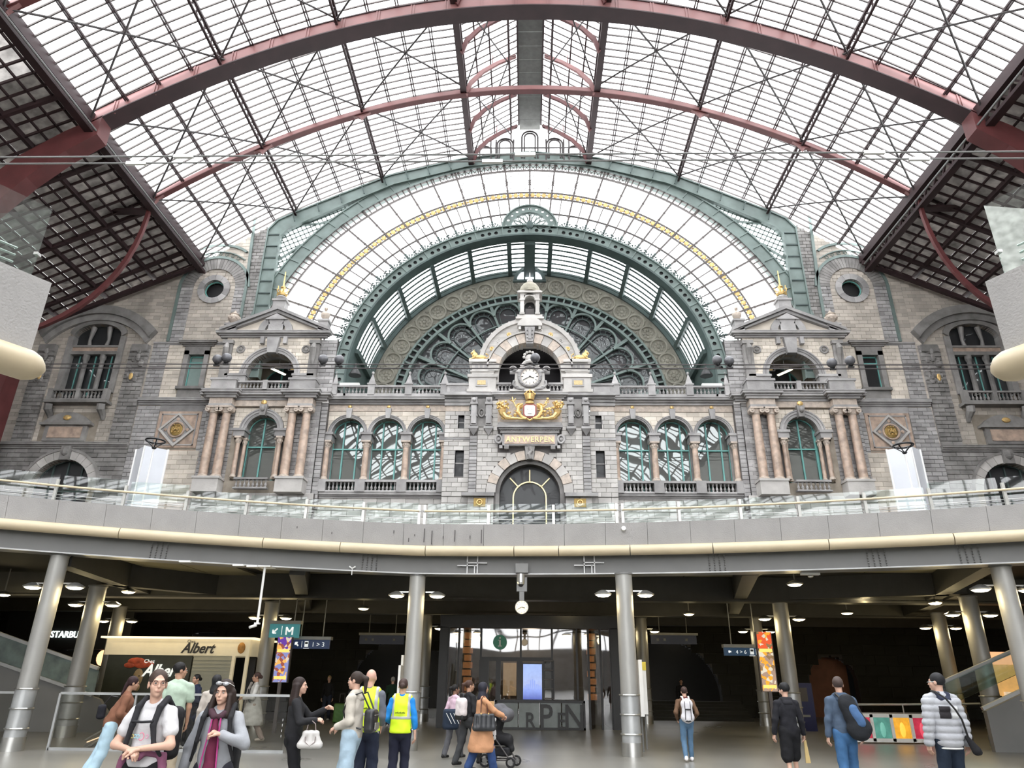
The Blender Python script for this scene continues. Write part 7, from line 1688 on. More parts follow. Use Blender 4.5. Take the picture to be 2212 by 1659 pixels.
def skin(col):
    k = ('s',)+tuple(col)
    if k not in CM:
        m_ = mat('skin_%d' % len(CM), col, .55, var=.05, scale=12, spec=.35); m_.node_tree.nodes['Principled BSDF'].inputs['Subsurface Weight'].default_value = .0; CM[k] = m_
    return CM[k]
SK1, SK2, SK3 = (.58, .36, .27), (.42, .24, .16), (.22, .12, .08)
HAIRB, HAIRK, HAIRL = (.03, .02, .015), (.01, .009, .009), (.35, .25, .13)
def hand_prims(wrist, d, nrm, thumb, curl):
    d = d/np.linalg.norm(d); nrm = nrm-d*(nrm@d); nrm = nrm/np.linalg.norm(nrm); t = np.cross(d, nrm)*thumb; P = []
    for i, (o, L) in enumerate(((.030, .072), (.010, .082), (-.010, .076), (-.029, .06))):
        k0 = wrist+t*o*.6; k1 = wrist+d*(.082-.006*abs(i-1))+t*o; P.append(rc(k0, k1, .0145, .0115))
        c1 = math.radians(curl+4*i); c2 = math.radians(curl*1.9+4*i); e1 = k1+(d*cos(c1)+nrm*sin(c1))*L*.5; e2 = e1+(d*cos(c2)+nrm*sin(c2))*L*.5
        P += [rc(k1, e1, .0102, .0092), rc(e1, e2, .0092, .0075)]
    b0 = wrist+d*.02+t*.018; b1 = wrist+d*.055+t*.048+nrm*.012; b2 = b1+d*.038+t*.008+nrm*(.01+.012*curl/40); P += [rc(b0, b1, .0145, .0115), rc(b1, b2, .011, .0085)]
    return P
NP = [0]
def person(label, u, vh, Y, rz, handR=(.25, .05, .72), handL=(-.25, .05, .72), hintR=(.5, -1, 0), hintL=(-.5, -1, 0), footR=(.1, .0), footL=(-.1, .0), lean=(0, 0), head=(0, 0, 0), fem=False,
           sk=SK1, hair='short', hc=HAIRB, top=(.1, .1, .1), sleeve='long', hem=.86, loose=1.0, coat=None, legs=(.03, .04, .08), lloose=1.0, shoes=(.6, .6, .6), shorts=None, curl=28, fine=False, beard=False, hood=None, H=None, detail=1, footlift=(0, 0), topn=.0035, puff=False):
    p = at(u, vh, Y); H = H or p.z; s = H/1.7
    t = thing('person', label, 'person', (p.x, Y, 0), math.radians(rz)); t.scale = (s, s, s)
    sw = .155 if fem else .178; hx = .092 if fem else .085
    hipc = np.array([0, 0, .92]); sc = np.array([lean[0], lean[1], 1.385]); wc = (hipc*.65+sc*.35)
    nb = sc+np.array([0, -.005, .045]); hd = sc+np.array([lean[0]*.25, .02+lean[1]*.25, .205])
    Rh = Rz(head[0])@Rx(head[1])@Ry(head[2])
    shR, shL = sc+np.array([sw, 0, -.03]), sc+np.array([-sw, 0, -.03])
    elR, haR = ik(shR, handR, .285, .255, hintR); elL, haL = ik(shL, handL, .285, .255, hintL)
    hR, hL = hipc+np.array([hx, 0, -.02]), hipc+np.array([-hx, 0, -.02])
    fR, fL_ = np.array([footR[0], footR[1], .085+footlift[0]]), np.array([footL[0], footL[1], .085+footlift[1]])
    knR, fR = ik(hR, fR, .43, .40, (0, 1, 0)); knL, fL_ = ik(hL, fL_, .43, .40, (0, 1, 0))
    hs = .016 if detail else .024
    # --- body
    cw = .125 if fem else .14
    B = [rc(hipc, wc, .125, .105, .72), rc(wc, sc+np.array([0, 0, -.1]), .1, cw, .7), rc(shR, shL, .045, .045), rc(nb, hd+Rh@np.array([0, -.02, -.06]), .052, .047)]
    for sh, e, ha in ((shR, elR, haR), (shL, elL, haL)): B += [rc(sh, e, .046, .036), rc(e, ha, .036, .024)]
    for h_, k_, f_ in ((hR, knR, fR), (hL, knL, fL_)): B += [rc(h_, k_, .08, .05), rc(k_, f_, .048, .032), rc(f_+np.array([0, -.03, -.045]), f_+np.array([0, .12, -.05]), .032, .028)]
    parts = [grow(B, hs, .03)]
    hp = lambda x, y, z: hd+Rh@np.array([x, y, z])
    HD = [el(hp(0, -.014, .026), (.073, .09, .09), Rh), el(hp(0, .022, -.035), (.055, .066, .08), Rh), rc(hp(0, .055, -.092), hp(0, .06, -.092), .022, .022), rc(hp(0, .086, .0), hp(0, .101, -.03), .007, .0105),
          rc(hp(-.03, .074, .022), hp(.03, .074, .022), .012, .012), rc(hp(-.04, .052, -.03), hp(.04, .052, -.03), .02, .02), rc(hp(-.016, .083, -.06), hp(.016, .083, -.06), .0085, .0085), rc(hp(0, -.02, -.05), nb, .048, .052),
          el(hp(.075, -.008, -.012), (.009, .019, .03), Rh), el(hp(-.075, -.008, -.012), (.009, .019, .03), Rh), el(hp(.03, .089, .002), (.017, .012, .011), Rh, True), el(hp(-.03, .089, .002), (.017, .012, .011), Rh, True)]
    parts.append(grow(HD, .0065 if fine else (.0095 if detail else .014), .012))
    fa = lambda e, ha: (ha-e)/np.linalg.norm(ha-e)
    for e, ha, sd in ((elR, haR, 1), (elL, haL, -1)):
        d = fa(e, ha); inn = np.array([-sd*1., .15, .0]) if d[2] < -.6 else np.array([-sd*.4, -.1, -1.])
        th = 1 if np.cross(d, inn)@np.array([0, 1., .6]) > 0 else -1
        parts.append(grow(hand_prims(ha-d*.01, d, inn, th, curl), .0052 if fine else (.0075 if detail else .011), .008))
    vmesh('body', parts, skin(sk), t)
    # --- face details
    b = MB()
    for x in (-.03, .03): q = hp(x, .0835, .002); b.ball(q, .0105, .0095, .0062, 8, 6)
    b.build('eyes', mat('eye_white', (.42, .4, .38), .3, var=0) if 'eye_white' not in MATS else MATS['eye_white'], t)
    b = MB()
    for x in (-.03, .03): q = hp(x, .0905, .002); b.ball(q, .0052, .004, .0055, 6, 5)
    b.build('irises', BLACK, t)
    b = MB()
    for x in (-1, 1): b.tube([hp(x*.016, .091, .018), hp(x*.032, .088, .023), hp(x*.047, .076, .018)], .0035, 5)
    b.build('eyebrows', cloth(hc if hc != HAIRL else (.2, .13, .07)), t)
    b = MB(); b.tube([hp(-.021, .08, -.062), hp(-.008, .0885, -.059), hp(.008, .0885, -.059), hp(.021, .08, -.062)], .0036, 6); b.tube([hp(-.016, .082, -.066), hp(0, .088, -.068), hp(.016, .082, -.066)], .0042, 6); b.build('lips', mat('lips', (.42, .16, .14), .5, var=0) if 'lips' not in MATS else MATS['lips'], t)
    # --- hair and headwear
    HP = [el(hp(0, -.022, .034), (.081, .096, .094), Rh)]; face = [el(hp(0, .12, -.035), (.078, .078, .105), Rh, True)]
    hcol = cloth(hc, .6); hn = 'hair'
    if hair == 'short': HP += face+[el(hp(0, .0, -.13), (.12, .12, .095), Rh, True)]
    if hair in ('long', 'longback', 'bun', 'ponytail', 'lowpony'): HP += face
    if hair in ('long', 'longback'):
        for x in (-.075, -.05, 0, .05, .075):
            y_ = -.03 if abs(x) > .06 else -.07; HP.append(rc(hp(x, y_, 0), hd+Rh@np.array([x*1.25, y_-.02, -.2])+np.array([0, 0, -.02]), .04, .05)); HP.append(rc(hd+Rh@np.array([x*1.25, y_-.02, -.2]), hd+Rh@np.array([x*1.15, y_-.03, -.3]), .045, .03))
        if hair == 'long': HP += [rc(hp(.078, .02, -.03), hp(.095, .055, -.2), .022, .035), rc(hp(-.078, .02, -.03), hp(-.095, .055, -.2), .022, .035)]
    if hair == 'bun': HP += [el(hp(0, -.13, .0), (.045, .04, .045), Rh)]
    if hair == 'ponytail': HP += [rc(hp(0, -.11, .05), hp(0, -.16, .02), .025, .035), rc(hp(0, -.16, .02), hp(0, -.16, -.16), .035, .018)]
    if hair == 'lowpony': HP += [rc(hp(0, -.1, -.02), hp(0, -.13, -.2), .032, .02)]
    if hair == 'hijab':
        HP = [el(hp(0, -.018, .025), (.092, .106, .108), Rh), rc(hp(0, -.02, -.06), nb+np.array([0, 0, -.02]), .08, .11), el(hp(0, .12, -.015), (.062, .07, .085), Rh, True)]; hn = 'headscarf'
    if hair == 'beanie': HP = [el(hp(0, -.02, .045), (.088, .102, .098), Rh), el(hp(0, .1, -.06), (.12, .09, .085), Rh, True)]; hn = 'cap'
    if hair == 'hoodup': HP = [el(hp(0, -.03, .02), (.1, .11, .115), Rh), rc(hp(0, -.04, -.06), nb, .09, .1), el(hp(0, .13, -.02), (.07, .09, .1), Rh, True)]; hn = 'hood'
    if hair != 'bald': vmesh(hn, [grow(HP, .0085 if fine else (.011 if detail else .015), .025, .0012)], hcol, t)
    if beard: vmesh('beard', [grow([el(hp(0, .045, -.075), (.052, .05, .045), Rh), el(hp(0, .1, -.045), (.03, .03, .022), Rh, True)], .01, .01)], hcol, t)
    # --- clothing
    tm = top if not isinstance(top, tuple) else cloth(top); g_ = .017*loose
    hz = hem; hc_ = np.array([0, 0, max(hz+.1, .8)])
    T = [rc(sc+np.array([0, 0, -.12]), wc, cw+g_*1.1, .112+g_*1.3, .76), rc(wc, np.array([0, 0, min(.98, hz+.12)]), .112+g_*1.3, .135+g_, .8), rc(nb+np.array([.03, 0, -.02]), shR+np.array([-.02, 0, 0]), .05+g_*.4, .052+g_*.4), rc(nb+np.array([-.03, 0, -.02]), shL+np.array([.02, 0, 0]), .05+g_*.4, .052+g_*.4), rc(sc+np.array([0, -.01, .02]), sc+np.array([0, -.01, .03]), .075, .06)]
    if coat: T += [rc(np.array([0, 0, 1.0]), np.array([0, (footR[1]+footL[1])/4, coat+.1]), .13+g_, .2+abs(footR[1]-footL[1])*.14, .8+abs(footR[1]-footL[1])*.5)]
    for sh, e, ha in ((shR, elR, haR), (shL, elL, haL)):
        if sleeve == 'long': d = fa(e, ha); T += [rc(sh, e, .052+g_*.45, .042+g_*.5), rc(e, ha-d*.03, .042+g_*.5, .03+g_*.5)]
        elif sleeve == '34': T += [rc(sh, e, .052+g_*.45, .042+g_*.5), rc(e, e+(ha-e)*.5, .042+g_*.5, .036+g_*.5)]
        elif sleeve == 'short': T += [rc(sh, sh+(e-sh)*.3, .053+g_*.4, .054+g_*.5), rc(sh+(e-sh)*.3, sh+(e-sh)*.56, .054+g_*.5, .052+g_*.7)]
    bottom = (coat if coat else hz)
    ct_ = lambda G: np.maximum(bottom-G[..., 2], -9)*np.where((np.abs(G[..., 0]) < (.3 if coat else .2)), 1., .0)-np.where((np.abs(G[..., 0]) < (.3 if coat else .2)), 0, 9)
    neck = el(nb+np.array([0, .045, .05]), (.065, .06, .055), None, True)
    Vt, Ft = grow(T+([neck] if not hood else []), .0095 if fine else (.0125 if detail else .02), .02, topn, ct_)
    if puff:
        nn = np.zeros_like(Vt); fn = np.cross(Vt[Ft[:, 2]]-Vt[Ft[:, 0]], Vt[Ft[:, 3]]-Vt[Ft[:, 1]])
        for k_ in range(4): np.add.at(nn, Ft[:, k_], fn)
        nn /= np.maximum(1e-9, np.linalg.norm(nn, axis=1))[:, None]; Vt = Vt+nn*(.02*np.abs(np.sin((Vt[:, 2]-.8)*PI/.085))**.55-.002)[:, None]
    vmesh('coat' if coat else 'top', [(Vt, Ft)], tm, t)
    if hood: vmesh('hood', [grow([rc(nb+np.array([-.07, -.035, .0]), nb+np.array([.07, -.035, .0]), .045, .045), rc(nb+np.array([-.05, -.08, -.06]), nb+np.array([.05, -.08, -.06]), .045, .045), rc(nb+np.array([-.09, .02, .0]), nb+np.array([-.05, .07, -.04]), .03, .025), rc(nb+np.array([.09, .02, .0]), nb+np.array([.05, .07, -.04]), .03, .025)], .012, .04, .002)], cloth(hood), t)
    lg = .015*lloose; lm = legs if not isinstance(legs, tuple) else cloth(legs)
    Lp = [rc(hipc+np.array([0, 0, .06]), hipc+np.array([0, -.01, -.04]), .12+lg*.5, .135+lg*.5, .8)]
    for h_, k_, f_ in ((hR, knR, fR), (hL, knL, fL_)):
        Lp += [rc(h_, k_, .09+lg*.6, .06+lg)]
        if not shorts: Lp += [rc(k_, f_+np.array([0, 0, -.01]), .06+lg, .042+lg*1.6)]
        else: Lp[-1] = rc(h_, k_+(h_-k_)*.0, .095+lg, .085+lg)
    vmesh('trousers' if not shorts else 'shorts', [grow(Lp, .014 if detail else .022, .02, .003)], lm, t)
    for f_ in (fR, fL_):
        vmesh('shoe', [grow([rc(f_+np.array([0, -.045, -.042]), f_+np.array([0, .14, -.052]), .042, .033), rc(f_+np.array([0, -.02, -.01]), f_+np.array([0, -.02, -.03]), .045, .045), el(f_+np.array([0, .05, -.14]), (.2, .3, .055), None, True)], .012, .02)], cloth(shoes, .5), t)
    NP[0] += 1
    return dict(o=t, s=s, hd=hd, Rh=Rh, hp=hp, sc=sc, nb=nb, wc=wc, hR=haR, hL=haL, elR=elR, elL=elL, shR=shR, shL=shL, hip=hipc, kn=(knR, knL), cw=cw, top=(Vt, Ft))
def wpos(P, q): return P['o'].matrix_basis @ Vector(q) if False else Vector(P['o'].location)+Matrix.Rotation(P['o'].rotation_euler.z, 3, 'Z') @ (Vector(q)*P['s'])
def held(name, label, cat, P, q, rz=0):
    'a top-level thing placed at a point of the body frame'
    o = thing(name, label, cat, wpos(P, q), P['o'].rotation_euler.z+math.radians(rz)); o.scale = (P['s'],)*3; return o
def rbox(sx, sy, sz, r, h=.014, c=(0, 0, 0), noise=.002):
    a = lambda x, y, z: np.array([c[0]+x*(sx-r), c[1]+y*(sy-r), c[2]+z*(sz-r)])
    lo = np.array(c)-np.array([sx, sy, sz])-3*h; n_ = np.ceil((2*np.array([sx, sy, sz])+6*h)/h).astype(int)+1
    G = np.stack(np.meshgrid(*[lo[i]+h*np.arange(n_[i]) for i in range(3)], indexing='ij'), -1); Q = np.abs(G-np.array(c))-(np.array([sx, sy, sz])-r)
    F = np.linalg.norm(np.maximum(Q, 0), axis=-1)+np.minimum(Q.max(-1), 0)-r+noise*np.sin(G[..., 2]*40+G[..., 0]*23)
    return nets(F, lo, h)
def strap(b, pts, w_=.035, th=.012, up=(0, 1, 0)): b.chain(pts, w_, th, up) if False else b.tube(pts, w_/2, 8, rs=None)

# 1 woman in white T-shirt
P = person('young woman in white T-shirt and glasses with black backpack straps, hands clasped', 349, 1449, 6.6, 176, handR=(.035, .2, 1.07), handL=(-.035, .21, 1.08), hintR=(1, -.35, -.3), hintL=(-1, -.35, -.3), head=(38, 3, 0), fem=True, hair='bun', hc=(.05, .032, .024), top=(.56, .55, .56), sleeve='short', hem=.93, loose=1.0, legs=(.012, .012, .014), fine=True, curl=42, topn=.003)
o = P['o']; G_ = cloth((.15, .06, .1)); 
b = MB(); hp = P['hp']
for x in (-.031, .031): b.tube([hp(x+.023*cos(a), .1, .001+.018*sin(a)) for a in [k*PI/8 for k in range(16)]], .0014, 4, closed=True)
b.tube([hp(-.008, .102, .003), hp(.008, .102, .003)], .0014, 4)
for x in (-1, 1): b.tube([hp(x*.054, .098, .004), hp(x*.074, .06, .006), hp(x*.078, -.005, .004)], .0016, 4)
b.build('glasses', cloth((.2, .1, .08), .3), o)
b = MB(); b.ball((0, -.118, 1.2), .1, .001, .05, 8, 4) if False else None
for k, (x, c) in enumerate(((.09, (.75, .62, .2)), (.06, (.3, .6, .7)), (.03, (.3, .6, .7)), (-.005, (.75, .2, .3)), (-.05, (.7, .3, .45)), (-.085, (.3, .6, .65)))):
    b = MB(); r_ = .03 if x == -.005 else .014; b.tube([(x+r_*cos(a)*.8, .135-abs(x)*.25, 1.17+r_*sin(a)) for a in [math.radians(40+28*j) for j in range(11)]], .0035, 5); b.build('shirt_print', cloth(c), o)
vmesh('tied_jacket', [grow([rc((.17, .0, 1.02), (.06, .15, 1.04), .022, .026), rc((-.17, .0, 1.02), (-.06, .15, 1.04), .022, .026), rc((.04, .165, 1.03), (-.04, .17, 1.02), .036, .038), rc((.18, .03, .99), (.22, .05, .62), .035, .06), rc((-.18, .03, .99), (-.21, .05, .6), .035, .05), rc((.1, -.1, .93), (-.1, -.1, .93), .05, .05), rc((.13, -.1, .9), (.17, -.06, .55), .06, .07)], .012, .03, .004)], cloth((.2, .075, .13)), o)
t = held('backpack', 'black backpack worn by the woman in the white T-shirt, only its straps in view', 'backpack', P, (0, 0, 0))
vmesh('pack', [rbox(.15, .09, .22, .06, .016, (0, -.23, 1.18))], cloth((.02, .02, .022)), t)
for s in (-1, 1):
    vmesh('shoulder_strap', [grow([rc((s*.095, -.13, 1.4), (s*.1, -.02, 1.468), .026, .028), rc((s*.1, -.02, 1.468), (s*.1, .085, 1.4), .028, .028), rc((s*.1, .085, 1.4), (s*.095, .135, 1.26), .027, .026), rc((s*.095, .135, 1.26), (s*.125, .13, 1.12), .026, .02), rc((s*.125, .13, 1.12), (s*.165, .06, 1.02), .02, .015)], .009, .01)], cloth((.025, .025, .028)), t)
b = MB(); b.tube([(-.1, .155, 1.29), (0, .165, 1.285), (.1, .155, 1.29)], .01, 8); b.build('chest_strap', cloth((.025, .025, .028)), t)
# 2 woman in grey jacket
P = person('long haired woman in grey jacket over maroon top, hand on her chest', 489, 1470, 7.1, 186, handR=(.3, .06, .74), handL=(-.07, .2, 1.22), hintL=(-1, -.2, -.6), hintR=(1, -.3, 0), head=(-8, -2, -3), fem=True, hair='long', hc=(.028, .018, .015), top=(.3, .31, .33), hem=.74, loose=1.9, fine=True, curl=55, legs=(.03, .03, .04))
o = P['o']; hp = P['hp']
vmesh('maroon_top', [grow([rc((.01, .105, 1.36), (.0, .13, 1.1), .03, .05), rc((.0, .13, 1.1), (.0, .14, .78), .05, .075)], .011, .02, .003)], cloth((.13, .02, .05)), o)
b = MB()
for s in (-1, 1): b.tube([(s*.04, .13, 1.38), (s*.05, .16, 1.2), (s*.07, .18, 1.0), (s*.085, .19, .78)], .008, 6)
b.build('magenta_piping', cloth((.4, .05, .2)), o)
vmesh('collar_scarf', [grow([rc((-.09, .05, 1.42), (-.03, .12, 1.37), .035, .03), rc((.09, .05, 1.42), (.03, .12, 1.37), .035, .03), rc((-.08, -.07, 1.44), (.08, -.07, 1.44), .035, .035)], .011, .03, .003)], cloth((.06, .03, .04)), o)
b = MB()
for x in (-.036, .036): b.ball(hp(x, .073, .085), .032, .012, .02, 10, 6)
b.build('sunglasses_lenses', mat('sunglass_lens', (.35, .36, .38), .1, .3, var=.3, scale=20), o)
b = MB(); b.tube([hp(-.07, .05, .09), hp(-.036, .09, .1), hp(0, .095, .094), hp(.036, .09, .1), hp(.07, .05, .09)], .0035, 5)
for s in (-1, 1): b.tube([hp(s*.07, .05, .09), hp(s*.085, -.03, .06)], .003, 4)
b.build('sunglasses_frame', WHITE, o)
t = held('backpack', 'black backpack worn by the woman in the grey jacket, seen behind her left hip', 'backpack', P, (0, 0, 0))
vmesh('pack', [rbox(.17, .1, .26, .06, .016, (0, -.27, 1.08))], cloth((.02, .02, .022)), t)
for s in (-1, 1): vmesh('shoulder_strap', [grow([rc((s*.11, -.15, 1.4), (s*.12, 0, 1.475), .025, .026), rc((s*.12, 0, 1.475), (s*.13, .13, 1.36), .026, .026), rc((s*.13, .13, 1.36), (s*.155, .15, 1.15), .024, .018), rc((s*.155, .15, 1.15), (s*.2, .08, .98), .018, .014)], .01, .01)], cloth((.02, .02, .022)), t)
# 3 brown sweater
P = person('woman in loose brown sweater and pale jeans leaning to the right', 262, 1462, 12.6, -62, handR=(.12, .32, 1.02), handL=(-.12, .34, 1.04), lean=(.0, .16), head=(8, -8, 0), fem=True, hair='lowpony', hc=(.03, .014, .016), sk=SK2, top=(.2, .09, .055), hem=.82, loose=2.4, legs=(.42, .58, .68), lloose=2.2, footR=(.08, -.2), footL=(-.08, -.28))
t = held('shoulder_bag', 'black shoulder bag behind the woman in the brown sweater', 'bag', P, (-.05, -.2, 1.12)); vmesh('bag_body', [rbox(.1, .07, .12, .05)], cloth((.015, .015, .02)), t)
b = MB(); b.tube([(0, 0, .1), (.0, .1, .26), (0, .22, .24)], .01, 6); b.build('bag_strap', BLACK, t)
# 4 mint man
person('dark haired man in mint green shirt seen from behind between two women', 393, 1432, 12.2, 25, handR=(.22, .12, .8), handL=(-.22, .1, .8), head=(-75, 0, 0), hair='short', hc=HAIRK, sk=SK2, top=(.42, .52, .42), sleeve='short', hem=.8, loose=1.8, legs=(.3, .25, .18))
# 5 navy coat
person('dark haired person in navy coat eating, in front of the snack stall', 427, 1457, 18.4, 150, handR=(.1, .2, 1.38), handL=(-.1, .24, 1.1), fem=True, hair='bun', hc=HAIRK, sk=SK2, top=(.02, .025, .05), coat=.6, hem=.7, loose=1.8, legs=(.02, .02, .025), shoes=(.75, .75, .75), hood=(.02, .025, .05), curl=50)
# 6 black headscarf, cream
person('person in black headscarf and cream jacket half hidden behind the grey jacket', 470, 1459, 13.8, 15, fem=True, hair='hijab', hc=(.014, .014, .016), top=(.5, .45, .4), hem=.75, loose=2, legs=(.3, .28, .25), sk=SK2)
# 7 white coat
P = person('woman walking left in long white coat with grey scarf, left of the metro sign', 557, 1453, 20.0, 118, handR=(.2, .12, .85), handL=(-.1, .3, 1.08), fem=True, hair='bun', hc=(.06, .035, .03), sk=SK2, top=(.5, .49, .46), coat=.42, loose=2, legs=(.35, .28, .24), shoes=(.5, .45, .38), footR=(.1, .26), footL=(-.08, -.3), footlift=(0, .05))
b = MB(); b.tube([(-.02, .12, 1.46), (.04, .17, 1.3), (.06, .19, 1.0), (.05, .19, .8)], .035, 8); b.build('grey_scarf', cloth((.3, .27, .24)), P['o'])
b = MB(); b.tube([(.12, -.05, 1.46), (.08, .16, 1.36), (-.14, .2, 1.1), (-.22, .12, .98)], .018, 6); b.build('bag_strap', BLACK, P['o'])
# 8 black sweatshirt with white bag
P = person('long haired woman in black sweatshirt talking, white handbag on her arm', 648, 1464, 10.5, -78, handR=(.14, .32, 1.14), handL=(-.12, .42, 1.28), hintR=(.8, -.6, -.8), hintL=(-.3, -.3, -1), head=(-4, 3, 0), fem=True, hair='longback', hc=(.028, .018, .016), top=(.018, .018, .02), hem=.84, loose=1.6, legs=(.01, .01, .012), lloose=.8, shoes=(.02, .02, .02), curl=48)
b = MB(); b.tube([tuple(np.array(P['hR'])*.9+np.array(P['elR'])*.1+np.array([.032*cos(a), 0, .032*sin(a)])) for a in [k*PI/5 for k in range(10)]], .008, 5, closed=True); b.build('wrist_watch', BLACK, P['o'])
b = MB()
for k in range(4): b.box(.06, .09, -.165, -.16, 1.12-.07*k, 1.15-.07*k)
b.build('back_print', WHITE, P['o'])
t = held('handbag', 'small white bowling handbag hanging from the arm of the woman in black', 'handbag', P, (.22, .26, .93)); t.rotation_euler.z += PI/2
vmesh('bag_body', [grow([rc((-.13, 0, -.11), (.13, 0, -.11), .05, .05), rc((-.085, 0, .04), (.085, 0, .04), .035, .035), rc((-.12, 0, -.1), (-.07, 0, .04), .05, .035), rc((.12, 0, -.1), (.07, 0, .04), .05, .035), rc((0, 0, -.1), (0, 0, .04), .055, .04)], .01, .02)], mat('white_leather', (.6, .58, .56), .4, var=.03), t)
for y in (-.05, .05): b = MB(); b.tube([(-.07, y, -.0), (-.065, y, -.07), (-.0, y, -.12), (.065, y, -.07), (.07, y, 0)] if y < 0 else [(-.07, 0, .04), (-.05, 0, .16), (0, 0, .2), (.05, 0, .16), (.07, 0, .04)], .007, 6); b.build('handle', cloth((.3, .25, .24), .5), t)
# 9 cream hoodie
P = person('woman with ponytail in cream hoodie and ripped pale jeans, hands in pocket', 772, 1452, 10.5, 82, handR=(.1, .2, 1.0), handL=(-.1, .2, 1.0), hintR=(1, -.8, 0), head=(0, 0, 0), fem=True, hair='ponytail', hc=(.035, .024, .019), top=(.5, .46, .4), hem=.8, loose=2.3, legs=(.38, .5, .6), lloose=2.6, hood=(.5, .46, .4), footR=(.1, .1), footL=(-.1, -.1), shoes=(.6, .6, .6))
b = MB()
for z in (.66, .6, .5): b.box(-.02, .08, .12, .135, z, z+.02)
b.build('torn_threads', cloth((.7, .72, .74)), P['o'])
t = held('small_backpack', 'small black leather backpack on the back of the woman in the cream hoodie', 'backpack', P, (0, -.26, 1.08)); t.rotation_euler.y = 0
vmesh('pack', [rbox(.12, .075, .15, .05, .012)], mat('black_leather', (.02, .02, .022), .35, var=.1), t)
b = MB(); b.box(-.09, .09, -.085, -.078, .07, .08); b.box(-.08, .08, -.095, -.085, -.1, -.02); b.tube([(-.04, -.09, -.1), (0, -.12, -.15), (.04, -.09, -.1)], .005, 5); b.build('zips', STAIN, t)
for s in (-1, 1): b = MB(); b.tube([(s*.08, 0, .14), (s*.11, .12, .36), (s*.13, .3, .3), (s*.14, .36, .12), (s*.13, .3, -.05), (s*.1, .1, -.1)], .012, 6); b.build('strap', BLACK, t)
# hi-vis vests
def vest(P, writing):
    o = P['o']; Y_ = mat('hi_vis_yellow', (.62, .82, .02), .6, var=.06, emit=(.5, .7, .0), est=.06) if 'hi_vis_yellow' not in MATS else MATS['hi_vis_yellow']; R_ = mat('reflective_tape', (.45, .46, .45), .4, var=.05) if 'reflective_tape' not in MATS else MATS['reflective_tape']
    sc, wc, cw = P['sc'], P['wc'], P['cw']
    T = [rc(sc+np.array([0, 0, -.12]), wc, cw+.045, .165, .78), rc(wc, np.array([0, 0, .9]), .165, .19, .78), rc(np.array([-.11, 0, 1.4]), np.array([.11, 0, 1.4]), .07, .07)]
    cut = lambda a, b_: (lambda G: np.maximum(a-G[..., 2], G[..., 2]-b_))
    vmesh('vest', [grow(T, .012, .04, .003, cut(.86, 1.6))], Y_, o)
    T2 = [(q[0], q[1], q[2], q[3]+.006, q[4]+.006, q[5]) for q in T]
    vmesh('waist_tape', [grow(T2, .012, .04, .003, cut(1.07, 1.12))], R_, o)
    for s in (-1, 1): vmesh('shoulder_tape', [grow(T2, .012, .04, .003, lambda G, s=s: np.maximum(np.abs(G[..., 0]-s*.13)-.022, 1.1-G[..., 2]))], R_, o)
    b = MB(); [b.box(-.085+.017*k, -.072+.017*k, -.172, -.16, 1.165, 1.182+.005*(k % 3)) for k in range(10)]; b.build('vest_lettering', cloth((.12, .16, .02)), o)
P = person('bald man in yellow high visibility vest and navy trousers seen from behind', 803, 1447, 11.4, -3, handR=(.16, .16, .88), handL=(-.24, .06, .85), hair='bald', sk=(.6, .36, .28), top=(.13, .14, .17), sleeve='34', hem=.83, loose=1.6, legs=(.02, .025, .045), lloose=1.6, shoes=(.02, .02, .02))
vest(P, 'stewards')
P = person('woman with a low bun in yellow high visibility vest over a bright blue top', 872, 1467, 12.2, 2, handR=(.26, .02, .76), handL=(-.16, .2, 1.0), hintR=(1, -.6, 0), fem=True, hair='bun', hc=(.05, .03, .025), top=(.02, .22, .62), sleeve='34', hem=.86, loose=1.5, legs=(.02, .022, .04), lloose=1.2, shoes=(.02, .02, .02), footR=(.08, .1), footL=(-.1, -.05))
vest(P, 'stewards')
# trio by the kiosk
person('girl in pale pink shirt and grey jeans with dark hair walking away', 984, 1479, 17.0, -38, handR=(.2, .05, .85), handL=(-.26, -.1, .82), head=(-30, 0, 0), fem=True, hair='ponytail', hc=HAIRK, sk=SK3, top=(.58, .42, .5), hem=.85, loose=1.4, legs=(.1, .1, .11), shoes=(.02, .02, .02), footR=(.08, .2), footL=(-.1, -.22))
p = at(974, 1545, 16.6); t = thing('sports_bag', 'dark navy sports bag with pale stripes hanging beside the girl in pink', 'bag', (p.x, 16.6, .78), .3)
vmesh('bag_body', [rbox(.17, .1, .2, .06)], cloth((.02, .03, .05)), t)
for k in range(3): b = MB(); b.bar((-.12+.08*k, -.105, .12), (.0+.08*k, -.105, -.08), .012, .01, (0,1,0)); b.build('stripe', WHITE, t)
P = person('brown haired woman in dark trousers carrying a white backpack, beside the camel coat', 1014, 1470, 15.6, -48, handR=(.15, .2, .95), handL=(-.2, .1, .85), head=(-20, 0, 0), fem=True, hair='ponytail', hc=(.055, .028, .02), sk=SK2, top=(.02, .02, .022), hem=.85, loose=1.3, legs=(.04, .042, .045), shoes=(.02, .02, .02), footR=(.08, .3), footL=(-.1, -.25))
t = held('backpack', 'white and black backpack on the back of the brown haired woman', 'backpack', P, (0, -.2, 1.15)); vmesh('pack', [rbox(.15, .09, .2, .08)], cloth((.66, .6, .6)), t); vmesh('pack_base', [rbox(.14, .085, .06, .04, c=(0, 0, -.19))], BLACK, t)
vmesh('pack_top', [rbox(.08, .05, .08, .04, c=(0, .03, .22))], BLACK, t)
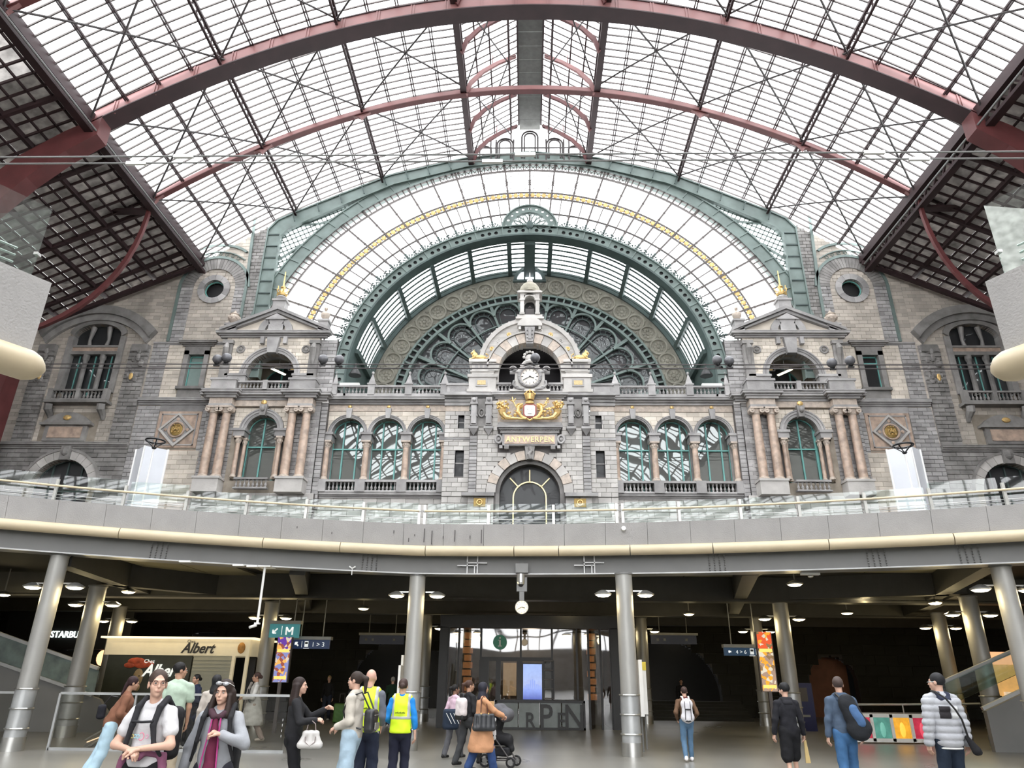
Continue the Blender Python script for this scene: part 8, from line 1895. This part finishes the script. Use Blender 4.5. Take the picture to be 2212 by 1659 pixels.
P = person('woman in camel coat and black headscarf pushing a black pushchair', 1043, 1475, 14.6, -72, handR=(.12, .44, 1.06), handL=(-.12, .44, 1.06), hintR=(.6, -.6, -1), hintL=(-.6, -.6, -1), fem=True, hair='hijab', hc=(.02, .02, .03), sk=SK2, top=(.5, .26, .14), coat=.38, loose=2.2, legs=(.03, .06, .16), lloose=1.8, shoes=(.05, .05, .05), footR=(.08, .25), footL=(-.1, -.25), curl=60)
t = held('tote_bag', 'large black tote bag hanging on the side of the woman in the camel coat', 'handbag', P, (.27, -.02, .98)); t.rotation_euler.z += PI/2
vmesh('bag_body', [grow([rc((-.19, 0, -.14), (.19, 0, -.14), .06, .06), rc((-.17, 0, .1), (.17, 0, .1), .03, .03), rc((-.2, 0, -.12), (-.19, 0, .1), .05, .03), rc((.2, 0, -.12), (.19, 0, .1), .05, .03), rc((0, 0, -.1), (0, 0, .08), .065, .05), rc((-.1, 0, -.1), (-.1, 0, .08), .065, .05), rc((.1, 0, -.1), (.1, 0, .08), .065, .05)], .012, .03)], mat('black_grained_leather', (.03, .032, .036), .45, var=.1), t)
b = MB(); b.tube([(-.08, 0, .12), (-.05, .08, .4), (0, .1, .47), (.05, .08, .4), (.08, 0, .12)], .011, 6); b.build('handles', cloth((.08, .03, .02), .5), t)
b = MB(); b.ball((-.08, -.03, .13), .016, .01, .02, 6, 4); b.ball((.08, -.03, .13), .016, .01, .02, 6, 4); b.build('buckle', GOLD, t)
p = at(1056, 1530, 15.2); t = thing('paper_bag', 'brown paper carrier bag held between the camel coat and the pushchair', 'bag', (p.x, 15.2, .68), .2)
b = MB(); b.box(-.1, .1, -.05, .05, 0, .5); b.build('bag_body', mat('kraft_paper', (.5, .32, .15), .8, var=.08), t); b = MB(); b.ball((.02, -.055, .38), .015, .005, .03, 6, 4); b.build('printed_mark', BLACK, t)
# pushchair
p = at(1085, 1600, 16.0); t = thing('pushchair', 'black pushchair with grey hood and patterned side bag', 'pushchair', (p.x-.05, 15.6, 0), -.25)
BK = cloth((.018, .018, .02), .7)
vmesh('seat', [grow([rc((-.12, 0, .55), (.02, 0, .95), .14, .13), rc((-.1, 0, .5), (.18, 0, .48), .13, .11), rc((.18, 0, .48), (.26, 0, .32), .08, .06)], .018, .05)], BK, t)
vmesh('hood', [grow([rc((.0, -.12, 1.0), (.0, .12, 1.0), .13, .13), rc((.14, -.12, .92), (.14, .12, .92), .13, .13)], .018, .05)], cloth((.1, .1, .11)), t)
b = MB()
for y in (-.2, .2): b.tube([(-.38, y, 1.06), (-.1, y, .6), (.3, y, .12)], .014, 8); b.tube([(-.1, y, .6), (-.22, y, .12)], .014, 8); b.tube([(-.22, y, .12), (.3, y, .14)], .012, 8)
b.tube([(-.38, -.2, 1.06), (-.4, 0, 1.08), (-.38, .2, 1.06)], .018, 8); b.build('frame', IRON, t)
for x, r_ in ((-.22, .12), (.3, .1)):
    for y in (-.22, .22):
        b = MB(); b.tube([(x+(r_-.02)*cos(a), y, r_+(r_-.02)*sin(a)) for a in [k*PI/10 for k in range(20)]], .02, 6, closed=True); w1 = b.build('wheel', BLACK, t)
        b = MB(); b.tube([(x, y-.02, r_), (x, y+.02, r_)], .05, 12)
        for k in range(5): a = k*2*PI/5; b.bar((x, y, r_), (x+(r_-.03)*cos(a), y, r_+(r_-.03)*sin(a)), .015, .015)
        b.build('hub', STEELG, w1)
vmesh('basket', [rbox(.22, .17, .08, .04, .018, (.02, 0, .27))], BK, t); vmesh('footmuff', [rbox(.07, .13, .32, .05, .016, (-.26, -.05, .68))], cloth((.02, .02, .022), .5), t)
m_, n, l, bs = nmat('black_white_pattern'); tc = n.new('ShaderNodeTexCoord'); vo = n.new('ShaderNodeTexVoronoi'); vo.inputs['Scale'].default_value = 14; l.new(tc.outputs['Object'], vo.inputs['Vector']); cr2 = n.new('ShaderNodeValToRGB'); cr2.color_ramp.interpolation = 'CONSTANT'; cr2.color_ramp.elements[0].color = (.02, .02, .02, 1); cr2.color_ramp.elements[1].position = .6; cr2.color_ramp.elements[1].color = (.6, .6, .6, 1); sp = n.new('ShaderNodeSeparateColor'); l.new(vo.outputs['Color'], sp.inputs[0]); l.new(sp.outputs[0], cr2.inputs[0]); l.new(cr2.outputs[0], bs.inputs['Base Color'])
vmesh('patterned_bag', [rbox(.09, .03, .2, .03, .016, (-.08, -.24, .68))], m_, t)
# right side
P = person('young man in brown jacket and jeans with white backpack walking away', 1477, 1484, 17.0, 0, handR=(.2, .12, .95), handL=(-.21, .08, .93), hair='short', hc=(.05, .03, .025), top=(.13, .075, .045), hem=.88, loose=1.2, legs=(.1, .18, .28), lloose=.6, shoes=(.75, .72, .72), footR=(.09, .15), footL=(-.1, -.12), hood=(.12, .04, .035), footlift=(0, .03))
t = held('backpack', 'white backpack with black cords on the young man in brown', 'backpack', P, (0, -.19, 1.17)); vmesh('pack', [grow([rc((-.06, 0, .14), (.06, 0, .14), .09, .09, .8), rc((-.08, 0, -.17), (.08, 0, -.17), .09, .09, .8), rc((0, 0, .14), (0, 0, -.17), .13, .14, .7)], .014, .04)], cloth((.66, .65, .68)), t)
b = MB()
for s in (-1, 1): b.tube([(s*.07, -.08, .2), (s*.07, -.115, 0), (s*.075, -.1, -.22)], .008, 5)
b.box(-.07, .07, -.12, -.1, -.0, .03); b.build('cords', BLACK, t); b = MB(); b.tube([(-.13, .0, -.23), (0, -.1, -.26), (.13, 0, -.23)], .02, 6); b.build('base_trim', BLACK, t)
b = MB(); b.tube([(.07, .0, .2), (.08, .1, .3), (.09, .2, .3)], .022, 6); b.tube([(-.07, .0, .2), (-.08, .1, .3), (-.09, .2, .3)], .022, 6); b.build('strap', WHITE, t)
P = person('bearded man in black hoodie, black cap and black shorts walking away', 1692, 1477, 13.4, 6, handR=(.3, .04, .74), handL=(-.3, .03, .76), head=(32, 0, 0), hair='beanie', hc=(.014, .014, .015), beard=True, top=(.016, .016, .02), hem=.82, loose=1.9, legs=(.012, .012, .014), shorts=True, lloose=1.6, shoes=(.5, .5, .5), hood=(.02, .02, .024), footR=(.1, .1), footL=(-.1, -.1))
t = held('paper_bag', 'folded pale yellow paper bag in the right hand of the man in black', 'bag', P, (.33, .1, .36)); b = MB(); b.add([(-.045, -.01, 0), (.045, -.01, 0), (.045, .01, 0), (-.045, .01, 0), (-.03, -.008, .36), (.012, -.008, .38), (.012, .008, .38), (-.03, .008, .36)], [(3,2,1,0),(4,5,6,7),(0,1,5,4),(1,2,6,5),(2,3,7,6),(3,0,4,7)]); b.build('bag_body', mat('yellow_paper', (.6, .45, .2), .8, var=.05), t)
P = person('man in slate blue jacket and jeans walking away with rucksack on one shoulder', 1806, 1463, 12.2, -4, handR=(.3, .12, .82), handL=(-.26, .04, .76), lean=(.02, .02), head=(-15, 0, 0), hair='short', hc=(.07, .05, .045), top=(.07, .1, .15), hem=.84, loose=2.0, legs=(.05, .13, .27), lloose=1.2, shoes=(.1, .1, .1), hood=(.06, .09, .14), footR=(.1, .12), footL=(-.1, -.12))
t = held('rucksack', 'black and blue rucksack on the man in the slate blue jacket', 'backpack', P, (.1, -.22, 1.14)); t.rotation_euler.y = -.35
vmesh('pack', [grow([rc((0, 0, .2), (0, 0, -.2), .13, .16, .7), rc((-.07, 0, -.18), (.07, 0, -.18), .12, .12, .7)], .013, .04, .003)], cloth((.02, .022, .026)), t)
vmesh('blue_pocket', [grow([rc((.02, -.08, .1), (.04, -.09, -.1), .07, .07, .6)], .012, .03, .003)], cloth((.07, .14, .28)), t)
b = MB(); b.tube([(-.06, .02, .3), (-.05, .15, .36), (-.04, .25, .3)], .018, 6); b.build('strap', BLACK, t)
P = person('man in pale grey puffer jacket and glasses with a black crossbody bag, walking away', 2020, 1455, 10.7, 4, handR=(.27, .02, .76), handL=(-.27, .04, .74), head=(42, 0, 0), hair='short', hc=(.02, .02, .022), top=(.42, .43, .46), hem=.8, loose=2.4, puff=True, legs=(.02, .03, .05), shoes=(.03, .03, .03), hood=(.03, .035, .06), topn=.0)
o = P['o']; T = []
PM = cloth((.46, .47, .5)); QB = [rc(P['sc']+np.array([0, 0, -.12]), P['wc'], P['cw']+.045, .165, .82), rc(P['wc'], np.array([0, 0, .88]), .165, .175, .82)]
rib_ = lambda G: np.maximum(.8-G[..., 2], G[..., 2]-1.42)
hh_ = grow([(q[0], q[1], q[2], q[3]+.012, q[4]+.012, q[5]) for q in QB], .011, .04, 0, lambda G: np.maximum(rib_(G), -9)) 
V_, F_ = hh_; rr_ = .016*np.abs(np.cos((V_[:, 2]-.8)*PI/.085))**.6; c_ = np.zeros_like(V_); c_[:, 2] = V_[:, 2]; dd = V_-c_; dd /= np.maximum(1e-6, np.linalg.norm(dd, axis=1))[:, None]; V_ = V_+dd*(rr_[:, None]-.006)
V_, F_ = P['top']; dd = np.array([0, -1., 0])
for nm, x0, x1, cc in (('black_panel', -.13, .015, (.03, .027, .03)), ('white_panel', .015, .14, (.68, .69, .7))):
    m1 = (V_[:, 0] > x0) & (V_[:, 0] < x1) & (V_[:, 2] > 1.14) & (V_[:, 2] < 1.3) & (V_[:, 1] < 0); ok = m1[F_].all(1)
    if ok.any(): vmesh(nm, [(V_+dd*.004, F_[ok])], cloth(cc), o)
b = MB(); hp = P['hp']; b.tube([hp(-.05, .1, .0), hp(-.075, .06, .004), hp(-.08, 0, .004)], .003, 4); b.build('glasses', STAIN, o)
b = MB(); b.box(-.14, .14, -.12, .12, .775, .8) if False else b.tube([(.15*cos(a), .12*sin(a), .79) for a in [k*PI/8 for k in range(16)]], .012, 6, closed=True); b.build('white_shirt_hem', WHITE, o)
t = held('crossbody_bag', 'flat black crossbody bag with a long strap on the man in the puffer jacket', 'bag', P, (.23, -.12, .84)); vmesh('bag_body', [grow([rc((-.05, 0, .08), (.04, 0, -.07), .03, .06, .6), rc((.04, 0, -.07), (.09, .02, -.09), .05, .04, .6)], .011, .02)], cloth((.018, .018, .02)), t)
b = MB(); b.tube([(-.04, -.01, .08), (-.14, -.11, .3), (-.22, -.14, .42), (-.3, -.1, .56), (-.34, .02, .63), (-.34, .12, .64)], .013, 6); b.build('strap', BLACK, t)
# distant figures
P = person('distant blond woman in black jacket walking towards the hall in the dark passage', 712, 1463, 30.5, 178, fem=True, hair='short', hc=HAIRL, top=(.012, .012, .014), legs=(.02, .025, .04), shoes=(.6, .6, .6), sk=SK1, footR=(.08, .15), footL=(-.08, -.15), detail=0, H=1.62)
p = at(736, 1530, 29); t = thing('suitcase', 'green hard suitcase standing in the dark passage', 'suitcase', (p.x, 29, 0)); vmesh('shell', [rbox(.24, .14, .33, .05, .025, (0, 0, .335))], mat('green_shell', (.06, .16, .03), .5), t)
b = MB(); b.box(-.1, -.08, .1, .12, .7, 1.0); b.box(.08, .1, .1, .12, .7, 1.0); b.box(-.1, .1, .1, .12, .98, 1.0); b.build('pull_handle', IRON, t)
person('distant grey haired man in dark green jacket seen from behind near the white boards', 849, 1470, 27, 10, hair='short', hc=(.3, .3, .29), top=(.012, .035, .022), legs=(.02, .02, .025), detail=0, H=1.6)
person('distant man in black walking in the right passage', 1470, 1462, 34.5, 180, hair='short', hc=HAIRK, top=(.01, .01, .012), legs=(.01, .01, .012), detail=0, H=1.66, sk=SK2)
